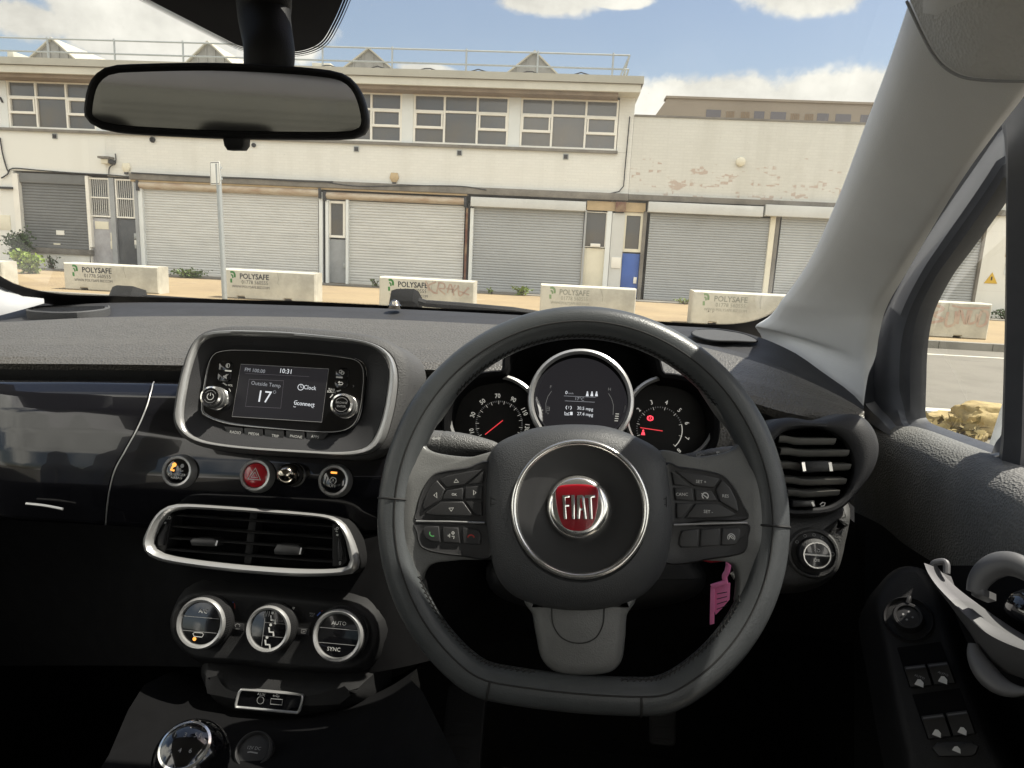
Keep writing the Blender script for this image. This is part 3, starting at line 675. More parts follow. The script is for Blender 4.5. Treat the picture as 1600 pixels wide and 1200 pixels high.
# ---- concrete barrier blocks
def barrier(uL, uR, vL, vR, vb, faded, label, writing=True, graf=None, thick=.42, seed=0):
    """front face seen between uL..uR; top edge vL->vR; vb bottom near uL"""
    rnd = random.Random(seed)
    base = pz(uL, vb, GZ); y0 = BY
    fr0 = Frame(V((0, y0, 0)), V((0, -1, 0)))
    a = fr0.l(uL, vL); c = fr0.l(uR, vR); zt_ = (a[1] + c[1]) / 2; xl, xr = a[0], c[0]
    t = thing('concrete_barrier', ((xl + xr) / 2, y0 + thick / 2, GZ), label, 'barrier', 'concrete barrier blocks along the pavement'); t.rotation_euler = (0, 0, R(rnd.uniform(-1.6, 1.6)))
    b = MB(); Lg = xr - xl; ch = .025
    # long body extruded along x with chamfered ends and lifting slots along the foot
    fr = Frame(V((xl, y0, GZ)), V((0, -1, 0))); H = zt_ - GZ
    out = [(0, 0), (Lg * .16, 0), (Lg * .17, .045), (Lg * .24, .045), (Lg * .25, 0), (Lg * .66, 0), (Lg * .67, .045), (Lg * .74, .045), (Lg * .75, 0), (Lg, 0), (Lg, H), (0, H)]
    pts = ccw(out)
    rings(b, fr, [(inset(pts, ch), -thick), (pts, -thick + ch), (pts, -ch), (inset(pts, ch * .9), 0)], 'concrete', True, True)
    body = b.build('block', t)
    f2 = fr
    if writing:
        q = MB(); gm, km = ('print_faded_green', 'print_faded') if faded else ('print_green', 'print_black')
        sx = Lg / 2.0
        text(q, f2, 'POLYSAFE', (Lg * .355, H - .135), .105, .0, km, th=.003, sx=.93 * sx, bold=.0035)
        text(q, f2, '01778 560555', (Lg * .36, H - .25), .075, .0, km, th=.003, sx=.92 * sx)
        text(q, f2, 'WWW.POLYSAFE.BIZ.COM', (Lg * .315, H - .345), .052, .0, km, th=.003, sx=.90 * sx)
        # the mark: two nested leaf-like hooks
        ox, oy = Lg * .105, H - .19; s_ = .17
        for q_, w_ in (([(-.1, .95), (.35, 1.0), (.75, .75), (.8, .2)], .10), ([(.0, .55), (.3, .5), (.4, .1)], .07), ([(.0, .0), (.05, -.6)], .10)):
            stroke(q, f2, cr([(ox + x_ * s_ * .6, oy + y_ * s_ * .8) for x_, y_ in q_], 10, False), w_ * .42, .0, gm, th=.003)
        q.build('lettering', body)
    if graf:
        q = MB()
        for st, wd in graf[1]:
            P = cr([(Lg * x_, H * y_) for x_, y_ in st], max(8, 6 * len(st)), False); stroke(q, f2, P, wd, .0, graf[0], th=.004)
        q.build('graffiti', body)
    cr_ = MB()                                            # a crack and a drip or two
    x_ = Lg * (.55 + .1 * rnd.random()); P = [(x_, H - .02)]
    for i in range(6): P.append((P[-1][0] + rnd.uniform(-.01, .02), P[-1][1] - H * .07))
    stroke(cr_, f2, P, .008, 0, 'print_faded', th=.0035); cr_.build('crack', body)
    return t
BY = 13.95
K = 'of the row of pale concrete barriers'
barrier(-150, 4, 402, 407, 446, False, 'cut off pale concrete block at the far left edge of the photo, beside the bushes', writing=False, seed=1)
barrier(99, 245, 411.5, 415.7, 457, False, 'pale concrete block with green and black print, directly below the grey and dark doors', seed=2)
barrier(345, 493, 420, 427, 465, False, 'pale concrete block standing behind the grey sign pole', seed=3)
TAG1 = ('graffiti', [([(.49, .93), (.53, .62)], .035), ([(.60, .92), (.52, .78), (.57, .58), (.62, .55)], .035), ([(.63, .88), (.61, .6)], .03), ([(.62, .9), (.68, .88), (.69, .72), (.63, .7), (.70, .52)], .03),
  ([(.72, .58), (.75, .88), (.79, .5)], .03), ([(.71, .72), (.79, .70)], .025), ([(.80, .86), (.77, .6), (.84, .82)], .025), ([(.83, .86), (.85, .5), (.93, .75)], .03), ([(.84, .66), (.95, .55)], .03), ([(.93, .8), (.945, .74)], .03)])
barrier(592.5, 742, 432, 440, 475, False, 'pale concrete block with a dark spray painted tag beside its print', graf=TAG1, seed=4)
barrier(845, 995, 445, 451, 485, True, 'pale concrete block with faded print above the steering wheel, in front of the blue door', seed=5)
barrier(1083, 1252, 456, 461, 500, True, 'pale concrete block with faded print beside the windscreen pillar base', seed=6)
TAG2 = ('graffiti_red', [([(.42, .9), (.40, .4)], .05), ([(.41, .9), (.52, .8), (.43, .62), (.54, .5), (.42, .4)], .05), ([(.57, .72), (.57, .35), (.65, .4), (.65, .75)], .05), ([(.68, .4), (.69, .8), (.76, .4), (.77, .8)], .05), ([(.80, .8), (.79, .45), (.86, .5), (.86, .7)], .05), ([(.60, .9), (.75, .85), (.97, .9)], .04), ([(.9, .8), (.88, .4), (.96, .45), (.96, .75), (.9, .8)], .05)])
barrier(1395, 1552, 470, 472, 515, False, 'graffiti covered pale concrete block seen through the small door window', writing=False, graf=TAG2, seed=7)

# ---- sign pole
sp = thing('sign_pole', pz(351, 471, GZ), 'slightly leaning grey metal pole with a small pale sign seen almost edge on', 'sign pole')
fr = Frame(V((0, 12.6 + .9, 0)), V((0, -1, 0)))
a = fr.w(*fr.l(351.5, 474)); c = fr.w(*fr.l(340.5, 256)); b = MB(); tube(b, [a, a.lerp(c, .5), c], .05, 'galvanised', 14); b.build('pole', sp)
b = MB(); sf = Frame(fr.w(*fr.l(336, 270.5)), V((-.55, -.85, 0)))
hw, hh = .17, .215
prism(b, sf, rrect(-hw, -hh, hw, hh, .03), -.004, .004, 'white_frame', .001, cap0=True)
stroke(b, sf, rrect(-hw + .02, -hh + .02, hw - .02, hh - .02, .02), .012, .004, 'print_black', True, th=.001); b.build('sign_plate', sp)
b = MB(); 
for dz in (-.1, .1): obox(b, sf, -.02, dz - .02, .16, dz + .02, -.06, -.005, 'galvanised')
b.build('bracket', sp)

# ---- plants along the building foot
def plant(name, base, h, wd, n, leafm, label, cat, leaf=.06, group=None, stems=7, spiky=0.3, seed=3):
    rnd = random.Random(seed); t = thing(name, base, label, cat, group); st = MB(); lf = MB()
    for i in range(stems):
        a = rnd.uniform(0, 6.28); rr = wd * .5 * rnd.random() ** .6; hh = h * rnd.uniform(.55, 1.0)
        top = V(base) + V((math.cos(a) * rr, math.sin(a) * rr * .7, hh)); mid = V(base).lerp(top, .5) + V((rnd.uniform(-.05, .05), 0, h * .1))
        P = cr([V(base) + V((rnd.uniform(-.06, .06), rnd.uniform(-.06, .06), 0)), mid, top], 8, False); tube(st, P, [.014 * (1 - .8 * j / 7) + .003 for j in range(8)], 'bark', 5)
        for k in range(n // stems):
            p = P[min(7, int(1 + 7 * rnd.random() ** .7))] + V((rnd.gauss(0, wd * .11), rnd.gauss(0, wd * .11), rnd.gauss(0, h * .07)))
            if p.z < base[2] + .02: p.z = base[2] + .02 + rnd.random() * .05
            d = V((rnd.gauss(0, 1), rnd.gauss(0, 1), rnd.gauss(spiky, .6))).normalized(); e = d.orthogonal().normalized(); q = Matrix.Rotation(rnd.uniform(0, 6.28), 3, d) @ e
            L_ = leaf * rnd.uniform(.6, 1.5); W_ = L_ * .32; nn = d.cross(q)
            lf.add([p, p + d * L_ * .5 + q * W_ + nn * L_ * .06, p + d * L_, p + d * L_ * .5 - q * W_ + nn * L_ * .06], [(0, 1, 2, 3)], leafm)
    st.build('stem', t); lf.build('foliage', t); return t
plant('bush', FAC.w(fx(57, 425), GZ, .6), 1.0, .85, 1500, 'leaf_dark', 'dark green bush growing against the wall under the grey shutter', 'bush', .09, seed=4, stems=10)
plant('shrub', V((fx(48, 430, 2.6), D - 2.6, GZ)), .55, .85, 800, 'leaf_yellow', 'yellow green shrub sprouting in front of the dark bush', 'shrub', .10, seed=5, stems=10)
plant('weed', FAC.w(fx(100, 425), GZ, .5), .4, .4, 160, 'leaf_dark', 'small dark weed beside the white wall below the grey shutter', 'weed', .06, seed=6)
plant('weed', FAC.w(fx(300, 438, 1), GZ, 1.0), .22, 1.1, 500, 'leaf_mid', 'low green weed patch below the wide rust topped shutter', 'weed', .07, seed=8, stems=12)
plant('weed', FAC.w(fx(815, 468, 1), GZ, 1.0), .26, .6, 220, 'leaf_yellow', 'yellow green weed clump below the pair of silver shutters, left of the faded block', 'weed', .06, seed=9)
plant('weed', FAC.w(fx(768, 463, 1), GZ, 1.0), .16, .25, 70, 'leaf_yellow', 'tiny yellow weed just right of the tagged block', 'weed', .05, seed=10, stems=4)
plant('weed', FAC.w(fx(588, 452, .8), GZ, .8), .22, .3, 90, 'leaf_mid', 'thin weed just left of the tagged block', 'weed', .05, seed=11, stems=5)
plant('weed', FAC.w(fx(1575, 478, .4), GZ, .4), .25, .8, 240, 'leaf_dark', 'dark weed at the white wall foot beyond the graffiti block', 'weed', .06, seed=12)
plant('weed', FAC.w(fx(1070, 482, 1), GZ, 1.0), .14, .5, 90, 'leaf_yellow', 'flat yellow weed left of the block by the windscreen pillar', 'weed', .05, seed=13)
# dark slab along the shutters, standing in for the building's shade
g = MB(); box(g, (XL, D - 1.0, GZ), (XR, D - .3, GZ + .02), 'concrete_dark'); struct(g.build('shade_strip'))
# ---- things in the road seen through the door window
def rubble(cu, cv, s_, seed, label):
    rnd = random.Random(seed); b = MB(); c = pz(cu, cv, 0); o = c + V((0, 0, s_[2] * .5)); vs = []
    bm = bmesh.new(); bmesh.ops.create_icosphere(bm, subdivisions=4, radius=1); off = V((seed * 7.3, seed * 3.1, 1))
    from mathutils import noise
    for v in bm.verts:
        p = v.co.copy(); q = V([math.copysign(abs(t) ** .55, t) for t in p]); q *= 1 + .22 * noise.noise(p * 1.6 + off) + .12 * noise.noise(p * 4 + off) + .05 * noise.noise(p * 11 + off); v.co = V((q.x * s_[0] * .5, q.y * s_[1] * .5, q.z * s_[2] * .5))
    mb = MB(); mb.add([o + v.co for v in bm.verts], [tuple(v.index for v in f.verts) for f in bm.faces], 'rubble_yellow'); bm.free()
    t = tag(mb.build('rubble_block', origin=c, ang=50), label, 'rubble', 'yellow rubble blocks in the road'); return t
rubble(1492, 672, (.42, .3, .15), 1, 'rounded pale yellow stone block, left one of the rubble through the door window')
rubble(1542, 680, (.5, .34, .27), 2, 'larger square yellow stone block, right one of the rubble through the door window')
rubble(1512, 688, (.24, .22, .10), 3, 'small low yellow stone lump in front of the two larger rubble blocks')
plant('dry_weed', pz(1478, 690, 0), .16, .5, 260, 'leaf_straw', 'straw coloured dry weed at the left foot of the yellow rubble', 'weed', .08, seed=21, stems=8)
wb = thing('plastic_bollard', pz(1585, 735, 0), 'white rounded plastic bollard with a round dark badge, beside the yellow rubble', 'bollard')
p0 = pz(1590, 735, 0); b = MB(); fr = Frame(p0, V((0, 0, 1)), up=V((0, 1, 0)))
lathe(b, fr, (0, 0), [(.24, 0), (.24, .05), (.2, .12), (.17, .4), (.14, .62), (.07, .7), (.01, .71)], 'white_plastic', 28); bo = b.build('body', wb)
b = MB(); f3 = Frame(p0 + V((-.1, -.165, .40)), V((-.5, -.86, .06))); lathe(b, f3, (0, 0), [(.055, -.05), (.055, .012), (.045, .014)], 'print_black', 20); stroke(b, f3, circ((0, 0), .03, 16), .008, .014, 'white_plastic', True, th=.001); b.build('badge', wb)
# ================================================================== THE CAR CABIN
car = thing('car_cabin', (-.3, 0, .3), 'inside of the car with pale grey windscreen pillars, roof lining and a raked windscreen', 'car cabin')
WS = Frame(py(500, 478, 1.33), V((0, -.46, -.888)), up=V((0, -.888, .46)))     # raked windscreen, z into the cabin
def ws(u, v, h=0): return ppl(u, v, WS.o + WS.z * h, WS.z)
def wsz(y): return WS.o.z + (WS.o.y - y) * .518                                # its height at depth y
HY = .60; HZ = wsz(HY)                                                          # header rail
XL_, XR_ = -1.08, .40
# windscreen pane and its black printed border
b = MB(); b.add([V((XL_, 1.36, wsz(1.36))), V((XR_ + .02, 1.36, wsz(1.36))), V((XR_, HY - .02, wsz(HY - .02))), V((XL_ + .06, HY - .02, wsz(HY - .02)))], [(0, 1, 2, 3)], 'windscreen_glass')
wscr = b.build('windscreen', car)
b = MB()
up_ = [(-170, 330), (-60, 392), (0, 431), (30, 446), (70, 456), (110, 460.5), (190, 463), (340, 467.5), (500, 472), (650, 480), (800, 487), (950, 497), (1060, 504), (1120, 507), (1165, 504), (1200, 493), (1228, 472), (1250, 447), (1277, 395), (1315, 305), (1353, 202), (1393, 92), (1427, -4), (1457, -90)]
lo_ = [(-190, 360), (-80, 420), (-4, 448), (30, 462), (70, 474), (110, 480), (190, 486), (340, 492), (500, 498), (650, 505), (800, 512), (950, 520), (1060, 528), (1130, 530), (1190, 527), (1235, 512), (1268, 480), (1290, 440), (1312, 390), (1348, 305), (1385, 202), (1425, 92), (1460, -4), (1490, -90)]
U_ = cr([WS.l(u, v, .004) for u, v in up_], 120, False); L_ = cr([WS.l(u, v, .004) for u, v in lo_], 120, False)
loft(b, [[WS.w(p[0], p[1], .004) for p in U_], [WS.w(p[0], p[1], .004) for p in L_]], 'frit')
# dotted edge of the border
for i in range(0, 1000):
    t = i / 999 * 119; j = min(int(t), 118); p = U_[j].lerp(U_[j + 1], t - j); tn = (U_[j + 1] - U_[j]).normalized(); nn = V((-tn[1], tn[0]))
    if nn[1] < 0: nn = -nn
    for k in range(2):
        c = p + nn * (.0016 + .0026 * k) + tn * (.0013 * (k % 2)); rr = (.0010, .0006)[k]
        b.add([WS.w(c[0] + rr * math.cos(R(60 * q)), c[1] + rr * math.sin(R(60 * q)), .004) for q in range(6)], [(0, 1, 2, 3, 4, 5)], 'frit')
# tinted patch behind the mirror
pt = [(150, -60), (200, -18), (232, 0), (300, 35), (345, 58), (375, 72), (410, 80), (450, 81.5), (480, 77), (503, 64), (520, 36), (535, 2), (550, -40), (555, -60)]
P = cr([WS.l(u, v, .004) for u, v in pt], 90, False); b.add([WS.w(p[0], p[1], .004) for p in P], [tuple(range(90))], 'frit')
for i in range(330):
    t = i / 329 * 89; j = min(int(t), 88); p = P[j].lerp(P[j + 1], t - j); tn = (P[j + 1] - P[j]).normalized(); nn = V((tn[1], -tn[0]))
    for k in range(3):
        c = p + nn * (.0014 + .0022 * k) + tn * (.0011 * (k % 2)); rr = (.0010, .0008, .00055)[k]
        b.add([WS.w(c[0] + rr * math.cos(R(60 * q)), c[1] + rr * math.sin(R(60 * q)), .004) for q in range(6)], [(0, 1, 2, 3, 4, 5)], 'frit')
b.build('printed_border', wscr)
b = MB()                                            # the faint maker's stamp low on the pane
c0 = WS.l(1180, 478, .003); kx = WS.k(1180, 478)
text(b, WS, '3-1', WS.l(1110, 487, .003), .007, .003, 'print_black'); b.build('glass_stamp', wscr)

# ---- roof lining, pillars, floor and rear of the cabin
b = MB(); ZR = HZ + .03
rows = []
for y, z in ((HY + .01, HZ - .006), (HY - .03, HZ + .004), (.3, HZ + .05), (-.4, HZ + .08), (-1.3, HZ + .04), (-1.75, HZ - .08)):
    rows.append([V((XL_ + .10 + (XR_ - XL_ - .20) * t, y, z - (.035 if t in (0, 1) else 0) - (.008 if t in (.12, .88) else 0))) for t in (0, .04, .12, .5, .88, .96, 1)])
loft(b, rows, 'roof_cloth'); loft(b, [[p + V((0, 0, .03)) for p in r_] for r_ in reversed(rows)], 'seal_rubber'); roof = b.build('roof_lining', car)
b = MB(); box(b, (XL_ + .0, -1.8, .28), (XR_ - .02, 1.5, .32), 'carpet'); box(b, (XL_ - .1, 1.38, .2), (XR_ + .2, 1.42, 1.16), 'carpet'); 
for x0, x1 in ((XL_ - .04, XL_ + .0), (XR_ + .06, XR_ + .10)): box(b, (x0, .3, .2), (x1, 1.42, 1.0), 'carpet')
box(b, (XL_ - .1, -.06, .2), (XR_ + .20, 1.379, .279), 'carpet')
b.build('floor', car)
b = MB(); box(b, (XL_ + .04, -1.84, .32), (XR_ - .02, -1.8, 1.12), 'black_matte'); box(b, (XL_ + .04, -1.84, 1.12), (XL_ + .2, -1.8, 1.62), 'pillar_trim'); box(b, (XR_ - .18, -1.84, 1.12), (XR_ - .02, -1.8, 1.62), 'pillar_trim'); box(b, (XL_ + .2, -1.84, 1.5), (XR_ - .18, -1.8, 1.64), 'pillar_trim'); box(b, (XL_ + .04, -1.8, 1.08), (XL_ + .06, -1.05, 1.64), 'pillar_trim'); box(b, (XR_ - .04, -1.8, 1.08), (XR_ - .02, -1.05, 1.64), 'pillar_trim'); b.build('rear_panel', car)
b = MB(); b.add([V((XL_ + .2, -1.82, 1.12)), V((XR_ - .18, -1.82, 1.12)), V((XR_ - .18, -1.82, 1.5)), V((XL_ + .2, -1.82, 1.5))], [(0, 1, 2, 3)], 'rear_glass'); rwn = b.build('rear_window', car)
b = MB()
for i in range(12): box(b, (XL_ + .28, -1.816, 1.16 + .025 * i), (XR_ - .26, -1.814, 1.163 + .025 * i), 'seat_cloth')
b.build('heating_wires', rwn)
seat_ = thing('rear_bench', (-.33, -1.1, .6), 'dark cloth rear bench with three headrests, dimly reflected in the rear view mirror', 'car seat')
b = MB(); SB = Frame(V((-.33, -1.15, .95)), V((0, 1, .12))); prism(b, SB, rrect(-.62, -.42, .62, .28, .08), -.08, .08, 'seat_cloth', .05, cap0=True); b.build('backrest', seat_)
for x_ in (-.4, 0, .4): b = MB(); prism(b, SB, rrect(x_ - .12, .30, x_ + .12, .47, .06), -.045, .045, 'seat_cloth', .03, cap0=True); b.build('headrest', seat_)
for sx, x in ((1, XR_), (-1, XL_ + .06)):            # middle and rear pillars
    b = MB()
    for y0, y1 in ((-.22, -.05), (-1.2, -1.05)): box(b, (x - .05, y0, .32), (x + .0, y1, 1.66), 'pillar_trim')
    box(b, (x - .05, -1.8, .32), (x, -.05, 1.08), 'black_matte'); b.build('side_pillar', car)

prs = [(1462, -110, 1680, 20, .50), (1425, 0, 1602, 134, .565), (1391, 98, 1541, 215, .63), (1352, 203, 1490, 287, .69), (1313, 315, 1441, 365, .76), (1281, 398, 1402, 428, .83), (1252, 455, 1368, 482, .89), (1226, 489, 1357, 522, .91), (1188, 517, 1353, 557, .92), (1208, 550, 1351, 590, .92), (1240, 592, 1349, 622, .915), (1300, 624, 1346, 652, .91)]
yi = {9: 1.14, 10: 1.02, 11: .945}
I3 = cu_([ws(a, c, .012) if k not in yi else py(a, c, yi[k]) for k, (a, c, d, e, y) in enumerate(prs)])
O3 = cu_([py(d, e, y) for a, c, d, e, y in prs])
b = MB(); rows = []; n = len(I3)
for i in range(n):
    a, c = I3[i], O3[i]; d = c - a; mid_ = (a + c) * .5; view = (mid_ - EYE).normalized(); tn = (I3[min(i + 1, n - 1)] + O3[min(i + 1, n - 1)]) - (I3[max(i - 1, 0)] + O3[max(i - 1, 0)]); nrm = d.cross(tn).normalized()
    if nrm.dot(view) > 0: nrm = -nrm
    w = d.length; k_ = .80 if i < 36 else max(.12, .80 - (i - 36) * .03)
    rows.append([a + d * t + nrm * (w * h * k_) for t, h in ((-.02, -.10), (0, .0), (.04, .075), (.12, .16), (.22, .235), (.32, .275), (.42, .272), (.54, .232), (.7, .165), (.86, .085), (.95, .035), (.985, .012), (1, -.01), (1.01, -.06))])
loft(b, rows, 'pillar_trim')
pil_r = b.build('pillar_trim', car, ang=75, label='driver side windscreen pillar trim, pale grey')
# fabric covered roof corner above the pillar
b = MB()
fc = [(1421, -2), (1430, 18), (1446, 52), (1463, 82), (1482, 103), (1508, 117), (1540, 122), (1575, 123.5), (1640, 124)]
Pc = cr([py(u, v, .60 - .0003 * (u - 1421)) for u, v in fc], 40, False)
rows = []
for t, (dy, dz, dx) in ((0, (0, 0, 0)), (.1, (-.012, .004, .0)), (.3, (-.03, .02, -.004)), (.6, (-.07, .05, -.01)), (1, (-.16, .10, -.02))):
    rows.append([p + V((dx, dy, dz)) for p in Pc])
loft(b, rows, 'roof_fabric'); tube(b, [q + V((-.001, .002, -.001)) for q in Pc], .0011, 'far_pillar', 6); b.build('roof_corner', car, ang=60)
# far pillar, only its foot in view
inn2 = [(-420, 0), (-250, 250), (-120, 370), (-40, 428), (0, 447), (34, 463), (68, 472.5)]
I4 = [ws(u, v, .012) for u, v in inn2]; out2 = [(-560, 250), (-420, 400), (-250, 490), (-140, 510), (-60, 505), (0, 493), (69, 474)]
O4 = [ppl(u, v, I4[i] + V((0, -.06 - .02 * (6 - i), 0)), V((0, -1, .2))) if i > 2 else I4[i] + V((-.05, -.14, -.035)) for i, (u, v) in enumerate(out2)]
I4 = [V((XL_ + .14, .60, HZ))] + I4; O4 = [V((XL_ + .06, .48, HZ - .02))] + O4
b = MB(); n = 30; I = cr(I4, n, False); O = cr(O4, n, False)
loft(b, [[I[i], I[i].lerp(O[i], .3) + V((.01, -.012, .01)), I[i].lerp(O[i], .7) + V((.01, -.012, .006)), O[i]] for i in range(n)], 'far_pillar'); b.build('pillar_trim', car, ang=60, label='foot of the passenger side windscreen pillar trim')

# ---- wipers outside the glass
def wiper(pts_head, arm, label):
    t = thing('windscreen_wiper', ws(*pts_head[0], -.03), label, 'wiper', 'wipers at the foot of the windscreen')
    b = MB(); prism(b, WS, [WS.l(u, v, -.03) for u, v in pts_head], -.045, -.018, 'black_plastic', .004, cap0=True); b.build('wiper_head', t)
    b = MB(); tube(b, [ws(u, v, -.03) for u, v in arm], .007, 'black_plastic', 8); b.build('wiper_arm', t)
wiper([(168, 470), (173, 458.5), (180, 456), (205, 457.5), (226, 464), (228, 474)], [(200, 463), (250, 467), (340, 473)], 'small dark wiper head peeping over the dashboard below the leftmost printed block')
wiper([(607, 480), (610, 465), (618, 462.5), (646, 462.5), (653, 467), (660, 480)], [(640, 466), (665, 474), (720, 478), (800, 485), (900, 500)], 'black wiper head and arm at the windscreen foot below the tagged block')

# ================================================================== dashboard
dash = thing('dashboard', (-.3, .95, 1.0), 'dark dashboard with grained top pad, glossy blue black fascia, touch screen, vents and dials', 'dashboard')
us = [-260, -120, 0, 150, 300, 450, 600, 750, 900, 1050, 1150, 1230, 1290, 1328, 1350]
basev = [490, 487, 484, 474, 473, 477, 482, 489, 498, 509, 517, 545, 585, 612, 635]
r2 = [506, 505, 503.5, 496, 494, 495, 499, 506, 515, 533, 556, 582, 608, 628, 642]; y2 = [1.02, 1.05, 1.07, 1.09, 1.10, 1.10, 1.10, 1.09, 1.07, 1.03, .97, .92, .885, .86, .84]
r3 = [530, 530, 530, 529, 529, 531, 534, 540, 548, 562, 584, 606, 624, 637, 650]; y3 = [.92, .93, .94, .945, .95, .95, .95, .945, .94, .92, .90, .87, .85, .835, .82]
r4 = [555, 556, 557, 558, 559, 561, 564, 568, 575, 588, 610, 632, 642, 650, 662]; y4 = [.835, .84, .845, .85, .85, .85, .85, .85, .85, .84, .84, .83, .82, .81, .80]
r5 = [566, 567, 568, 569, 571, 573, 576, 580, 587, 600, 622, 645, 655, 665, 680]; y5 = [.825, .83, .832, .832, .832, .832, .832, .835, .835, .83, .83, .82, .812, .80, .79]
r6 = [575, 576, 577, 578, 580, 582, 585, 590, 597, 610, 632, 658, 668, 680, 696]
r7 = [600, 600, 601, 602, 604, 606, 609, 612, 618, 630, 650, 680, 700, 710, 720]
def prow(vs, ys): return cr([py(u, v, y) for u, v, y in zip(us, vs, ys)], 90, False)
rowb = cr([ws(u, v, .02) if u < 1150 else py(u, v, y2[i] + .17 - .13 * (u - 1150) / 200) for i, (u, v) in enumerate(zip(us, basev))], 90, False)
rw2, rw3, rw4, rw5 = prow(r2, y2), prow(r3, y3), prow(r4, y4), prow(r5, y5)
rw6 = prow(r6, [y + .004 for y in y5]); rw7 = prow(r7, [y + .03 for y in y5])
b = MB()
mid = [rowb[i].lerp(rw2[i], .5) + V((0, 0, -.012)) for i in range(90)]
loft(b, [[V((p.x, 1.42, p.z - .06)) for p in rowb], [p + V((0, .02, -.012)) for p in rowb], rowb, [rowb[i].lerp(rw2[i], .15) + V((0, 0, -.006)) for i in range(90)], mid, [rowb[i].lerp(rw2[i], .85) + V((0, 0, -.004)) for i in range(90)], rw2], 'dash_strip')
loft(b, [rw2, [rw2[i].lerp(rw3[i], .5) + V((0, 0, .002)) for i in range(90)], rw3, [rw3[i].lerp(rw4[i], .5) + V((0, 0, .004)) for i in range(90)], rw4], 'dash_pad')
loft(b, [rw4, rw5, rw6], 'dash_pad'); loft(b, [rw6, rw7], 'dash_soft')
b.build('top_pad', dash, ang=70)
# tweeter grilles at both ends
def grille(px, y, name):
    o = py(px[0][0], px[0][1], y); ce = centroid(px); P3 = None
    i0 = min(range(90), key=lambda i: (rw2[i] - py(ce[0], ce[1], y)).length)
    a, c = rowb[i0], rw2[i0]; e = (rw2[min(i0 + 6, 89)] - rw2[max(i0 - 6, 0)]).normalized(); nrm = e.cross(a - c).normalized()
    if nrm.z < 0: nrm = -nrm
    f = Frame(a.lerp(c, .5) + nrm * .001, nrm, up=V((0, 1, 0)))
    out_ = cr([V((*f.l(u, v, .004), 0)) for u, v in px], 60); out_ = ccw([(p[0], p[1]) for p in out_]); b = MB()
    rings(b, f, [(out_, -.02), (out_, .004), (inset(out_, .003), .006), (inset(out_, .006), .003)], 'dash_soft', cap1=True)
    lo = min(p[1] for p in out_); hi = max(p[1] for p in out_); x0 = min(p[0] for p in out_); x1 = max(p[0] for p in out_)
    nx = 46; ins = inset(out_, .010)
    for i in range(nx):
        x = x0 + (x1 - x0) * (i + .5) / nx; ys_ = []
        for j in range(len(ins)):
            p, q = ins[j - 1], ins[j]
            if (p[0] - x) * (q[0] - x) < 0: ys_.append(p[1] + (q[1] - p[1]) * (x - p[0]) / (q[0] - p[0]))
        if len(ys_) >= 2: obox(b, f, x - .0012, min(ys_), x + .0012, max(ys_), .002, .0048, 'black_plastic')
    b.build('speaker_grille', dash)
grille([(40, 484), (66, 474), (110, 472.5), (162, 473), (172, 479), (163, 484), (120, 488.5), (75, 488.5)], 1.15, 'l')
def pad_at(u, v):
    best, bp = 1e9, None
    for i in range(40, 90):
        for k in range(0, 21):
            q = rowb[i].lerp(rw2[i], k / 20) + V((0, 0, -.006 * (1 - abs(k / 10 - 1)))); d = q - EYE; c = d.dot(CF); e = (800 + FPX * d.dot(CR) / c - u) ** 2 + (600 - FPX * d.dot(CU) / c - v) ** 2
            if e < best: best, bp = e, q
    return bp
gp = cr([(pad_at(u, v) + V((0, 0, .0015))) for u, v in [(1078, 521), (1086, 516), (1115, 516), (1150, 521), (1174, 528), (1184, 536), (1150, 537), (1108, 532)]], 60)
for _ in range(3): gp = [(gp[i - 1] + gp[i] * 2 + gp[(i + 1) % 60]) / 4 for i in range(60)]
b = MB(); b.add([q + V((0, 0, .001)) for q in gp], [tuple(range(60))], 'dash_soft'); tube(b, gp, .0018, 'black_plastic', 6, closed=True)
b.build('speaker_grille', dash)
# small sun sensor dome
b = MB(); p = ws(617, 477, .022); f = Frame(p, V((0, 0, 1)), up=V((0, 1, 0))); lathe(b, f, (0, 0), [(.012, -.006), (.012, .0), (.0085, .003), (.007, .007), (.004, .0095), (.001, .010)], 'dark_chrome', 20); b.build('sun_sensor', dash)

# ---- glossy painted fascia
ST = Frame(py(452, 612, .765), V((0, -math.cos(R(20)), math.sin(R(20)))))
fu = [-300, -150, 0, 120, 240, 330, 430, 530, 620, 700]
frows = [([592, 593, 594, 595, 597, 600, 604, 608, 612, 616], -0.036), ([596, 597, 597.5, 598, 600, 603, 607, 611, 615, 619], -0.023), ([612, 612, 613, 614, 616, 618, 622, 626, 630, 634], -0.012), ([640, 640, 641, 642, 645, 648, 652, 655, 658, 660], -0.003), ([668, 669, 671, 674, 679, 684, 688, 691, 693, 695], 0.001), ([694, 697, 700, 705, 712, 716, 719, 721, 722, 722], 0.002), ([716, 720, 725, 730, 738, 742, 745, 746, 746, 745], 0.001), ([742, 748, 754, 761, 768, 772, 774, 775, 774, 772], -0.003), ([766, 774, 782, 790, 797, 801, 803, 804, 803, 800], -0.009), ([786, 796, 806, 814, 822, 827, 829, 830, 829, 826], -0.018), ([792, 802, 812, 821, 829, 834, 836, 837, 836, 833], -0.03)]
FR = [cr([ppl(u, v, ST.o + ST.z * h, ST.z) + V((0, .06 * max(0, -u) / 300, 0)) for u, v in zip(fu, vs)], 120, False) for vs, h in frows]
def fsurf(s_, t):                                   # interpolate the surface
    i = min(int(t), len(FR) - 2); j = min(int(s_), 118); a = FR[i][j].lerp(FR[i][j + 1], s_ - j); c = FR[i + 1][j].lerp(FR[i + 1][j + 1], s_ - j); return a.lerp(c, t - i)
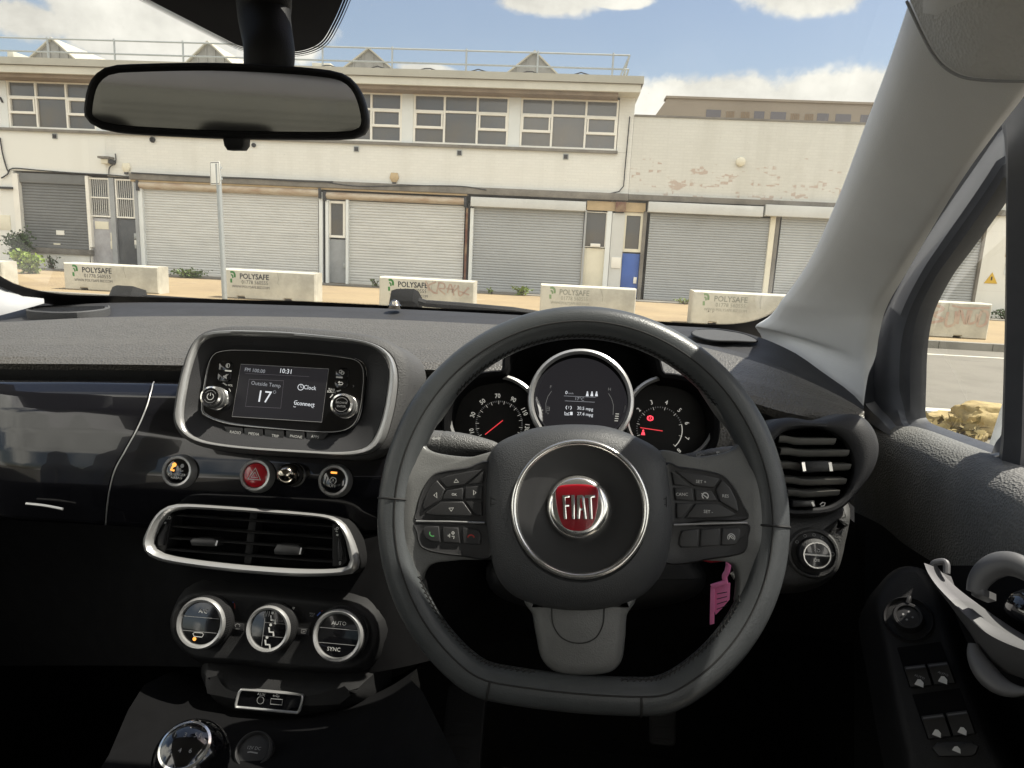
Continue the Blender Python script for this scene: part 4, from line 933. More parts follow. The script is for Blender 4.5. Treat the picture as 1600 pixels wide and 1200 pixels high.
# the seam of the glovebox lid as photo points, converted to a column index per row
seam_px = [(240, 597), (239, 601), (236, 616), (229, 643), (213, 668), (188, 695), (176, 735), (169, 765), (165, 797), (164, 822), (164, 830)]
def find_s(row, u):
    best, bs = 1e9, 0
    for k in range(0, 1190):
        s_ = k / 10; p = fsurf(s_, row) - EYE; uu = 800 + FPX * p.dot(CR) / p.dot(CF)
        if abs(uu - u) < best: best, bs = abs(uu - u), s_
    return bs
seam = [find_s(i, seam_px[i][0]) for i in range(11)]
tt = [i / 5 for i in range(51)]; 
for _ in range(2): seam = [seam[0]] + [(seam[k - 1] + 2 * seam[k] + seam[k + 1]) / 4 for k in range(1, 10)] + [seam[10]]
_sc = cu_([V((s_, 0, 0)) for s_ in seam], 5)
def seam_at(t): k = min(int(t * 5), 49); return _sc[k].x + (_sc[k + 1].x - _sc[k].x) * (t * 5 - k)
g = .35
b = MB(); loft(b, [[fsurf(seam_at(t) * q / 40 - g * (q == 40), t) for q in range(41)] + [fsurf(seam_at(t) - g * .6, t) + V((0, .008, -.002))] for t in tt], 'fascia_paint'); lid = b.build('glovebox_lid', dash, ang=60)
b = MB(); loft(b, [[fsurf(seam_at(t) + g * .6, t) + V((0, .008, -.002))] + [fsurf(seam_at(t) + g + (119 - g - seam_at(t)) * q / 44, t) for q in range(44)] for t in tt], 'fascia_paint'); fas = b.build('fascia_panel', dash, ang=60)
b = MB(); tube(b, [fsurf(seam_at(t) + .0, t) + V((0, .0012, 0)) for t in tt], .0008, 'satin_chrome', 6); b.build('seam_trim', dash)
b = MB(); tube(b, cr([ST.w(*ST.l(40, 787, .003), .002), ST.w(*ST.l(68, 790, .003), .002), ST.w(*ST.l(96, 795.5, .003), .001)], 14, False), .0016, 'satin_chrome', 8); b.build('lid_handle', dash)
# lower dash in black plastic, centre stack, knee panel and inner walls
b = MB(); lu = [-420, -200, 0, 170, 300, 420, 540, 640, 800, 960, 1120, 1240, 1310, 1352]
LB = [.03, .06, .12, .14]
def lrow(vs, h, yr, back=0): return cr([ppl(u, v, ST.o + ST.z * (h - back * min(1, max(0, (250 - u) / 180))), ST.z) if u < 700 else py(u, v, yr[k - 8]) for k, (u, v) in enumerate(zip(lu, vs))], 70, False)
A4 = [1040, 1040, 1040, 1040, 1042, 1048, 1055, 1040, 1000, 980, 980, 990, 1000, 1010]
loft(b, [lrow([800, 805, 812, 821, 828, 832, 834, 832, 800, 780, 770, 780, 800, 830], -.022, [.84, .85, .85, .84, .82, .80], .0),
         lrow([860, 862, 866, 870, 872, 874, 874, 872, 860, 850, 850, 860, 870, 890], -.012, [.82, .83, .83, .82, .80, .80], .09),
         lrow([960, 960, 960, 950, 945, 950, 955, 955, 930, 920, 930, 940, 950, 960], -.012, [.80, .80, .80, .80, .79, .79], .17),
         lrow(A4, -.014, [.84, .84, .84, .83, .81, .79], .22)], 'black_matte')
loft(b, [lrow(A4, -.014, [.84, .84, .84, .83, .81, .79], .22), [q + V((0, .02, -.01)) for q in lrow(A4, -.014, [.84, .84, .84, .83, .81, .79], .22)], [q + V((0, .25, -.02)) for q in lrow(A4, -.014, [.84, .84, .84, .83, .81, .79], .22)]], 'carpet')
b.build('lower_panel', dash, ang=60)

# ---- radio
def hpoly(fr, px, h): return fr.L(px, h)
R_o = zc(260, 500, 4.21, [(48, 640), (56, 560), (78, 430), (112, 300), (150, 190), (200, 115), (270, 78), (370, 66), (500, 64), (800, 76), (1100, 105), (1260, 126), (1380, 160), (1460, 215), (1500, 290), (1512, 390), (1500, 520), (1470, 660), (1430, 780), (1380, 845), (1300, 880), (1180, 892), (950, 880), (650, 862), (380, 836), (220, 806), (130, 765), (75, 710)])
R_i = zc(260, 500, 4.21, [(112, 620), (122, 520), (150, 370), (190, 230), (235, 145), (300, 112), (400, 104), (560, 108), (850, 120), (1100, 140), (1260, 156), (1370, 190), (1440, 255), (1460, 340), (1445, 480), (1420, 610), (1375, 745), (1320, 825), (1240, 856), (1100, 866), (900, 856), (600, 838), (380, 816), (240, 790), (160, 750), (120, 690)])
R_h = zc(260, 500, 4.21, [(36, 650), (44, 540), (70, 400), (105, 270), (150, 165), (215, 90), (300, 50), (420, 34), (600, 34), (900, 46), (1200, 74), (1380, 104), (1490, 150), (1565, 215), (1596, 300), (1596, 400), (1560, 560), (1510, 720), (1450, 850), (1380, 905), (1260, 920), (1000, 905), (600, 885), (300, 850), (140, 800), (60, 730)])
def pol(fr, px, n=96, h=0, c=None):
    pts = cr([V((*q, 0)) for q in fr.L(px, h)], 160); pts = [(p[0], p[1]) for p in pts]; return polar(pts, c or centroid(pts), n)
rc = ST.l(452, 612, .02)
HR = .030
o_ = pol(ST, R_o, 120, HR, rc); i_ = pol(ST, R_i, 120, HR - .002, rc); hh = pol(ST, R_h, 120, HR - .012, rc)
def lerp2(a, c, t): return [(p[0] + (q[0] - p[0]) * t, p[1] + (q[1] - p[1]) * t) for p, q in zip(a, c)]
radio = None
b = MB(); rings(b, ST, [(lerp2(hh, o_, -.5), -.05), (hh, -.01), (hh, HR - .018), (lerp2(hh, o_, .35), HR - .010), (lerp2(hh, o_, .9), HR - .007), (o_, HR - .008)], 'dash_soft', cap1=False)
radio = b.build('radio', dash, ang=50)
b = MB(); rings(b, ST, [(o_, HR - .010), (lerp2(o_, i_, .04), HR - .002), (lerp2(o_, i_, .25), HR + .0015), (lerp2(o_, i_, .6), HR + .001), (lerp2(o_, i_, .92), HR - .003), (i_, HR - .006)], 'satin_chrome', cap1=False); b.build('bezel', radio, ang=50)
R_g = zc(260, 500, 4.21, [(224, 600), (230, 500), (250, 370), (275, 275), (310, 218), (370, 196), (480, 190), (700, 198), (950, 214), (1150, 236), (1250, 256), (1295, 300), (1306, 370), (1300, 470), (1285, 580), (1255, 670), (1200, 722), (1110, 745), (950, 742), (700, 722), (450, 697), (330, 670), (260, 640)])
gl_ = pol(ST, R_g, 120, HR - .012, rc)
b = MB(); rings(b, ST, [(i_, HR - .004), (lerp2(i_, gl_, .35), HR - .008), (lerp2(i_, gl_, .75), HR - .014), (lerp2(gl_, i_, .04), HR - .016)], 'dash_strip', cap1=False); b.build('surround', radio, ang=50)
GH = HR - .012
b = MB(); rings(b, ST, [(lerp2(gl_, i_, .05), HR - .018), (lerp2(gl_, i_, .01), GH - .0004), (inset(ccw(gl_), .0016), GH + .0003), (inset(ccw(gl_), .004), GH)], 'piano_black', cap1=True)
stroke(b, ST, inset(ccw(gl_), .0016), .0007, GH + .0004, 'satin_chrome', True, th=.0002)
b.build('face_plate', radio, ang=50)
SCN = zc(260, 500, 4.21, [(490, 290), (1068, 322), (1022, 672), (432, 635)])
b = MB(); prism(b, ST, ST.L(SCN, GH), GH - .001, GH + .0006, 'lcd_back', .0002)
Z4 = lambda x, y: (260 + x / 4.21, 500 + y / 4.21)
th_ = R(-2.2); SH = GH + .0007
s_ = lambda t, x, y, hp, m, **k: T(b, ST, t, *Z4(x, y), hp / 4.21, m, h=SH, rot=th_, **k)
stroke(b, ST, ST.L(SCN, SH), .0006, SH, 'grey_print', True)
s_('FM 100.00', 582, 333, 24, 'lcd_dim', sx=.95); s_('10:31', 786, 338, 30, 'lcd_text', sx=.95)
s_('Outside Temp', 655, 424, 25, 'lcd_dim', sx=.95); s_('17', 640, 508, 76, 'lcd_text', sx=.95)
s_('Clock', 944, 446, 27, 'lcd_text', sx=.9); s_('uconnect', 908, 552, 27, 'lcd_text', sx=.95, bold=.00005)
kk = ST.k(452, 612, SH) / 4.21
for cx, cy, r_, w_, m in ((712, 474, 9, 2.4, 'lcd_dim'), (884, 442, 19, 4, 'lcd_text')): stroke(b, ST, circ(ST.l(*Z4(cx, cy), SH), r_ * kk, 20), w_ * kk, SH, m, True)
c = ST.l(*Z4(884, 442), SH); stroke(b, ST, [(c[0], c[1] + 14 * kk), c, (c[0] + 11 * kk, c[1])], 3 * kk, SH, 'lcd_text')
for pts in ([(840, 545), (846, 532), (862, 530)], [(836, 566), (840, 572), (852, 572)], [(955, 574), (968, 578)]): stroke(b, ST, ST.L([Z4(*p) for p in pts], SH), 3 * kk, SH, 'lcd_text')
stroke(b, ST, ST.L([Z4(545, 390), Z4(772, 400), Z4(752, 580), Z4(520, 568)], SH), 2.5 * kk, SH, 'lcd_back2', True)
stroke(b, ST, ST.L([Z4(520, 352), Z4(940, 372)], SH), 1.5 * kk, SH, 'lcd_back2')
b.build('screen', radio)
def radio_knob(base, rb, front, rf, lab):
    f0 = ST.l(*Z4(*base), GH); b = MB(); k_ = kk; rb *= k_ * 1.0; rf *= k_
    prof = [(rb * 1.08, GH), (rb * 1.08, GH + .002), (rb, GH + .003), (rb, GH + .009), (rb * .9, GH + .011), (rf * 1.45, GH + .012), (rf * 1.35, GH + .017), (rf * 1.12, GH + .018), (rf * 1.05, GH + .0172), (rf * .2, GH + .0172)]
    lathe(b, ST, f0, prof, 'piano_black', 48, ms=['chrome', 'chrome', 'button_black', 'satin_chrome', 'satin_chrome', 'dash_soft', 'chrome', 'piano_black', 'piano_black'])
    for i in range(60):                              # knurled grip
        a = 2 * math.pi * i / 60; p = (f0[0] + rb * math.cos(a), f0[1] + rb * math.sin(a)); obox(b, ST.sub(p[0], p[1], GH, a), -.0004, -.0004, .0005, .0004, .0035, .0088, 'satin_chrome')
    hk = GH + .0174
    if lab == 'power':
        stroke(b, ST, [(f0[0] + rf * .42 * math.cos(R(a)), f0[1] + rf * .42 * math.sin(R(a))) for a in range(120, 421, 20)], rf * .09, hk, 'white_print'); stroke(b, ST, [(f0[0], f0[1] + rf * .5), (f0[0], f0[1] + rf * .1)], rf * .09, hk, 'white_print')
        for a0 in (30, 210): stroke(b, ST, [(f0[0] + rf * .8 * math.cos(R(a0 + q)), f0[1] + rf * .8 * math.sin(R(a0 + q))) for q in range(0, 121, 15)], rf * .05, hk, 'grey_print')
    else:
        text(b, ST, 'BROWSE', (f0[0], f0[1] + rf * .22), rf * .26, hk, 'grey_print'); text(b, ST, 'ENTER', (f0[0], f0[1] - rf * .22), rf * .26, hk, 'grey_print')
        for a0 in (30, 210): stroke(b, ST, [(f0[0] + rf * .85 * math.cos(R(a0 + q)), f0[1] + rf * .85 * math.sin(R(a0 + q))) for q in range(0, 121, 15)], rf * .05, hk, 'grey_print')
    b.build('knob', radio)
radio_knob((338, 518), 70, (288, 505), 50, 'power'); radio_knob((1182, 570), 72, (1145, 556), 52, 'browse')
def rbutton(px, marks, name='button', fr=ST, h=GH, m='piano_black', par=None, up=.002, bev=.0006, mk=None):
    b = MB(); prism(b, fr, fr.L(px, h), h - .001, h + up, m, bev)
    for f_ in marks: f_(b, h + up)
    return b.build(name, par or radio)
def mtext(s_, x, y, hp, m='white_print', rot=th_, Z=Z4, q=4.21, fr=ST, **k): return lambda b, h: T(b, fr, s_, *Z(x, y), hp / q, m, h=h, rot=rot, **k)
def mline(pts, w, m='white_print', Z=Z4, q=4.21, fr=ST, closed=False): return lambda b, h: stroke(b, fr, fr.L([Z(*p) for p in pts], h), w / q * fr.k(*Z(*pts[0]), h), h, m, closed)
def mring(c, r_, w, m='white_print', Z=Z4, q=4.21, fr=ST, a0=0, a1=360):
    def f_(b, h):
        cc_ = fr.l(*Z(*c), h); k_ = fr.k(*Z(*c), h) / q; n_ = 20
        stroke(b, fr, [(cc_[0] + r_ * k_ * math.cos(R(a0 + (a1 - a0) * i / n_)), cc_[1] + r_ * k_ * math.sin(R(a0 + (a1 - a0) * i / n_))) for i in range(n_ if a1 - a0 == 360 else n_ + 1)], w * k_, h, m, a1 - a0 == 360)
    return f_
def mdisc(c, r_, m, Z=Z4, q=4.21, fr=ST):
    def f_(b, h): k_ = fr.k(*Z(*c), h) / q; poly(b, fr, circ(fr.l(*Z(*c), h), r_ * k_, 16), h + .0001, m)
    return f_
def mpoly(pts, m='white_print', Z=Z4, fr=ST): return lambda b, h: poly(b, fr, fr.L([Z(*p) for p in pts], h), h + .00012, m)
Z4l = lambda L: [Z4(*p) for p in L]
rbutton(Z4l([(348, 330), (352, 290), (372, 272), (425, 276), (438, 292), (432, 336)]), [mring((405, 300), 13, 4), mpoly([(405, 288), (405, 313), (396, 308), (393, 300), (396, 292)]), mpoly([(386, 328), (430, 331), (428, 341), (384, 337)])])
rbutton(Z4l([(346, 344), (430, 348), (426, 392), (408, 408), (350, 402), (340, 388)]), [mpoly([(374, 366), (384, 366), (398, 354), (396, 390), (382, 378), (374, 378)], 'grey_print'), mline([(372, 390), (408, 356)], 4, 'grey_print')])
rbutton(Z4l([(1115, 366), (1120, 328), (1140, 312), (1186, 316), (1202, 334), (1198, 378)]), [mring((1147, 340), 10, 4), mring((1158, 348), 10, 4), mpoly([(1116, 371), (1160, 374), (1159, 384), (1115, 381)])])
rbutton(Z4l([(1114, 388), (1198, 392), (1194, 434), (1174, 450), (1124, 446), (1110, 428)]), [mline([(1132, 410), (1156, 410), (1162, 418), (1156, 426), (1130, 426)], 4), mline([(1140, 402), (1130, 410), (1140, 418)], 4)])
b = MB()
for f_ in (mtext('VOL', 421, 430, 13, sx=.9), mpoly([(366, 414), (378, 412), (402, 428), (394, 432)]), mpoly([(410, 446), (422, 462), (424, 474), (414, 462)]), mtext('TUNE', 1086, 458, 13, sx=.9, bold=.0001), mtext('SCROLL', 1086, 473, 13, sx=.9, bold=.0001), mpoly([(1118, 466), (1146, 458), (1150, 464), (1124, 474)]), mpoly([(1092, 486), (1098, 492), (1080, 512), (1074, 510)]), mline([(1226, 428), (1234, 435), (1227, 442)], 3, 'grey_print')): f_(b, GH)
b.build('printed_marks', radio)
xs = [(384, 512), (516, 644), (650, 782), (790, 918), (924, 1060)]; nm = ['RADIO', 'MEDIA', 'TRIP', 'PHONE', 'APPS']; tx = [(454, 740), (575, 750), (716, 763), (853, 768), (978, 769)]
for (a, c), t_, p in zip(xs, nm, tx):
    ya, yc = 702 + (a - 384) * .064, 702 + (c - 384) * .064; lo = 64
    q = [(a + 3, ya), (c - 3, yc), (c - 6, yc + lo), (a + 5, ya + lo)]
    if t_ == 'RADIO': q = [(a, ya), (c - 3, yc), (c - 6, yc + lo + 4), (a + 70, ya + lo + 6), (a + 25, ya + 46)]
    if t_ == 'APPS': q = [(a + 3, ya), (c + 10, yc), (c - 24, yc + 44), (c - 70, yc + lo - 6), (a + 5, ya + lo)]
    rbutton(Z4l(q), [mtext(t_, p[0], p[1], 18, 'white_print', rot=R(-2.5), sx=.98)], h=GH - .003, up=.003, m='button_black')

# ---- round push buttons on the fascia
def push(cu, cv, rpx, face, marks, lab, hh_=.013, base=-.002):
    c = ST.l(cu, cv, base + hh_); k_ = ST.k(cu, cv, base + hh_); r_ = rpx * k_; b = MB(); h = base
    lathe(b, ST, c, [(r_ * 1.08, h - .02), (r_ * 1.08, h + .004), (r_ * 1.0, h + hh_ - .002), (r_ * .93, h + hh_), (r_ * .80, h + hh_ - .0005), (r_ * .76, h + hh_ - .003)], 'satin_chrome', 48, cap1=False)
    o = b.build('push_button', dash, label=lab)
    b = MB(); f = h + hh_ - .002; lathe(b, ST, c, [(r_ * .76, f - .003), (r_ * .74, f), (r_ * .6, f + .0012), (r_ * .3, f + .0018), (r_ * .02, f + .002)], face, 40)
    for q in marks: q(b, f + .0022, c, r_)
    b.build('cap', o); return o
def lt(s_, x, y, hp, m, **k): return lambda b, h, c, r_: text(b, ST, s_, (c[0] + x * r_, c[1] + y * r_), hp * r_, h, m, **k)
def ls(pts, w, m, closed=False): return lambda b, h, c, r_: stroke(b, ST, [(c[0] + x * r_, c[1] + y * r_) for x, y in pts], w * r_, h, m, closed)
def ld(x, y, rr, m): return lambda b, h, c, r_: poly(b, ST, circ((c[0] + x * r_, c[1] + y * r_), rr * r_, 16), h + .0001, m)
push(275.5, 736, 25, 'piano_black', [ld(-.18, .38, .14, 'amber_lamp'), ls([(-.24, .3), (-.34, .05), (-.12, .02)], .13, 'amber_lamp'), ld(.34, .34, .13, 'grey_print'), ls([(.24, .2), (.3, .0), (.46, .05)], .09, 'grey_print'), lt('PASSENGER', .08, -.22, .15, 'white_print'), lt('AIRBAG', .08, -.42, .15, 'white_print')], 'passenger airbag button with amber symbol')
push(398, 742.5, 25.5, 'hazard_red', [ls([(-.40, -.26), (.40, -.26), (0, .44)], .08, 'white_print', True), ls([(-.20, -.14), (.20, -.14), (0, .20)], .06, 'white_print', True)], 'red hazard warning button with white triangle')
push(520.5, 750.5, 25, 'piano_black', [lambda b, h, c, r_: obox(b, ST, c[0] - .2 * r_, c[1] + .42 * r_, c[0] + .2 * r_, c[1] + .54 * r_, h, h + .0001, 'amber_lamp'), ls([(.2 * math.cos(R(a)), -.02 + .2 * math.sin(R(a))) for a in range(-60, 241, 25)], .06, 'white_print'), lt('A', 0, -.02, .18, 'white_print'), lt('OFF', .0, -.36, .18, 'white_print')], 'stop start button with amber bar')
ck = thing('chrome_knob', py(448, 742, .75), 'round ball headed chrome knob beside the red hazard button', 'knob')
b = MB(); c = ST.l(458, 742, .004); k_ = ST.k(452, 742, .02)
lathe(b, ST, c, [(19 * k_, -.006), (19 * k_, .006), (18 * k_, .010), (15.4 * k_, .011), (15.4 * k_, .013), (16.5 * k_, .014), (17 * k_, .018), (15.5 * k_, .024), (12 * k_, .029), (7 * k_, .032), (.5 * k_, .033)], 'dark_chrome', 40, ms=['satin_chrome', 'dark_chrome', 'black_plastic', 'dark_chrome'] + ['dark_chrome'] * 6); b.build('knob_body', ck)

# ---- centre vent
Zv = lambda x, y: (220 + x / 4, 680 + y / 4)
Zvl = lambda L: [Zv(*p) for p in L]
V_o = Zvl([(2, 660), (20, 610), (60, 530), (110, 470), (170, 438), (260, 430), (450, 440), (700, 458), (950, 478), (1130, 496), (1220, 520), (1280, 570), (1330, 670), (1358, 770), (1355, 830), (1320, 865), (1240, 880), (1000, 888), (700, 870), (400, 838), (150, 800), (50, 766), (10, 720)])
V_i = Zvl([(55, 664), (80, 600), (120, 530), (165, 486), (230, 466), (330, 462), (550, 474), (800, 492), (1020, 508), (1150, 522), (1220, 560), (1265, 640), (1290, 740), (1300, 790), (1280, 822), (1200, 838), (1000, 838), (700, 820), (400, 790), (180, 758), (90, 730), (58, 700)])
vc = ST.l(*Zv(680, 655), .02); VH = .022
o_ = pol(ST, V_o, 110, VH, vc); i_ = pol(ST, V_i, 110, VH, vc)
b = MB(); rings(b, ST, [(lerp2(o_, i_, -.15), -.03), (lerp2(o_, i_, -.1), VH - .012), (o_, VH - .006), (lerp2(o_, i_, .15), VH - .001), (lerp2(o_, i_, .5), VH + .001), (lerp2(o_, i_, .85), VH - .002), (i_, VH - .005), (lerp2(i_, o_, .1), VH - .012)], 'satin_chrome', cap1=False, ms=['black_plastic', 'black_plastic'] + ['satin_chrome'] * 5)
av = b.build('air_vent', dash, ang=50, label='wide centre air vent in a satin chrome frame')
b = MB(); rings(b, ST, [(lerp2(i_, o_, .1), VH - .012), (lerp2(i_, o_, .1), -.045)], 'black_matte', cap1=True); b.build('duct', av)
def vslat(xl, yl, xr, yr, hp=15):
    b = MB(); a0, a1 = Zv(xl, yl), Zv(xr, yr); rows = []
    for dz, dh in ((0, .006), (.5, .0075), (1, .006), (1, -.008), (0, -.010)): rows.append([ST.w(*ST.l(a0[0] + (a1[0] - a0[0]) * t, a0[1] + (a1[1] - a0[1]) * t - hp / 4 * dz, .006), dh) for t in (0, .25, .5, .75, 1)])
    rows.append(rows[0]); loft(b, rows, 'black_plastic'); b.build('slat', av)
for xl, yl, xr, yr in ((225, 505, 1195, 575), (200, 575, 1200, 650), (180, 648, 1205, 722), (165, 720, 1205, 800)): vslat(xl, yl, xr, yr)
b = MB(); prism(b, ST, ST.L(Zvl([(682, 478), (732, 482), (690, 822), (640, 816)]), .0), -.02, .001, 'black_plastic', .002); b.build('divider', av)
for q in ([(300, 660), (325, 640), (450, 640), (475, 655), (470, 690), (445, 697), (310, 690)], [(825, 720), (850, 676), (985, 684), (1000, 700), (995, 745), (975, 752), (830, 745)]):
    b = MB(); prism(b, ST, ST.L(Zvl(q), .014), -.004, .014, 'button_black', .003)
    xr_ = q[3][0] + 4; stroke(b, ST, ST.L(Zvl([(xr_ - 2, q[3][1] + 3), (xr_ - 12, q[4][1])]), .0145), .0016, .0135, 'satin_chrome', th=.0006); b.build('slider', av)
for q in ([(105, 690), (100, 640), (125, 590), (155, 555), (175, 560), (150, 620), (140, 690)], [(1235, 640), (1250, 640), (1262, 720), (1258, 780), (1230, 780), (1226, 700)]):
    b = MB(); prism(b, ST, ST.L(Zvl(q), .012), -.005, .012, 'button_black', .002); b.build('thumb_wheel', av)
EPM = [(mtext('0', 99, 712, 20, Z=Zv, q=4), mpoly([(150, 540), (163, 544), (157, 554), (145, 552)], Z=Zv), mline([(150, 520), (170, 524), (162, 510), (182, 506)], 5, Z=Zv, q=4), mring((180, 516), 8, 4, Z=Zv, q=4)),
       (mtext('0', 1245, 800, 22, Z=Zv, q=4), mpoly([(1222, 618), (1236, 618), (1234, 630), (1222, 628)], Z=Zv), mline([(1210, 586), (1226, 588), (1218, 600), (1230, 604)], 5, Z=Zv, q=4), mring((1228, 582), 7, 4, Z=Zv, q=4))]
for q, fs_ in zip(([(60, 690), (95, 560), (160, 500), (205, 495), (150, 740), (85, 722)], [(1195, 545), (1235, 560), (1275, 660), (1292, 790), (1260, 822), (1195, 822)]), EPM):
    b = MB(); prism(b, ST, ST.L(Zvl(q), .008), -.02, .0085, 'black_plastic', .002)
    for f_ in fs_: f_(b, .0088)
    b.build('end_plate', av)

# ---- climate panel
Zk = lambda x, y: (240 + x / 4, 900 + y / 4)
Zkl = lambda L: [Zk(*p) for p in L]
CP = Zkl([(85, 320), (95, 240), (140, 160), (210, 110), (300, 90), (600, 100), (900, 130), (1180, 165), (1290, 200), (1370, 270), (1395, 360), (1380, 480), (1320, 560), (1230, 600), (1100, 605), (800, 580), (500, 550), (270, 535), (170, 480), (105, 400)])
b = MB(); o_ = ccw(pol(ST, CP, 90, .012)); rings(b, ST, [(inset(o_, -.012), -.02), (o_, .006), (inset(o_, .003), .010), (inset(o_, .006), .011), (inset(o_, .012), .008)], 'black_plastic', cap1=True)
clim = b.build('climate_panel', dash, ang=50)
CH = .008
def cknob(cx, cy, rp, marks, lab):
    hgt = .022; c = ST.l(*Zk(cx, cy), CH + hgt); k_ = ST.k(*Zk(cx, cy), CH + hgt) / 4; r_ = rp * k_; b = MB()
    lathe(b, ST, c, [(r_ * 1.1, CH - .002), (r_ * 1.1, CH + .004), (r_ * 1.03, CH + .005), (r_ * 1.03, CH + hgt - .004), (r_ * 1.0, CH + hgt - .002), (r_ * .95, CH + hgt), (r_ * .86, CH + hgt - .0008), (r_ * .83, CH + hgt - .005)], 'satin_chrome', 64, cap1=False, ms=['black_plastic', 'black_plastic', 'button_black', 'satin_chrome', 'satin_chrome', 'satin_chrome', 'satin_chrome'])
    for i in range(72):
        a = 2 * math.pi * i / 72; obox(b, ST.sub(c[0] + r_ * 1.03 * math.cos(a), c[1] + r_ * 1.03 * math.sin(a), CH, a), -.0004, -.0004, .0006, .0004, .006, hgt - .0045, 'button_black')
    o = b.build('dial_knob', clim, label=lab); b = MB(); f = CH + hgt - .004
    lathe(b, ST, c, [(r_ * .83, f - .002), (r_ * .82, f), (r_ * .4, f + .0006), (r_ * .02, f + .0008)], 'piano_black', 48)
    for q in marks: q(b, f + .001, c, r_)
    b.build('cap', o)
seat = lambda x, y, s_: [ld(x + .02 * s_, y + .22 * s_, .07 * s_, 'white_print'), ls([(x - .05 * s_, y + .1 * s_), (x + .0 * s_, y - .12 * s_), (x + .2 * s_, y - .12 * s_), (x + .24 * s_, y - .3 * s_)], .09 * s_, 'white_print')]
cknob(285, 300, 160, [ls([(-.75, .24), (.75, .24)], .02, 'grey_print'), ls([(-.75, -.32), (.75, -.32)], .02, 'grey_print'), lt('A/C', .04, .48, .16, 'white_print'), ls([(-.26, -.42), (-.2, -.36), (.14, -.36), (.18, -.42), (.14, -.52), (-.2, -.52)], .03, 'white_print', True), ld(-.17, -.62, .075, 'amber_lamp')], 'left climate dial reading A/C')
cknob(708, 336, 145, [ls([(-.2, .75), (-.2, -.75)], .02, 'grey_print'), ls([(-.2, .28), (.8, .28)], .015, 'grey_print'), ls([(-.2, -.3), (.8, -.3)], .015, 'grey_print')] + seat(.1, .52, .9) + seat(.08, 0, .9) + seat(-.02, -.55, .9) + [ls([(-.22 + .1 * i, .78), (-.25 + .1 * i, .55)], .035, 'grey_print') for i in range(3)], 'middle climate dial with airflow symbols')
cknob(1145, 378, 165, [ls([(-.75, .27), (.8, .27)], .02, 'grey_print'), ls([(-.75, -.3), (.8, -.3)], .02, 'grey_print'), lt('AUTO', 0, .48, .15, 'white_print'), lt('SYNC', -.1, -.52, .15, 'white_print')], 'right climate dial reading AUTO and SYNC')
for q, marks in (([(488, 290), (568, 298), (566, 340), (486, 332)], [mline([(512, 318), (510, 306), (525, 298), (540, 306), (538, 318)], 4, 'grey_print', Z=Zk, q=4), mtext('MAX', 525, 330, 9, 'grey_print', Z=Zk, q=4)]), ([(898, 322), (980, 330), (978, 372), (896, 364)], [mline([(925, 334), (954, 337), (952, 358), (923, 355)], 4, 'grey_print', Z=Zk, q=4, closed=True), mline([(932, 346), (946, 347)], 4, 'grey_print', Z=Zk, q=4)])):
    rbutton(Zkl(q), marks, h=CH, up=.002, m='button_black', par=clim)
b = MB()
for f_ in (mpoly([(484, 142), (490, 140), (502, 164), (496, 168)], 'blue_print', Z=Zk), mline([(502, 168), (508, 184), (508, 202)], 4, 'red_print', Z=Zk, q=4), mpoly([(1020, 246), (1040, 224), (1046, 228), (1024, 252)], 'blue_print', Z=Zk), mline([(1050, 220), (1066, 206), (1082, 198)], 4, 'red_print', Z=Zk, q=4), mtext('MAX', 992, 236, 12, 'grey_print', Z=Zk, q=4), mtext('A/C', 990, 250, 12, 'grey_print', Z=Zk, q=4)): f_(b, CH)
for (cx, cy, s_, m) in ((668, 156, 15, 'grey_print'), (893, 176, 17, 'white_print')):
    for a in (45, 135, 225, 315): mring((cx + s_ * .6 * math.cos(R(a)), cy + s_ * .6 * math.sin(R(a))), s_ * .36, 4, m, Z=Zk, q=4)(b, CH)
mpoly([(868, 188), (884, 196), (870, 218)], Z=Zk)(b, CH); b.build('printed_marks', clim)

# ---- media port pod below
b = MB(); PO = Zkl([(275, 640), (300, 590), (345, 570), (480, 615), (700, 650), (1000, 665), (1280, 655), (1305, 700), (1300, 780), (1200, 830), (1050, 872), (850, 895), (650, 885), (450, 845), (340, 770)])
o_ = ccw(pol(ST, PO, 90, .015)); rings(b, ST, [(inset(o_, -.02), -.03), (o_, .004), (inset(o_, .006), .012), (inset(o_, .014), .017), (inset(o_, .022), .018)], 'black_plastic', cap1=True); pod = b.build('media_port', dash, ang=50)
PH = .018
b = MB(); MP = Zkl([(512, 800), (530, 730), (545, 708), (580, 703), (900, 732), (935, 745), (938, 770), (920, 835), (905, 858), (870, 856), (545, 826), (518, 820)])
o_ = ccw([(p[0], p[1]) for p in cr([V((*q, 0)) for q in ST.L(MP, PH)], 80)]); rings(b, ST, [(o_, PH - .002), (o_, PH + .0025), (inset(o_, .0012), PH + .003), (inset(o_, .0024), PH + .0012)], 'piano_black', cap1=True, ms=['satin_chrome', 'satin_chrome', 'satin_chrome'])
f_h = PH + .0014
poly(b, ST, circ(ST.l(*Zk(668, 776), f_h), .0032, 20), f_h + .0002, 'black_matte'); stroke(b, ST, circ(ST.l(*Zk(668, 776), f_h), .0036, 20), .0006, f_h, 'grey_print', True)
stroke(b, ST, ST.L(Zkl([(734, 766), (806, 772), (802, 806), (730, 800)]), f_h), .0009, f_h, 'grey_print', True)
for f_ in (mtext('AUX', 673, 741, 18, 'white_print', Z=Zk, q=4, rot=R(-4)), mline([(752, 748), (790, 752)], 4, Z=Zk, q=4), mdisc((752, 748), 6, 'white_print', Z=Zk, q=4), mline([(760, 749), (770, 740), (780, 741)], 3, Z=Zk, q=4), mline([(764, 750), (774, 759), (782, 759)], 3, Z=Zk, q=4)): f_(b, f_h)
b.build('socket_plate', pod)
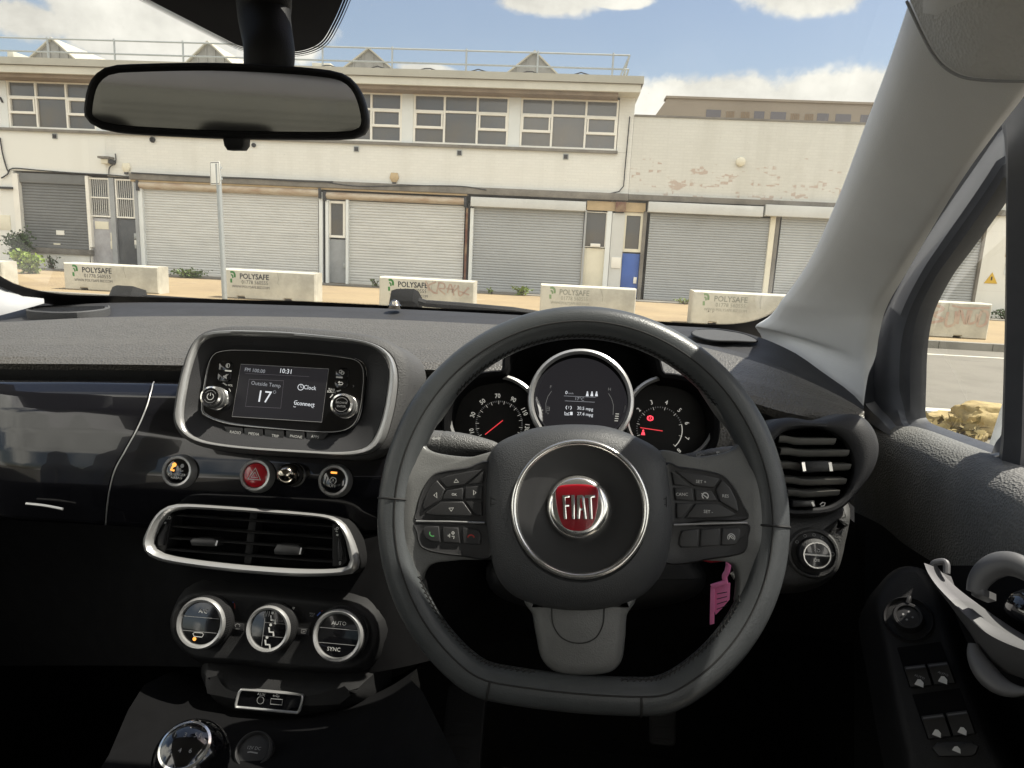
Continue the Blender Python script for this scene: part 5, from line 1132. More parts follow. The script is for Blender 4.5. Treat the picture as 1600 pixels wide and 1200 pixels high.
# ---- instrument cluster
CL = Frame(py(907, 628, .79), V((0, -math.cos(R(21)), math.sin(R(21)))))
Zc = lambda x, y: (690 + x / 3.636, 530 + y / 3.636)
Zcl = lambda L: [Zc(*p) for p in L]
hood = [(697, 690), (694, 662), (698, 635), (708, 612), (724, 595), (745, 585), (768, 581), (787, 578), (790, 556), (803, 536), (830, 521), (865, 512), (907, 509), (950, 512), (985, 520), (1012, 535), (1028, 556), (1036, 582), (1052, 585), (1075, 590), (1098, 602), (1114, 622), (1122, 648), (1122, 680), (1112, 705), (1090, 722), (1000, 730), (907, 732), (810, 728), (720, 712)]
HO = .030
pts = cr([V((*q, 0)) for q in CL.L(hood, HO)], 160); o_ = ccw([(p[0], p[1]) for p in pts])
b = MB(); rings(b, CL, [(inset(o_, -.004), -.03), (inset(o_, -.004), HO - .012), (inset(o_, -.002), HO - .003), (o_, HO), (inset(o_, .004), HO - .002), (inset(o_, .007), HO - .02), (inset(o_, .007), -.008)], 'black_matte', cap1=True); clus = b.build('instrument_cluster', dash, ang=50)
def dial(cu, cv, ru, rv, name, h, ringm='satin_chrome', wdt=.10, lab=None):
    c = CL.l(cu, cv, h); k_ = CL.k(cu, cv, h); b = MB(); a, e = ru * k_, rv * k_
    def el(f_): return circ(c, a * f_, 72, e * f_)
    rings(b, CL, [(el(1.02), -.008), (el(1.02), h - .004), (el(1), h), (el(1 - wdt * .5), h + .0015), (el(1 - wdt), h - .003), (el(1 - wdt), -.004)], 'black_matte', cap1=False, ms=['black_matte', ringm, ringm, ringm, 'black_matte'])
    o = b.build('dial', clus, label=lab); return o, c, a * (1 - wdt), e * (1 - wdt)
FH = -.004
# left: speed
o, c, a, e = dial(772, 651, 74, 68, 'speed', .018, 'satin_chrome', lab='speedometer')
b = MB(); poly(b, CL, circ(c, a * 1.0, 60, e), FH, 'dial_face'); lathe(b, CL, CL.l(780, 663, FH), [(.022, FH + .0002), (.0268, FH + .0012), (.001, FH + .0014)], 'dial_face', 48)
cc = CL.l(780, 663, FH); kq = CL.k(777, 672, FH); H1 = FH + .0016
rr_ = 44 * kq
for i, s_ in enumerate(('10', '30', '50', '70', '90', '110', '130')):
    ang = R(198 - i * 33.5); rx = 43.5 * kq; text(b, CL, s_, (cc[0] + rx * math.cos(ang), cc[1] + rx * 1.02 * math.sin(ang)), 7.0 * kq, H1, 'dial_text', rot=ang - R(90), sx=.9)
for i in range(0, 51):
    ang = R(215 - i * 4.79); r0, r1 = (31.5, 37) if i % 3.5 < 1 else (34.5, 37)
    stroke(b, CL, [(cc[0] + r0 * kq * math.cos(ang), cc[1] + r0 * kq * math.sin(ang)), (cc[0] + r1 * kq * math.cos(ang), cc[1] + r1 * kq * math.sin(ang))], .6 * kq, H1, 'dial_text' if r0 < 32 else 'dial_dim')
p0, p1 = CL.l(*Zc(348, 462), H1), CL.l(*Zc(248, 542), H1); stroke(b, CL, [p0, p1], 1.3 * kq, H1 + .001, 'needle_red'); b.build('face', o)
# right: revs
o, c, a, e = dial(1048, 653, 71, 68, 'revs', .018, 'satin_chrome', lab='rev counter')
b = MB(); poly(b, CL, circ(c, a, 60, e), FH, 'dial_face'); lathe(b, CL, CL.l(1032, 672, FH), [(.022, FH + .0002), (.0268, FH + .0012), (.001, FH + .0014)], 'dial_face', 48)
cc = CL.l(1030, 671, FH); kq = CL.k(1029, 675, FH)
for i in range(9):
    ang = R(200 - i * 30.6); rx = 43.5 * kq
    if i > 1: text(b, CL, str(i), (cc[0] + rx * math.cos(ang), cc[1] + rx * math.sin(ang)), 7 * kq, H1, 'dial_text', rot=ang - R(90), sx=.9)
for i in range(0, 41):
    ang = R(200 - i * 6.12); r0, r1 = (31, 36) if i % 5 == 0 else (33.5, 36); stroke(b, CL, [(cc[0] + r0 * kq * math.cos(ang), cc[1] + r0 * kq * math.sin(ang)), (cc[0] + r1 * kq * math.cos(ang), cc[1] + r1 * kq * math.sin(ang))], .6 * kq, H1, 'dial_text' if i % 5 == 0 else 'dial_dim')
stroke(b, CL, [(cc[0] + 35 * kq * math.cos(R(200 - q)), cc[1] + 35 * kq * math.sin(R(200 - q))) for q in range(185, 248, 6)], 1.2 * kq, H1, 'dial_text')
stroke(b, CL, [CL.l(*Zc(1255, 522), H1), CL.l(*Zc(1128, 503), H1)], 1.3 * kq, H1 + .001, 'needle_red')
w_ = CL.l(*Zc(1185, 449), H1); stroke(b, CL, circ(w_, 3.6 * kq, 24), 1.6 * kq, H1, 'warn_red', True); stroke(b, CL, [(w_[0], w_[1] + 2.2 * kq), (w_[0], w_[1] - 1.8 * kq)], 1.2 * kq, H1, 'warn_red')
for sg in (1, -1): stroke(b, CL, [(w_[0] + sg * 4.6 * kq * math.cos(R(q)), w_[1] + 4.6 * kq * math.sin(R(q))) for q in range(-45, 46, 15)], 1.0 * kq, H1, 'warn_red')
w_ = CL.l(*Zc(1145, 532), H1); poly(b, CL, circ((w_[0], w_[1] + 3.6 * kq), 1.5 * kq, 12), H1 + .0001, 'warn_red'); poly(b, CL, [(w_[0] - 1.7 * kq, w_[1] + 1.8 * kq), (w_[0] + 1.7 * kq, w_[1] + 1.8 * kq), (w_[0] + 3.2 * kq, w_[1] - 3.4 * kq), (w_[0] - 3.2 * kq, w_[1] - 3.4 * kq)], H1 + .0001, 'warn_red')
b.build('face', o)
# middle: display
o, c, a, e = dial(907.5, 624, 80.5, 80, 'display', .034, 'satin_chrome', .095, lab='round middle display in a chrome ring')
b = MB(); HM = .012
lathe(b, CL, CL.l(907.5, 625, HM), [(a * 1.0, .03), (a * .97, HM + .004), (a * .95, HM), (.0005, HM)], 'lcd_back', 72)
H2 = HM + .0004; k2 = CL.k(907, 640, H2) / 3.636
def ct(s_, x, y, hp, m, **k): text(b, CL, s_, CL.l(*Zc(x, y), H2), hp * k2, H2, m, rot=R(-1.2), **k)
ct('0', 709, 304, 19, 'lcd_text'); ct('km/h', 735, 308, 10, 'lcd_dim'); ct('17°C', 783, 340, 18, 'lcd_dim'); ct('30.5 mpg', 815, 395, 18, 'lcd_text', sx=.95); ct('27.4 mpg', 815, 427, 18, 'lcd_text', sx=.95)
ct('F', 620, 272, 17, 'dial_dim'); ct('H', 954, 285, 17, 'dial_dim')
for x in (828, 854, 880):
    w_ = CL.l(*Zc(x, 312), H2); poly(b, CL, circ((w_[0], w_[1] + 11 * k2), 4.5 * k2, 10), H2 + .0001, 'lcd_text'); poly(b, CL, [(w_[0] - 5 * k2, w_[1] + 5 * k2), (w_[0] + 5 * k2, w_[1] + 5 * k2), (w_[0] + 8 * k2, w_[1] - 12 * k2), (w_[0] - 8 * k2, w_[1] - 12 * k2)], H2 + .0001, 'lcd_text')
cl2 = lambda pts, w_, m='lcd_dim': stroke(b, CL, CL.L(Zcl(pts), H2), w_ * k2, H2, m)
cl2([(695, 322), (875, 330)], 2); cl2([(700, 350), (870, 358)], 2)
cl2([(625, 295), (604, 325), (592, 365), (594, 420)], 2.5, 'dial_dim'); cl2([(948, 308), (966, 338), (976, 375), (974, 430)], 2.5, 'dial_dim')
for i in range(4): cl2([(556, 402 + 19 * i), (576, 403 + 19 * i)], 5, 'dial_text'); cl2([(988 - 2 * i, 424 + 13 * i), (1008 - 2 * i, 425 + 13 * i)], 5, 'dial_text')
w_ = CL.l(*Zc(722, 389), H2); 
for a0, a1 in ((130, 230), (-50, 50)): stroke(b, CL, [(w_[0] + 15 * k2 * math.cos(R(a0 + (a1 - a0) * i / 8)), w_[1] + 13 * k2 * math.sin(R(a0 + (a1 - a0) * i / 8))) for i in range(9)], 3.5 * k2, H2, 'lcd_text')
ct('?', 722, 389, 15, 'lcd_text'); cl2([(700, 412), (700, 430), (726, 430)], 3.5, 'lcd_text'); cl2([(704, 418), (714, 424), (726, 416)], 3, 'lcd_text')
poly(b, CL, CL.L(Zcl([(730, 413), (744, 413), (744, 431), (730, 431)]), H2), H2 + .0001, 'lcd_text'); cl2([(598, 385), (613, 386), (612, 406), (597, 405)], 3, 'dial_dim'); cl2([(598, 395), (612, 396)], 3, 'dial_dim'); cl2([(601, 418), (608, 421), (601, 425)], 3, 'dial_dim')
b.build('face', o)
# pale cowl behind the stalks
b = MB()
for px, m in (([(1100, 705), (1128, 650), (1150, 656), (1162, 690), (1160, 730), (1100, 735)], 'dash_pad'), ([(640, 700), (660, 660), (695, 640), (700, 700), (690, 720), (650, 720)], 'fascia_paint')):
    b = MB(); prism(b, CL, CL.L(px, .0), -.03, .004, m, .004); b.build('cowl_side', dash)

# ---- right-hand vent pod and light switch
PD = Frame(py(1290, 720, .735), V((-.12, -.95, .28)))
Zp = lambda x, y: (1200 + x / 3.636, 600 + y / 3.636)
Zpl = lambda L: [Zp(*p) for p in L]
PO = Zpl([(-60, 560), (-80, 380), (-20, 250), (100, 190), (250, 205), (350, 195), (430, 175), (495, 168), (560, 195), (615, 265), (640, 350), (628, 440), (590, 520), (530, 600), (460, 680), (390, 730), (300, 752), (140, 755), (0, 730)])
PI = Zpl([(20, 560), (0, 420), (40, 320), (110, 262), (220, 245), (320, 252), (410, 290), (470, 350), (500, 430), (498, 510), (470, 590), (420, 655), (350, 695), (250, 708), (140, 710), (60, 670)])
pc = PD.l(*Zp(260, 470), .02)
o_ = pol(PD, PO, 100, .01, pc); i_ = pol(PD, PI, 100, .02, pc)
b = MB(); rings(b, PD, [(lerp2(o_, i_, -.25), -.08), (lerp2(o_, i_, -.08), -.03), (o_, .004), (lerp2(o_, i_, .2), .014), (lerp2(o_, i_, .5), .0195), (lerp2(o_, i_, .8), .0195), (i_, .015), (lerp2(i_, o_, -.06), .008), (lerp2(i_, o_, -.1), -.04)], 'black_matte', cap1=True, ms=['dash_soft'] * 2 + ['dash_strip'] * 4 + ['black_plastic', 'black_matte'])
rv = b.build('air_vent', dash, ang=60, label='round ended driver side air vent')
for i, (xl, yl, xr, yr) in enumerate(((60, 300, 380, 300), (70, 372, 455, 366), (70, 452, 465, 446), (90, 535, 440, 528), (110, 610, 402, 592))):
    b = MB(); rows = []
    for k in range(14):
        t = k / 13; x = xl + (xr - xl) * t; dip = 14 * (1 / (1 + math.exp((t - .22) * 26)) - 0); y = yl + (yr - yl) * t - dip + 14
        rows.append([PD.w(*PD.l(*Zp(x, y - 4), .01), .016), PD.w(*PD.l(*Zp(x, y + 22), .01), .012), PD.w(*PD.l(*Zp(x, y + 32), .01), .004), PD.w(*PD.l(*Zp(x, y + 22), .01), -.014), PD.w(*PD.l(*Zp(x, y - 18), .01), -.014)])
    loft(b, rows, 'vent_slat', closed=True); b.add(rows[-1], [(0, 1, 2, 3, 4)], 'vent_slat'); b.build('slat', rv, ang=60)
b = MB(); prism(b, PD, PD.L(Zpl([(192, 440), (355, 435), (365, 495), (205, 505)]), .024), .006, .026, 'button_black', .003)
for x in (200, 352): stroke(b, PD, PD.L(Zpl([(x, 445), (x + 8, 495)]), .0262), .003, .0255, 'chrome', th=.001)
b.build('slider', rv)
b = MB(); prism(b, PD, PD.L(Zpl([(140, 662), (265, 664), (272, 698), (140, 700)]), .022), .005, .0225, 'button_black', .002); stroke(b, PD, PD.L(Zpl([(250, 670), (262, 694)]), .0228), .0022, .0228, 'white_print'); mline([(295, 685), (310, 672), (325, 675), (318, 692), (300, 694)], 6, 'grey_print', Z=Zp, q=3.636, fr=PD)(b, .0262); b.build('thumb_wheel', rv)
# panel carrying the light switch
SWP = Zpl([(60, 762), (300, 752), (390, 735), (450, 720), (475, 760), (462, 850), (444, 930), (430, 1000), (400, 1080), (320, 1135), (180, 1160), (40, 1150), (-60, 1100), (-60, 800)])
b = MB(); o_ = ccw([(p[0], p[1]) for p in cr([V((*q, 0)) for q in PD.L(SWP, 0)], 80)]); rings(b, PD, [(inset(o_, -.02), -.08), (o_, -.01), (inset(o_, .006), .002), (inset(o_, .014), .004)], 'dash_soft', cap1=True); b.build('switch_panel', dash, ang=50)
b = MB(); LS = Frame(PD.w(*PD.l(1270, 864, .006), .004), PD.z, up=PD.y); k_ = LS.k(1270, 864)
lathe(b, LS, (0, 0), [(40 * k_, -.004), (40 * k_, .001), (37 * k_, .004), (34 * k_, .004), (32 * k_, .001), (25 * k_, .002), (24 * k_, .012), (22 * k_, .018), (20 * k_, .021), (18.5 * k_, .021), (18 * k_, .019), (.4 * k_, .0195)], 'button_black', 48, ms=['dash_soft', 'dash_soft', 'dash_soft', 'button_black', 'button_black', 'button_black', 'dash_soft', 'dash_soft', 'chrome', 'chrome', 'piano_black'])
stroke(b, LS, [(-18 * k_, -.5 * k_), (18 * k_, 1.2 * k_)], 2.6 * k_, .0197, 'satin_chrome', th=.0006)
text(b, LS, '≡D', (0, 7 * k_), 5 * k_, .0198, 'white_print'); text(b, LS, 'D≡', (0, -8 * k_), 5 * k_, .0198, 'white_print')
for a, s_ in ((150, 'Ɔ'), (118, '<'), (90, '○'), (64, '>')): 
    q = (28.5 * k_ * math.cos(R(a)), 28.5 * k_ * math.sin(R(a))); stroke(b, LS, circ(q, 2.2 * k_, 10), .9 * k_, .0022, 'grey_print', True)
q = (29 * k_, 2 * k_); stroke(b, LS, circ(q, 3 * k_, 10), 1 * k_, .0022, 'grey_print', True); b.build('light_switch', dash)
# column shroud behind the wheel
b = MB(); sh = [(800, 860), (860, 790), (950, 790), (1020, 830), (1080, 865), (1110, 905), (1080, 940), (960, 960), (840, 955), (770, 930), (760, 890)]
CS = Frame(py(910, 880, .74), V((0, -.93, .37))); o_ = ccw([(p[0], p[1]) for p in cr([V((*q, 0)) for q in CS.L(sh, 0)], 60)])
rings(b, CS, [(inset(o_, -.01), -.10), (o_, -.02), (inset(o_, .01), .0), (inset(o_, .02), .004)], 'black_plastic', cap1=True); b.build('column_shroud', dash, ang=50)

# ---- stalks
ind = thing('indicator_stalk', py(720, 690, .70), 'black control stalk left of the steering wheel hub with arrow and lamp symbols', 'stalk')
Zs = lambda x, y: (660 + x / 2.759, 460 + y / 2.759)
b = MB(); A = py(*Zs(-5, 640), .69); B_ = py(*Zs(345, 668), .685); k_ = .69 / FPX
ax = [A.lerp(B_, t) for t in (0, .03, .26, .265, .30, .45, .6, .75, .88, .97, 1.0)]
tube(b, ax, [r_ * k_ for r_ in (14, 22, 22.5, 21.5, 22.5, 22, 20, 16.5, 12.5, 8, 5)], 'stalk_grain', 28)
d = (B_ - A).normalized(); SF = Frame(A, V((0, -.9, .42)), up=V((0, .42, .9))); 
def on_stalk(u, v): 
    p = py(u, v, .69); t = min(max((p - A).dot(d) / (B_ - A).length, 0), 1); return t
SFh = Frame(py(690, 683, .69 - .0139), V((0, -.96, .28)))
for f_ in (mpoly([(40, 621), (52, 612), (52, 630)], Z=Zs, fr=SFh), mpoly([(80, 621), (68, 612), (68, 630)], Z=Zs, fr=SFh), mline([(52, 621), (68, 621)], 6, Z=Zs, q=2.759, fr=SFh)): f_(b, .0022)
SF2 = Frame(py(722, 698, .69 - .0137), V((.08, -.98, .05)))
for f_ in (mline([(148, 654), (158, 655)], 4, Z=Zs, q=2.759, fr=SF2), mline([(148, 662), (158, 663)], 4, Z=Zs, q=2.759, fr=SF2), mline([(148, 670), (158, 671)], 4, Z=Zs, q=2.759, fr=SF2), mline([(162, 653), (168, 653), (176, 663), (168, 673), (162, 673)], 4, Z=Zs, q=2.759, fr=SF2, closed=True), mline([(186, 662), (194, 674), (184, 674)], 4, Z=Zs, q=2.759, fr=SF2, closed=True)): f_(b, .0012)
b.build('stalk_body', ind, ang=50)
wip = thing('wiper_stalk', py(1100, 712, .70), 'black control stalk right of the steering wheel hub with wiper symbols', 'stalk')
b = MB(); A = py(1035, 722, .71); B_ = py(1150, 706, .69); ax = [A.lerp(B_, t) for t in (0, .3, .6, .7, .705, .88, .885, .99, 1)]
tube(b, ax, [r_ * k_ for r_ in (5, 8, 10, 11, 10.6, 10.6, 10, 10, 8)], 'stalk_grain', 24); WF = Frame(py(1110, 712, .688), V((0, -.97, .24)))
for f_ in (mring((1190, 692), 8, 4, Z=Zs, q=2.759, fr=WF, m='grey_print'), mline([(1182, 700), (1205, 688), (1216, 692)], 4, 'grey_print', Z=Zs, q=2.759, fr=WF), mline([(1268, 680), (1292, 680), (1284, 694), (1274, 694)], 4, 'white_print', Z=Zs, q=2.759, fr=WF, closed=True)): f_(b, .0)
b.build('stalk_body', wip, ang=50)

# ================================================================== steering wheel
SW = thing('steering_wheel', py(905, 795, .61), 'black leather three spoke steering wheel with red round badge and flattened bottom', 'steering wheel')
W = Frame(py(905, 795, .60), V((0, -math.cos(R(22)), math.sin(R(22)))))
wc = W.l(906, 800); kw = W.k(905, 795)
NR = 200; Rm = 297 * kw; path = []
bot = W.l(908, 1084)[1] - wc[1]
for i in range(NR):
    a = 2 * math.pi * i / NR; x, y = Rm * math.cos(a), Rm * math.sin(a)
    lim = bot + .010 * (x / (.12)) ** 2 * .9
    if y > 0: y *= 1.05
    if y < lim:                                        # flattened bottom
        y = max(y, lim) if abs(x) < .13 else y
    path.append(V((wc[0] + x, wc[1] + y, 0)))
for _ in range(6): path = [(path[i - 1] + path[i] * 2 + path[(i + 1) % NR]) / 4 for i in range(NR)]
path = even(path + [path[0]], NR, True)
def rim_sec(i, w_=1.0, hgt=1.0, seg=24):
    t = (path[(i + 1) % NR] - path[i - 1]).normalized(); n_ = V((t[1], -t[0], 0))   # outward
    out = []
    for j in range(seg):
        q = 2 * math.pi * j / seg; c, s_ = math.cos(q), math.sin(q)
        c = math.copysign(abs(c) ** .92, c); s_ = math.copysign(abs(s_) ** .92, s_)
        p = path[i] + n_ * (c * .0152 * w_); out.append(W.w(p[0], p[1], s_ * .0158 * hgt))
    return out
def spoke_swell(i):
    p = path[i] - V((wc[0], wc[1], 0)); a = math.degrees(math.atan2(p[1], p[0])) % 360
    s_ = 0
    for c0, wd in ((32, 13), (148, 13)): s_ = max(s_, math.exp(-((a - c0) / wd) ** 2))
    return 1 + .06 * s_
b = MB(); secs = [rim_sec(i, spoke_swell(i)) for i in range(NR)]; loft(b, secs + [secs[0]], 'leather', closed=True)
rim = b.build('rim', SW, ang=80)
# seams: one running line on the inner front shoulder, cross seams and lacing
def rim_pt(i, ang, lift=0):
    t = (path[(i + 1) % NR] - path[i - 1]).normalized(); n_ = V((t[1], -t[0], 0)); w_ = spoke_swell(i)
    c, s_ = math.cos(R(ang)), math.sin(R(ang)); c = math.copysign(abs(c) ** .92, c); s_ = math.copysign(abs(s_) ** .92, s_)
    p = path[i] + n_ * (c * (.0152 * w_ + lift)); return W.w(p[0], p[1], s_ * (.0158 + lift))
b = MB()
def deg(i): p = path[i] - V((wc[0], wc[1], 0)); return math.degrees(math.atan2(p[1], p[0])) % 360
run = [i for i in range(NR)]
tube(b, [rim_pt(i % NR, 97, .0001) for i in range(NR) if 150 < deg(i) < 390 or deg(i) < 30] if False else [rim_pt(i, 100, .0000) for i in range(NR)], .0008, 'thread', 6, closed=True)
for a0 in (180, 0, 246, 292):
    i = min(range(NR), key=lambda k: abs((deg(k) - a0 + 180) % 360 - 180))
    P = [rim_pt(i, q, .0000) for q in range(-60, 196, 8)] if a0 in (180, 0) else [rim_pt(i, q, .0) for q in range(-60, 105, 8)]
    tube(b, P, .0011, 'thread', 6)
for i in range(NR):                                    # zigzag lacing on the inner edge
    d_ = deg(i)
    if 40 < d_ < 140 or 205 < d_ < 258 or 285 < d_ < 335:
        for s_ in (0, .5):
            j = i; p, q = rim_pt(j, 150 + (12 if s_ else 0), .0003), rim_pt((j + 1) % NR, 172 - (12 if s_ else 0), .0003); tube(b, [p, p.lerp(q, .5), q], .00055, 'thread', 4)
b.build('stitching', rim)
# spokes: leather shoulders running from the rim to the hub
def spoke(prs, lab=None):
    O = cu_([V((*W.l(a, c, .008), 0)) for a, c, d, e in prs], 8); I = cu_([V((*W.l(d, e, .006), 0)) for a, c, d, e in prs], 8); b = MB(); rows = []
    for o_, i_ in zip(O, I):
        d = i_ - o_; ln = max(d.length, 1e-4); u = d / ln; r_ = []
        for t, h in ((0, .004), (.10, .0118), (.2, .0108), (.35, .0085), (.6, .0068), (.8, .0062), (1, .0055)):
            q = o_ + d * t - u * (.0045 * t); r_.append(W.w(q[0], q[1], h))
        for dx, h in ((.0022, .0048), (.0008, .0018), (0, -.003), (.0015, -.012), (.006, -.018)):
            q = i_ - u * dx; r_.append(W.w(q[0], q[1], h))
        rows.append(r_)
    loft(b, rows, 'leather_worn'); return b.build('spoke', SW, ang=70)
spoke([(724, 548, 741, 566), (700, 566, 731, 579), (672, 592, 714, 612), (648, 625, 690, 650), (628, 665, 664, 682), (618, 700, 674, 704), (614, 740, 735, 713), (612, 770, 790, 707), (612, 800, 790, 790), (613, 830, 790, 866), (617, 860, 715, 876), (624, 895, 674, 882), (634, 930, 659, 906), (648, 960, 663, 940)])
spoke([(1084, 545, 1066, 563), (1110, 562, 1078, 578), (1142, 592, 1100, 612), (1168, 625, 1124, 648), (1190, 665, 1150, 681), (1202, 700, 1142, 703), (1208, 740, 1085, 713), (1211, 770, 1025, 706), (1212, 800, 1025, 790), (1211, 830, 1025, 866), (1208, 860, 1100, 876), (1200, 895, 1142, 880), (1190, 930, 1154, 904), (1176, 960, 1152, 940)])
bs_ = [(828, 930), (985, 930), (981, 965), (978, 1005), (973, 1035), (958, 1052), (930, 1058), (890, 1058), (862, 1050), (845, 1030), (838, 1000), (832, 965)]
pts = cr([V((*q, 0)) for q in W.L(bs_, .006)], 100); o_ = ccw([(p[0], p[1]) for p in pts]); b = MB()
rings(b, W, [(inset(o_, .004), -.014), (o_, -.004), (inset(o_, .0015), .003), (inset(o_, .004), .006), (inset(o_, .010), .0075)], 'leather_worn', cap0=True); lsp = b.build('spoke', SW, ang=60)
b = MB()
bp_ = [(862, 950), (864, 975), (876, 995), (895, 1004), (915, 1004), (932, 995), (942, 975), (944, 950)]
stroke(b, W, cr([V((*q, 0)) for q in W.L(bp_, .0078)], 50, False), .0011, .0078, 'thread', th=.0003); b.build('stitching', lsp)
# button pads
Zl = lambda x, y: (580 + x / 4.286, 640 + y / 4.286)
Zr = lambda x, y: (1020 + x / 4.617, 660 + y / 4.617)
BH = .0118
def pad(px, name='button_pad'):
    pts = cr([V((*q, 0)) for q in W.L(px, BH)], 90); o_ = ccw([(p[0], p[1]) for p in pts]); b = MB(); rings(b, W, [(o_, -.012), (o_, BH - .0015), (inset(o_, .0012), BH), (inset(o_, .0024), BH - .0006)], 'button_black', cap1=True); return b.build(name, SW, ang=50)
lp = pad([Zl(*p) for p in [(300, 745), (302, 660), (325, 570), (365, 490), (420, 430), (500, 405), (640, 385), (800, 362), (800, 750), (550, 750)]])
lp2 = pad([Zl(*p) for p in [(296, 752), (550, 758), (800, 762), (800, 990), (600, 985), (420, 960), (340, 930), (312, 890), (300, 830)]])
rp = pad([Zr(*p) for p in [(90, 312), (200, 318), (330, 335), (470, 365), (540, 405), (600, 480), (650, 580), (684, 700), (400, 712), (90, 712)]])
rp2 = pad([Zr(*p) for p in [(90, 745), (400, 742), (688, 732), (692, 830), (685, 900), (640, 950), (450, 985), (90, 1015)]])
def wb(px, marks, par, Zf, q_):
    b = MB(); o_ = ccw(W.L([Zf(*p) for p in px], BH)); o_ = inset(o_, .0006); rings(b, W, [(o_, BH - .001), (o_, BH + .0010), (inset(o_, .0005), BH + .0014), (inset(o_, .0012), BH + .0015)], 'button_black', cap1=True)
    for f_ in marks: f_(b, BH + .0016)
    b.build('button', par)
def tri(p, **k): return mline(p, 5, closed=True, fr=W, **k)
kl = dict(Z=Zl, q=4.286); kr = dict(Z=Zr, q=4.617)
wb([(452, 466), (510, 438), (640, 412), (755, 396), (628, 508), (505, 530)], [tri([(555, 488), (585, 486), (568, 466)], **kl)], lp, Zl, 4.286)
wb([(442, 470), (500, 534), (470, 606), (350, 684), (344, 640), (370, 560), (405, 500)], [tri([(438, 555), (440, 592), (420, 574)], **kl)], lp, Zl, 4.286)
wb([(508, 536), (618, 518), (622, 545), (614, 608), (474, 606), (490, 560)], [mtext('OK', 556, 569, 17, rot=R(0), fr=W, **kl)], lp, Zl, 4.286)
wb([(632, 514), (748, 503), (744, 604), (624, 606)], [tri([(685, 540), (686, 572), (702, 556)], **kl)], lp, Zl, 4.286)
wb([(472, 612), (618, 612), (690, 714), (440, 716), (385, 708), (356, 690)], [tri([(520, 660), (552, 658), (536, 680)], **kl)], lp, Zl, 4.286)
wb([(758, 400), (750, 496), (640, 506)], [], lp, Zl, 4.286); wb([(628, 612), (744, 610), (744, 714), (700, 714)], [], lp, Zl, 4.286)
phone = lambda cx, cy, s_, m, ro: mline([(cx + s_ * (x * math.cos(ro) - y * math.sin(ro)), cy + s_ * (x * math.sin(ro) + y * math.cos(ro))) for x, y in ((-1.1, .35), (-.9, -.15), (-.3, -.5), (.3, -.5), (.9, -.15), (1.1, .35))], s_ * .42, m, fr=W, **kl)
wb([(350, 790), (368, 776), (458, 776), (470, 892), (400, 888), (362, 866), (346, 830)], [phone(404, 836, 17, 'green_print', R(-135))], lp2, Zl, 4.286)
wb([(478, 780), (588, 786), (602, 900), (480, 894)], [mline([(516, 838), (516, 850)], 4, fr=W, **kl), mline([(526, 832), (526, 856)], 4, fr=W, **kl), mring((548, 826), 8, 4, fr=W, **kl), mline([(540, 848), (556, 848), (552, 866)], 4, fr=W, **kl)], lp2, Zl, 4.286)
wb([(610, 786), (690, 792), (722, 806), (738, 840), (734, 908), (612, 902)], [phone(668, 850, 20, 'red_print', R(0))], lp2, Zl, 4.286)
wb([(142, 342), (300, 360), (488, 402), (440, 478), (292, 462)], [mtext('SET +', 348, 429, 22, rot=0, fr=W, **kr)], rp, Zr, 4.617)
wb([(496, 408), (560, 470), (605, 560), (620, 630), (612, 652), (478, 574), (446, 486)], [mtext('RES', 524, 532, 22, rot=0, fr=W, **kr)], rp, Zr, 4.617)
wb([(148, 464), (284, 472), (300, 568), (160, 568)], [mtext('CANC', 210, 520, 22, rot=R(4), fr=W, **kr)], rp, Zr, 4.617)
wb([(294, 474), (425, 490), (470, 570), (306, 572)], [mring((378, 530), 22, 7, fr=W, a0=-60, a1=240, **kr), mline([(350, 512), (395, 546)], 6, fr=W, **kr)], rp, Zr, 4.617)
wb([(306, 580), (468, 580), (606, 662), (560, 688), (400, 696), (222, 696)], [mtext('SET -', 400, 645, 22, rot=0, fr=W, **kr)], rp, Zr, 4.617)
wb([(128, 345), (284, 466), (148, 458)], [], rp, Zr, 4.617); wb([(164, 576), (296, 580), (212, 696), (166, 696)], [], rp, Zr, 4.617)
wb([(186, 830), (200, 782), (230, 772), (334, 766), (328, 904), (200, 908), (182, 880)], [], rp2, Zr, 4.617); wb([(342, 766), (488, 760), (482, 892), (332, 904)], [], rp2, Zr, 4.617)
wb([(496, 760), (612, 756), (634, 775), (634, 830), (606, 880), (580, 890), (488, 894)], [mring((566, 830), 26, 5, fr=W, a0=-40, a1=220, **kr), mring((566, 832), 15, 5, fr=W, a0=-40, a1=220, **kr), mline([(552, 816), (574, 838)], 6, fr=W, **kr)], rp2, Zr, 4.617)
# airbag cover
AB = [(757, 810), (757, 765), (760, 722), (766, 702), (778, 689), (800, 678), (835, 666), (875, 661), (910, 660.5), (945, 663), (975, 671), (1005, 684), (1030, 699), (1044, 720), (1050, 765), (1054, 800), (1053, 835), (1047, 872), (1036, 900), (1012, 928), (985, 943), (950, 953), (910, 957), (865, 954), (828, 945), (795, 928), (775, 902), (764, 865)]
ac = W.l(905, 800, .03); o_ = pol(W, AB, 120, .016, ac); b = MB()
cir = circ(ac, 108 * kw * .93, 120)
rings(b, W, [(lerp2(o_, cir, -.03), -.02), (o_, .004), (lerp2(o_, cir, .06), .014), (lerp2(o_, cir, .2), .021), (lerp2(o_, cir, .45), .0275), (lerp2(o_, cir, .75), .0315), (lerp2(o_, cir, .95), .0325), (lerp2(o_, cir, 1.0), .030)], 'airbag_plastic', cap1=False); ab = b.build('airbag_cover', SW, ang=60)
hub = W.l(906, 794, .033); kh = W.k(906, 794, .033); HB = .033
b = MB(); R1 = 110 * kh
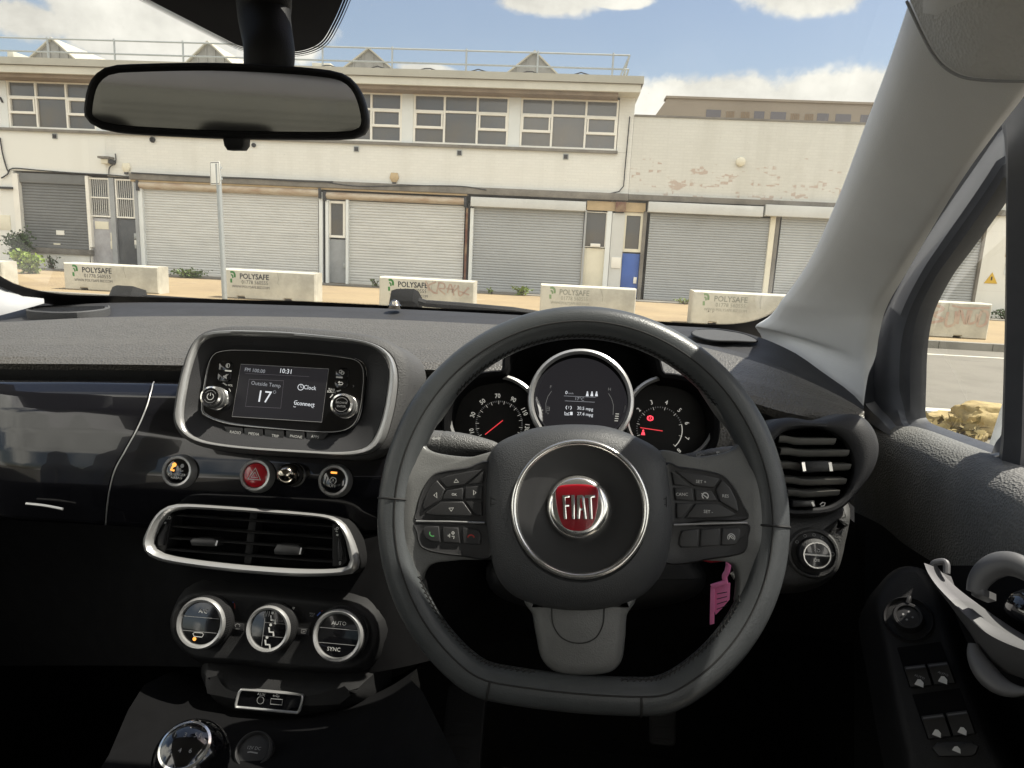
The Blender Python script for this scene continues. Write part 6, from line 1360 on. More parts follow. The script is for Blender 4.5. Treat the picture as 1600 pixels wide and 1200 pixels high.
lathe(b, W, hub, [(R1 * 1.0, HB - .010), (R1 * 1.0, HB - .001), (R1 * .985, HB + .0018), (R1 * .955, HB + .0028), (R1 * .925, HB + .0018), (R1 * .905, HB - .001), (R1 * .90, HB - .005)], 'chrome', 96, cap1=False); b.build('ring', ab, ang=60)
b = MB(); lathe(b, W, hub, [(R1 * .91, HB - .004), (R1 * .7, HB - .006), (R1 * .46, HB - .0075), (R1 * .44, HB - .008)], 'hub_black', 72); b.build('hub_plate', ab)
for sg, cx in ((1, 772), (-1, 1036)):
    q = MB(); fr_ = W
    for pts in ([(cx - 5 * sg, 779), (cx - 5 * sg, 789), (cx + 5 * sg, 787), (cx + 5 * sg, 781), (cx - 5 * sg, 779)], [(cx - 5 * sg, 776), (cx - 5 * sg, 792)]): stroke(q, W, W.L(pts, .0255), .0006, .0255, 'black_matte', th=.0002)
    q.build('horn_mark', ab)
q = MB(); text(q, W, 'AIRBAG', W.l(905, 932, .0245), 5.2 * kw, .0215, 'black_matte', th=.002, sx=1.15); stroke(q, W, [(W.l(905, 932, .022)[0] + 22 * kw * math.cos(R(a)), W.l(905, 932, .022)[1] + 5.5 * kw * math.sin(R(a))) for a in range(0, 360, 12)], .0004, .0218, 'black_matte', True, th=.002); q.build('airbag_mark', ab)
# badge
bc = W.l(904, 792.5, .034); kb = W.k(904, 792, .034); R2 = 50.5 * kb; B0 = HB - .0075
b = MB(); lathe(b, W, bc, [(R2, B0), (R2, B0 + .004), (R2 * .96, B0 + .0075), (R2 * .88, B0 + .0098), (R2 * .78, B0 + .0108), (R2 * .66, B0 + .0106), (.0004, B0 + .0104)], 'chrome', 80); bd = b.build('badge', ab, ang=60)
Zb = lambda x, y: (760 + x / 4, 660 + y / 4)
sh_ = [(432, 440), (445, 405), (480, 392), (570, 386), (655, 392), (690, 408), (701, 440), (696, 520), (680, 600), (650, 655), (610, 674), (560, 678), (510, 668), (475, 640), (448, 570), (435, 500)]
o_ = ccw([(p[0], p[1]) for p in cr([V((*W.l(*Zb(*p), B0 + .011), 0)) for p in sh_], 80)]); b = MB(); SHh = B0 + .0108
prism(b, W, o_, B0 + .009, SHh + .0008, 'badge_red', .0006)
x0 = min(p[0] for p in o_); x1 = max(p[0] for p in o_); ins = inset(o_, .0012); n_ = 34
for i in range(n_):                                    # fine vertical ribs
    x = x0 + (x1 - x0) * (i + .5) / n_; ys_ = []
    for j in range(len(ins)):
        p, q = ins[j - 1], ins[j]
        if (p[0] - x) * (q[0] - x) < 0: ys_.append(p[1] + (q[1] - p[1]) * (x - p[0]) / (q[0] - p[0]))
    if len(ys_) >= 2: w_ = (x1 - x0) / n_ * .26; obox(b, W, x - w_, min(ys_), x + w_, max(ys_), SHh + .0008, SHh + .0012, 'badge_red')
b.build('shield', bd)
b = MB(); LH = SHh + .0012
def let(polys):
    for px in polys:
        P = ccw(W.L([Zb(*p) for p in px], LH)); prism(b, W, P, LH - .0004, LH + .0012, 'chrome', .0003)
let([[(474, 456), (521, 453), (521, 470), (494, 472), (496, 512), (518, 511), (518, 526), (497, 527), (503, 604), (483, 604)],
     [(529, 453), (551, 453), (553, 604), (534, 604)],
     [(566, 455), (600, 453), (612, 470), (628, 604), (609, 604), (604, 550), (588, 550), (584, 604), (564, 604)],
     [(612, 455), (680, 453), (679, 471), (658, 472), (665, 604), (645, 604), (637, 472), (616, 474)]])
let2 = ccw(W.L([Zb(*p) for p in [(585, 473), (594, 473), (602, 535), (586, 535)]], LH)); prism(b, W, let2, LH, LH + .00135, 'badge_red'); b.build('letters', bd)
# silver seam trims on the spokes
b = MB()
for pts in ([(618, 813), (630, 812), (655, 812.5)], [(1172, 815), (1190, 815), (1205, 814)]): tube(b, [W.w(*W.l(u, v, .007), .0072) for u, v in pts], .0009, 'thread', 6)
for pts in ([(650, 814.5), (700, 815), (757, 817)], [(1053, 820), (1110, 818), (1168, 817)]): tube(b, [W.w(*W.l(u, v, BH), BH - .0005) for u, v in pts], .0009, 'satin_chrome', 6)
b.build('trim_line', SW)

# ---- key with pink tag
key = thing('key_tag', py(1128, 925, .66), 'bright pink plastic tag hanging from the ignition key below the right spoke', 'key tag')
KF = Frame(py(1125, 930, .665), V((-.15, -.95, .2)))
b = MB(); prism(b, KF, KF.L([(1114, 920), (1126, 914), (1141, 911), (1140, 936), (1128, 950), (1118, 960), (1115, 950)], 0), -.002, .002, 'pink_plastic', .0006, cap0=True)
prism(b, KF, KF.L([(1110, 914), (1135, 906), (1137, 911), (1112, 921)], .003), .0, .005, 'pink_plastic', .0008, cap0=True)
prism(b, KF, KF.L([(1110, 918), (1117, 918), (1116, 974), (1109, 976)], .003), .001, .005, 'pink_plastic', .0008, cap0=True); tg = b.build('tag', key)
b = MB()
for i in range(4): stroke(b, KF, KF.L([(1120, 928 + 8 * i), (1136, 925 + 7 * i)], .002), .0008, .002, 'thread')
b.build('scribble', tg)
b = MB(); tube(b, cr([KF.w(*KF.l(u, v), .002) for u, v in ((1134, 878), (1138, 880), (1136, 892), (1132, 900), (1134, 912))], 16, False), .0028, 'pink_plastic', 8)
b.build('loop', key)
b = MB(); prism(b, KF, KF.L([(1141, 897), (1147, 893), (1150, 900), (1146, 906)], .002), -.002, .002, 'key_metal', .0005, cap0=True); prism(b, KF, KF.L([(1096, 876), (1130, 874), (1137, 877), (1110, 880)], -.01), -.02, -.01, 'badge_red', .0008, cap0=True); b.build('key', key)
# warm metal ignition surround
# ================================================================== rear-view mirror
MO = py(352, 157, .57)
MF = Frame(MO, V((.20, -.97, -.09)))
mir = thing('rear_view_mirror', MO, 'wide black framed rear view mirror on a stem at the top of the windscreen', 'mirror')
m_o = [(127, 180), (129, 150), (136, 126), (150, 109), (172, 100), (220, 97.5), (290, 96), (352, 96.5), (430, 100), (500, 106), (532, 112), (552, 125), (566, 147), (574, 175), (575.5, 192), (571, 206), (558, 214.5), (530, 217.5), (450, 217.5), (350, 216), (250, 211.5), (180, 207), (155, 202), (138, 194)]
o_ = pol(MF, m_o, 120, .01); b = MB(); c = centroid(o_)
i1 = inset(ccw(o_), .0045)
rings(b, MF, [(inset(o_, .02), -.034), (inset(o_, .010), -.030), (inset(o_, .003), -.020), (o_, -.008), (o_, .004), (inset(o_, .0012), .008), (inset(o_, .003), .009), (i1, .0075), (inset(o_, .0055), .004)], 'black_plastic', cap0=True, cap1=False); hs = b.build('housing', mir, ang=60)
b = MB(); i2 = inset(ccw(o_), .005); rings(b, MF, [(i2, .003), (inset(i2, .001), .0052)], 'mirror_glass', cap1=True); b.build('mirror_pane', mir)
b = MB(); tb = MF.L([(349, 213), (385, 213), (384, 228), (379, 235), (357, 235), (352, 228)], .0); prism(b, MF, tb, -.014, .006, 'black_plastic', .003, cap0=True); b.build('dip_lever', mir)
b = MB()
S = [ws(415, -70, .03), ws(414, -30, .035), ws(413, 20, .05), MF.w(*MF.l(412, 70), -.02), MF.w(*MF.l(412, 104), -.018)]
S = cr(S, 24, False); tube(b, S, [.0245 - .0045 * (i / 23) for i in range(24)], 'black_plastic', 24, flat=.75, flatdir=(0, 1, 0)); b.build('stem', mir, ang=60)
b = MB(); o2 = ccw([(p[0], p[1]) for p in cr([V((*WS.l(u, v, .01), 0)) for u, v in [(372, -80), (376, 0), (385, 30), (412, 42), (440, 30), (452, 0), (455, -80)]], 50)]); prism(b, WS, o2, .005, .03, 'black_plastic', .006); b.build('mount', mir)

# ================================================================== driver's door
DF = Frame(pxx(1440, 560, .43), V((-.975, -.06, -.21)))
door_ = thing('driver_door', (.44, .2, .6), 'driver door with dark window frame, grey top ledge, silver handle and window switches', 'car door')
q_out = [(1352, 560), (1356, 520), (1368, 482), (1402, 428), (1441, 365), (1490, 287), (1541, 215), (1602, 134), (1650, 72), (1665, 120), (1662, 300), (1656, 500), (1648, 700), (1640, 752), (1600, 725), (1450, 680), (1372, 655), (1352, 640)]
q_win = [(1431, 646), (1432, 600), (1433, 560), (1437, 520), (1446, 484), (1470, 436), (1500, 394), (1535, 345), (1562, 305), (1580, 276), (1587, 268), (1588.5, 275), (1587.5, 400), (1583, 560), (1574, 690), (1569, 707), (1556, 706), (1500, 686), (1445, 666), (1434, 658)]
oc = DF.l(1510, 560)
def polc(fr, px, n, h, c, smooth=True):
    pts = fr.L(px, h)
    if smooth: pts = [(p[0], p[1]) for p in cr([V((*q, 0)) for q in pts], 240)]
    return polar(pts, c, n)
wi = polc(DF, q_win, 140, 0, oc); wo = polc(DF, q_out, 140, 0, oc, False)
b = MB()
rings(b, DF, [(wo, -.02), (wo, .03), (lerp2(wo, wi, .25), .036), (lerp2(wo, wi, .45), .030), (lerp2(wo, wi, .5), .020), (lerp2(wo, wi, .78), .016), (lerp2(wo, wi, .84), .010), (lerp2(wo, wi, .97), .006), (wi, .0), (wi, -.012)], 'door_frame', cap1=False, ms=['seal_rubber', 'seal_rubber', 'seal_rubber', 'door_frame', 'door_frame', 'door_frame', 'seal_rubber', 'seal_rubber', 'seal_rubber'])
b.build('window_frame', door_, ang=40)
b = MB(); poly(b, DF, inset(ccw(wi), -.006), -.006, 'side_glass'); b.build('quarter_window', door_)
# glass of the main window behind the divider
b = MB(); b.add([V((.44, .58, 1.17)), V((.44, -.05, 1.17)), V((.36, -.05, 1.60)), V((.36, .50, 1.60))], [(0, 1, 2, 3)], 'side_glass'); b.build('window_pane', door_)
b = MB(); box(b, (.34, -.05, 1.575), (.40, .64, 1.66), 'seal_rubber'); b.build('window_rail', door_)
# door card as one moulded surface, front to back
def drow(pts): return cr([V(p) for p in pts], 40, False)
ys = [1.02, .94, .86, .78, .70, .60, .45, .2, -.05]
ledge_o = [pxx(u, v, .425) for u, v in ((1352, 640), (1380, 656), (1430, 672), (1500, 696), (1570, 720), (1640, 750))]
b = MB()
def dcol(vs, xs, us_=(1335, 1376, 1410, 1450, 1500, 1550, 1600, 1680, 1800)): q = [pxx(u, v, x) for u, v, x in zip(us_, vs, xs)]; return cr(q + [V((q[-1].x, .22, q[-1].z)), V((q[-1].x, -.06, q[-1].z))], 90, False)
loft(b, [dcol([652, 655, 662, 672, 690, 708, 726, 760, 810], [.44] * 9),
         dcol([655, 659, 667, 677, 695, 713, 732, 768, 818], [.432, .43, .428, .426, .424, .422, .42, .418, .415]),
         dcol([664, 669, 679, 691, 711, 731, 752, 790, 845], [.425, .42, .415, .41, .406, .403, .40, .398, .395]),
         dcol([678, 686, 700, 716, 740, 764, 788, 830, 890], [.42, .41, .403, .397, .392, .388, .385, .383, .38]),
         dcol([700, 712, 732, 754, 784, 812, 838, 884, 950], [.42, .408, .40, .393, .387, .383, .38, .378, .375]),
         dcol([740, 760, 786, 812, 846, 876, 902, 950, 1010], [.425, .412, .405, .399, .394, .39, .387, .385, .38]),
         dcol([800, 820, 848, 874, 904, 932, 958, 1006, 1066], [.43, .42, .414, .409, .405, .402, .40, .398, .395])], 'door_plastic')
loft(b, [dcol([800, 820, 848, 874, 904, 932, 958, 1006, 1066], [.43, .42, .414, .409, .405, .402, .40, .398, .395]),
         dcol([900, 930, 960, 985, 1010, 1036, 1062, 1110, 1180], [.435, .43, .428, .426, .424, .422, .42, .42, .42]),
         dcol([1000, 1060, 1110, 1150, 1190, 1230, 1260, 1330, 1400], [.44, .44, .44, .44, .44, .44, .44, .44, .44]),
         dcol([1200, 1250, 1300, 1350, 1400, 1450, 1500, 1600, 1700], [.44] * 9)], 'black_plastic')
b.build('door_card', door_, ang=70)
# switch plinth
AR = Frame(pxx(1455, 1040, .335), V((-.42, -.60, .68)))
Zd = lambda x, y: (1180 + x / 1.876, 560 + y / 1.876)
Ze = lambda x, y: (1400 + x / 3.335, 840 + y / 3.335)
PL = [Zd(*p) for p in [(352, 720), (362, 680), (385, 640), (420, 612), (460, 606), (500, 625), (540, 690), (570, 780), (600, 880), (640, 1000), (690, 1120), (730, 1230), (480, 1260), (440, 1150), (410, 1020), (378, 850)]]
o_ = ccw([(p[0], p[1]) for p in cr([V((*q, 0)) for q in AR.L(PL, 0)], 100)]); b = MB()
rings(b, AR, [(inset(o_, -.02), -.07), (inset(o_, -.004), -.012), (o_, -.004), (inset(o_, .003), .0), (inset(o_, .008), .001)], 'black_plastic', cap1=True); plinth = b.build('switch_plinth', door_, ang=50)
AH = .001
c = AR.l(*Zd(449, 765), AH); ka = AR.k(*Zd(449, 765), AH) / 1.876; b = MB()
def lathe_e(mb, fr, c, prof, m, sx, sy, n=40, ms=None): rings(mb, fr, [(circ(c, r_ * sx, n, r_ * sy), h) for r_, h in prof], m, False, True, ms)
lathe(b, AR, c, [(66 * ka, AH - .002), (66 * ka, AH + .001), (62 * ka, AH + .003), (58 * ka, AH + .001), (55 * ka, AH - .004), (42 * ka, AH - .004), (40 * ka, AH + .008), (36 * ka, AH + .010), (30 * ka, AH + .010), (28 * ka, AH + .008), (.5 * ka, AH + .009)], 'button_black', 44)
for dx, dy in ((0, 12), (0, -12), (12, 0), (-12, 0)): poly(b, AR, circ((c[0] + dx * ka, c[1] + dy * ka), 3 * ka, 8), AH + .0095, 'grey_print')
obox(b, AR, c[0] - 14 * ka, c[1] + 34 * ka, c[0] - 4 * ka, c[1] + 58 * ka, AH, AH + .011, 'button_black', .001); b.build('mirror_dial', plinth)
def wswitch(quad, marks_at, auto):
    P = AR.L([Ze(*p) for p in quad], AH); b = MB(); P = ccw(P); prism(b, AR, P, AH, AH + .0012, 'black_matte', .0005); o = None
    well = b.build('switch_well', plinth)
    (a, bq, cq, dq) = quad
    for k, (mx, my) in enumerate(marks_at):
        b = MB(); t0, t1 = (.03, .48) if k == 0 else (.54, .97)
        def pt(t, s_): x = (a[0] + (bq[0] - a[0]) * t) * (1 - s_) + (dq[0] + (cq[0] - dq[0]) * t) * s_; y = (a[1] + (bq[1] - a[1]) * t) * (1 - s_) + (dq[1] + (cq[1] - dq[1]) * t) * s_; return AR.l(*Ze(x, y), AH + .006)
        q = [(.50, .0085), (.60, .0090), (.64, .0075), (.97, .0035), (.99, .001)]
        rows = [[AR.w(*pt(t0, s_), AH + h), AR.w(*pt(t1, s_), AH + h)] for s_, h in q]; loft(b, rows, 'button_black'); 
        for t in (t0, t1): b.add([AR.w(*pt(t, s_), AH + h) for s_, h in q] + [AR.w(*pt(t, .5), AH)], [tuple(range(6))], 'button_black')
        stroke(b, AR, [pt(t0 + .02, .555), pt(t1 - .02, .555)], .0012, AH + .0089, 'silver_paint', th=.0004)
        e_ = AR.l(*Ze(mx, my), AH + .0065); ke = AR.k(*Ze(mx, my)) / 3.335
        poly(b, AR, [(e_[0] - 20 * ke, e_[1] - 16 * ke), (e_[0] + 22 * ke, e_[1] - 16 * ke), (e_[0] + 18 * ke, e_[1] + 8 * ke), (e_[0] + 2 * ke, e_[1] + 20 * ke), (e_[0] - 12 * ke, e_[1] + 16 * ke)], AH + .0069, 'white_print')
        if auto: text(b, AR, 'AUTO', (e_[0] - 6 * ke, e_[1] + 30 * ke), 12 * ke, AH + .0072, 'grey_print')
        b.build('window_switch', plinth)
wswitch([(5, 575), (230, 545), (315, 755), (70, 780)], [(122, 758), (245, 742)], True)
wswitch([(85, 820), (330, 785), (420, 1020), (165, 1050)], [(213, 1020), (346, 1008)], False)
b = MB(); P = ccw(AR.L([Ze(*p) for p in [(190, 1100), (215, 1070), (390, 1066), (430, 1090), (415, 1130), (390, 1142), (225, 1142)]], AH)); prism(b, AR, P, AH, AH + .003, 'button_black', .001)
e_ = AR.l(*Ze(316, 1103), AH + .003); ke = AR.k(*Ze(316, 1103)) / 3.335; poly(b, AR, [(e_[0] - 20 * ke, e_[1] - 14 * ke), (e_[0] + 22 * ke, e_[1] - 14 * ke), (e_[0] + 16 * ke, e_[1] + 8 * ke), (e_[0], e_[1] + 18 * ke), (e_[0] - 12 * ke, e_[1] + 10 * ke)], AH + .0032, 'white_print'); b.build('lock_switch', plinth)
# silver handle: scoop rim, pull loop and lower crescent
HF = Frame(pxx(1560, 960, .345), V((-.80, -.45, .40)))
def hp(px, h=0): return [HF.w(*HF.l(u, v, h), h) for u, v in px]
b = MB()
top = cr(hp([(1456, 884), (1462, 898), (1478, 918), (1500, 938), (1524, 958), (1550, 976), (1580, 992), (1620, 1010)], .02), 40, False)
low = cr(hp([(1457, 888), (1470, 922), (1492, 956), (1516, 990), (1535, 1020), (1556, 1042), (1586, 1056), (1630, 1066)], .0), 40, False)
crest = [top[i].lerp(low[i], .25) + HF.z * .012 for i in range(40)]
inner = [top[i] - HF.z * (.004 + .031 * min(1, i / 22)) + HF.y * .003 for i in range(40)]
loft(b, [inner, [top[i] + HF.z * -.002 for i in range(40)], top, crest, [top[i].lerp(low[i], .6) + HF.z * .010 for i in range(40)], low, [p - HF.z * .03 for p in low]], 'silver_paint'); hd = b.build('handle_scoop', door_, ang=70)
b = MB(); tube(b, cr(hp([(1457, 892), (1458, 882), (1466, 878), (1478, 879), (1479, 896)], .015), 18, False), .0026, 'silver_paint', 10); b.build('scoop_tip', hd)
b = MB(); hl = cr(hp([(1524, 926), (1530, 907), (1545, 890), (1566, 881), (1590, 884), (1618, 902), (1648, 938)], .030), 40, False)
tube(b, hl, [.0062 + .0032 * math.sin(math.pi * min(1, i / 30)) for i in range(40)], 'silver_paint', 16, flat=.75, flatdir=HF.z)
prism(b, HF, HF.L([(1519, 921), (1527, 917), (1540, 921), (1540, 932), (1527, 935), (1519, 930)], .03), .014, .034, 'silver_paint', .003); b.build('door_handle', door_, ang=60)
b = MB(); lw = cr(hp([(1521, 1006), (1524, 1022), (1534, 1042), (1550, 1062), (1572, 1076), (1600, 1080), (1650, 1074)], .012), 30, False); tube(b, lw, [.002 + .0065 * math.sin(math.pi * min(1, (i + 2) / 24)) for i in range(30)], 'silver_paint', 12, flat=.8); b.build('handle_crescent', door_, ang=60)
b = MB(); dome(b, HF, [(p[0], p[1]) for p in cr([V((*HF.l(u, v, .0), 0)) for u, v in [(1532, 945), (1536, 920), (1556, 905), (1590, 905), (1640, 940), (1640, 1000), (1600, 990), (1560, 970)]], 50)], -.03, .022, 'piano_black', 7, edge=.0); b.build('handle_cup', door_, ang=60)
b = MB(); prism(b, HF, HF.L([(1462, 884), (1520, 884), (1600, 900), (1660, 1000), (1660, 1110), (1560, 1080), (1510, 1000)], -.035), -.06, -.034, 'black_matte'); b.build('handle_recess', door_)

# ---- passenger door (left of the view)
pd_ = thing('passenger_door', (-1.05, .2, .6), 'dark passenger side door closing off the left of the cabin', 'car door')
b = MB(); loft(b, [[V((x, 1.42, z)), V((x - .01, .6, z)), V((x, -.06, z))] for x, z in ((-1.09, .25), (-1.07, .7), (-1.05, .95), (-1.06, 1.06), (-1.10, 1.09), (-1.14, 1.09))], 'dash_soft'); b.build('door_card', pd_)
b = MB(); b.add([V((-1.10, 1.0, 1.09)), V((-1.10, -.05, 1.09)), V((-1.01, -.05, 1.62)), V((-1.01, .55, 1.62))], [(0, 1, 2, 3)], 'side_glass'); b.build('window_pane', pd_)
# ---- centre console: gear lever, socket, tunnel
con = thing('centre_console', (-.3, .5, .5), 'black centre console with a twelve volt socket below the climate dials', 'console')
b = MB(); GK = py(300, 1186, .52)
cu = [(150, 1130), (240, 1110), (330, 1095), (420, 1100), (520, 1110), (600, 1130), (680, 1160)]
r1 = cr([py(u, v, .655) for u, v in ((225, 1070), (300, 1092), (400, 1108), (500, 1108), (590, 1086), (640, 1060))], 40, False)
r2_ = cr([py(u, v, .605) for u, v in ((200, 1110), (290, 1130), (400, 1140), (500, 1140), (610, 1120), (660, 1080))], 40, False)
r3_ = cr([py(u, v, .55) for u, v in ((170, 1180), (280, 1190), (400, 1196), (500, 1194), (620, 1180), (680, 1120))], 40, False)
r4_ = cr([py(u, v, .44) for u, v in ((60, 1350), (240, 1340), (400, 1340), (540, 1340), (660, 1330), (740, 1240))], 40, False)
r1b = [p + V((0, .06, -.02)) for p in r1]
loft(b, [r1b, r1, r2_, r3_, r4_], 'black_matte')
loft(b, [[p[-1], V((p[-1].x + .01, p[-1].y, .33))] for p in (r1b, r1, r2_, r3_, r4_)], 'carpet'); loft(b, [[p[0], V((p[0].x - .01, p[0].y, .33))] for p in (r1b, r1, r2_, r3_, r4_)], 'carpet'); b.build('console_body', con, ang=60)
b = MB(); SO = Frame(py(397, 1174, .565), V((0, -.55, .84))); ks = SO.k(397, 1174)
lathe(b, SO, (0, 0), [(30 * ks, -.01), (30 * ks, .003), (27 * ks, .005), (25 * ks, .004), (24 * ks, .002), (.5 * ks, .003)], 'button_black', 40)
text(b, SO, '12V DC', (0, 3 * ks), 5 * ks, .0032, 'grey_print'); stroke(b, SO, [(-8 * ks, -4 * ks), (-3 * ks, -3 * ks), (9 * ks, -4 * ks)], 2 * ks, .0033, 'grey_print'); b.build('power_socket', con)
gl = thing('gear_lever', py(300, 1260, .50), 'round glossy black gear knob with a chrome rimmed cap at the bottom of the photo', 'gear lever')
b = MB(); c = py(299, 1186, .50); kg = (c - EYE).length / FPX; rg = 47 * kg
GF = Frame(c, V((.05, -.45, .89))); prof = []
for i in range(0, 15):
    a = R(-75 + 150 * i / 14); prof.append((rg * math.cos(a), rg * math.sin(a)))
lathe(b, GF, (0, 0), prof + [(.0004, rg * .985)], 'piano_black', 48); kn = b.build('knob', gl, ang=80)
b = MB(); lathe(b, GF, (0, 0), [(rg * .66, rg * .73), (rg * .66, rg * .78), (rg * .60, rg * .81), (rg * .56, rg * .80)], 'chrome', 48, cap1=False)
for i, s_ in enumerate('135246R'): 
    x = (-.3, 0, .3, -.3, 0, .3, .45)[i] * rg; y = (.2, .2, .2, -.25, -.25, -.25, .2)[i] * rg; text(b, GF, s_, (x * .9, y * .9), rg * .12, rg * .985, 'grey_print', th=.0)
b.build('cap_ring', kn)
b = MB(); tube(b, [c - GF.z * rg * .9, c - GF.z * .09 + V((0, .01, -.02)), c - V((0, -.02, .16))], [.012, .012, .04], 'black_plastic', 16); b.build('shaft', gl)
# pedals and foot rest, dim below the wheel
for i, (u, v, y, lab) in enumerate(((724, 1150, .93, 'wide dim foot plate left of the steering wheel foot, beside the console'), (1037, 1120, 1.0, 'narrow dim pedal below the steering wheel, right of its lower spoke'))):
    pdl = thing('pedal', py(u, v, y), lab, 'pedal'); f = Frame(py(u, v, y), V((0, -.85, .5))); b = MB(); prism(b, f, rrect(-.030 + .006 * i, -.09 + .05 * i, .030 - .012 * i, .07 - .03 * i, .008), -.01, .006, 'black_plastic', .003, cap0=True); 
    for k in range(5): obox(b, f, -.018, -.034 + .016 * k, .014, -.030 + .016 * k, .006, .007, 'black_plastic')
    b.build('pad', pdl); b = MB(); tube(b, [f.w(0, 0, -.01), f.w(0, .02, -.04), f.w(0, .05, -.08)], .008, 'black_matte', 8); b.build('arm', pdl)
# ================================================================== light
SUN = V((.462, .081, .883)).normalized()
el = math.asin(SUN.z); az = math.atan2(SUN.x, SUN.y)
sl = bpy.data.lights.new('sun', 'SUN'); so = bpy.data.objects.new('sun', sl); COL.objects.link(so)
sl.energy = 4.3; sl.angle = R(.5); sl.color = (1.0, .94, .84); so.rotation_euler = (-SUN).to_track_quat('-Z', 'Y').to_euler()
wd = bpy.data.worlds.new('World'); sc.world = wd; wd.use_nodes = True; nt = wd.node_tree; L = nt.links
bg = nt.nodes['Background']; sky = N(nt, 'ShaderNodeTexSky'); sky.sky_type = 'NISHITA'; sky.sun_disc = False; sky.sun_elevation = el; sky.sun_rotation = az; sky.altitude = 50; sky.air_density = 1.2; sky.dust_density = 1.5; sky.ozone_density = 2
SKYS = .10
tc = N(nt, 'ShaderNodeTexCoord'); nz = N(nt, 'ShaderNodeTexNoise', Scale=9, Detail=9, Roughness=.62); L.new(tc.outputs['Generated'], nz.inputs['Vector'])
nz2 = N(nt, 'ShaderNodeTexNoise', Scale=2.6, Detail=5, Roughness=.5); L.new(tc.outputs['Generated'], nz2.inputs['Vector'])
acc = None
def blob(u, v, ru, rv, gain=1.0):
    global acc
    d = ray(u, v).normalized(); f = Frame(EYE, d); sub = N(nt, 'ShaderNodeVectorMath', operation='SUBTRACT'); L.new(tc.outputs['Generated'], sub.inputs[0]); sub.inputs[1].default_value = d
    s_ = []
    for ax, r_ in ((f.x, ru / FPX), (f.y, rv / FPX)):
        dt = N(nt, 'ShaderNodeVectorMath', operation='DOT_PRODUCT'); L.new(sub.outputs[0], dt.inputs[0]); dt.inputs[1].default_value = ax / r_
        p = N(nt, 'ShaderNodeMath', operation='MULTIPLY'); L.new(dt.outputs['Value'], p.inputs[0]); L.new(dt.outputs['Value'], p.inputs[1]); s_.append(p)
    a = N(nt, 'ShaderNodeMath', operation='ADD'); L.new(s_[0].outputs[0], a.inputs[0]); L.new(s_[1].outputs[0], a.inputs[1])
    q = N(nt, 'ShaderNodeMath', operation='SQRT'); L.new(a.outputs[0], q.inputs[0])
    r = N(nt, 'ShaderNodeMath', operation='SUBTRACT'); r.inputs[0].default_value = gain; L.new(q.outputs[0], r.inputs[1])
    if acc is None: acc = r
    else:
        m = N(nt, 'ShaderNodeMath', operation='MAXIMUM'); L.new(acc.outputs[0], m.inputs[0]); L.new(r.outputs[0], m.inputs[1]); acc = m
for q in ((215, 40, 190, 75), (330, 10, 220, 60), (40, 30, 80, 40), (420, 60, 90, 40), (1120, 166, 140, 62), (1285, 168, 180, 52), (1400, 165, 140, 62), (1035, 186, 60, 26), (850, 2, 110, 26), (1270, -12, 110, 34), (660, 108, 60, 12), (960, 2, 60, 12)): blob(*q)
n1 = N(nt, 'ShaderNodeMath', operation='MULTIPLY_ADD'); L.new(nz.outputs[0], n1.inputs[0]); n1.inputs[1].default_value = 1.7; n1.inputs[2].default_value = -.86
ad = N(nt, 'ShaderNodeMath', operation='ADD'); L.new(acc.outputs[0], ad.inputs[0]); L.new(n1.outputs[0], ad.inputs[1])
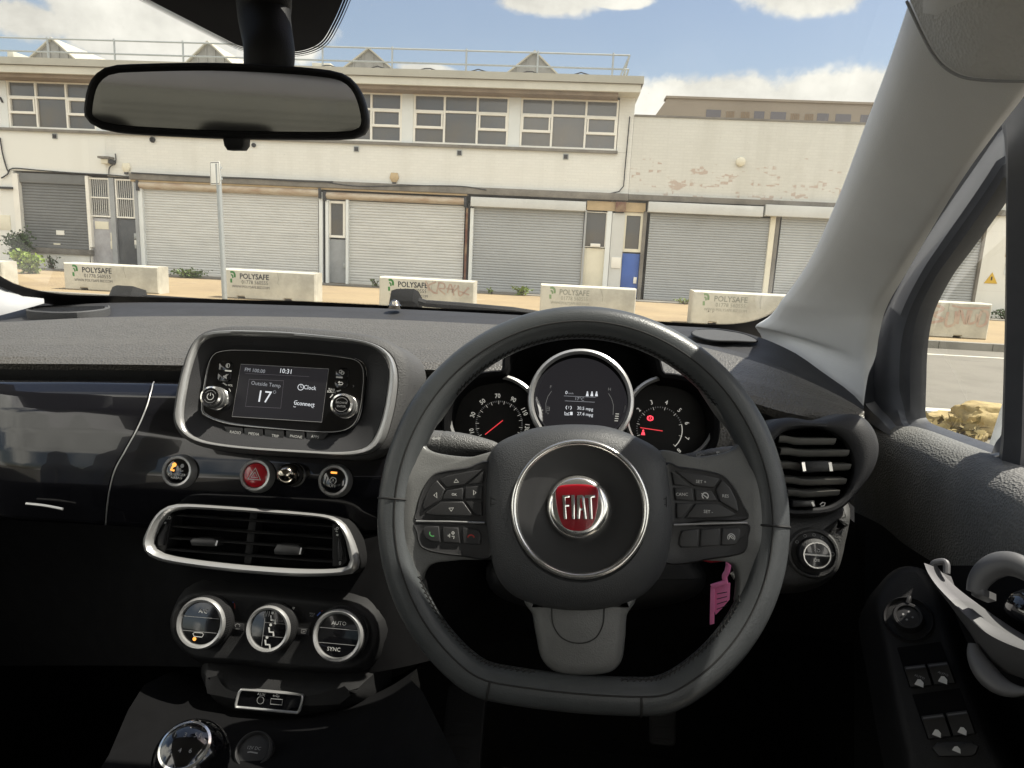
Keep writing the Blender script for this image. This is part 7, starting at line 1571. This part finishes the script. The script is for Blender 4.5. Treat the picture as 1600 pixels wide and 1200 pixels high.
# unseen clouds added behind the viewer to light the facade
n2 = N(nt, 'ShaderNodeMath', operation='MULTIPLY_ADD'); L.new(nz2.outputs[0], n2.inputs[0]); n2.inputs[1].default_value = 3.2; n2.inputs[2].default_value = -1.30
sep = N(nt, 'ShaderNodeSeparateXYZ'); L.new(tc.outputs['Generated'], sep.inputs[0])
bh = N(nt, 'ShaderNodeMapRange'); bh.inputs[1].default_value = .3; bh.inputs[2].default_value = -.1; L.new(sep.outputs['Y'], bh.inputs[0])
n3 = N(nt, 'ShaderNodeMath', operation='MULTIPLY'); L.new(n2.outputs[0], n3.inputs[0]); L.new(bh.outputs[0], n3.inputs[1])
mxx = N(nt, 'ShaderNodeMath', operation='MAXIMUM'); L.new(ad.outputs[0], mxx.inputs[0]); L.new(n3.outputs[0], mxx.inputs[1])
cf = N(nt, 'ShaderNodeMapRange'); cf.interpolation_type = 'SMOOTHSTEP'; cf.inputs[1].default_value = .12; cf.inputs[2].default_value = .42; L.new(mxx.outputs[0], cf.inputs[0])
shd = N(nt, 'ShaderNodeMapRange'); shd.inputs[1].default_value = .35; shd.inputs[2].default_value = .72; L.new(nz.outputs[0], shd.inputs[0])
cc_ = N(nt, 'ShaderNodeMix', data_type='RGBA'); L.new(shd.outputs[0], cc_.inputs[0]); CL_ = (5.3, 5.1, 4.65); cc_.inputs[6].default_value = rgb([c * .72 for c in CL_]); cc_.inputs[7].default_value = rgb([c * 1.15 for c in CL_])
# the added clouds behind the viewer are brightened to lift the facade
br = N(nt, 'ShaderNodeMapRange'); br.inputs[1].default_value = .45; br.inputs[2].default_value = -.25; br.inputs[3].default_value = 1; br.inputs[4].default_value = 2.55; L.new(sep.outputs['Y'], br.inputs[0])
cm = N(nt, 'ShaderNodeVectorMath', operation='SCALE'); L.new(cc_.outputs[2], cm.inputs[0]); L.new(br.outputs[0], cm.inputs['Scale'])
sk = N(nt, 'ShaderNodeVectorMath', operation='MULTIPLY'); L.new(sky.outputs[0], sk.inputs[0]); sk.inputs[1].default_value = (.86, .76, .71)
mx = N(nt, 'ShaderNodeMix', data_type='RGBA'); L.new(cf.outputs[0], mx.inputs[0]); L.new(sk.outputs[0], mx.inputs[6]); L.new(cm.outputs[0], mx.inputs[7])
L.new(mx.outputs[2], bg.inputs['Color']); bg.inputs['Strength'].default_value = SKYS
vs = sc.view_settings; vs.view_transform = 'Standard'; vs.look = 'None'; vs.exposure = 1.0; vs.gamma = 1; vs.use_curve_mapping = False
sc.render.engine = 'CYCLES'; cy = sc.cycles; cy.max_bounces = 9; cy.transparent_max_bounces = 24; cy.diffuse_bounces = 4; cy.glossy_bounces = 4; cy.sample_clamp_indirect = 6; cy.use_denoising = True
cy.caustics_reflective = False; cy.caustics_refractive = False
sc.render.film_transparent = False
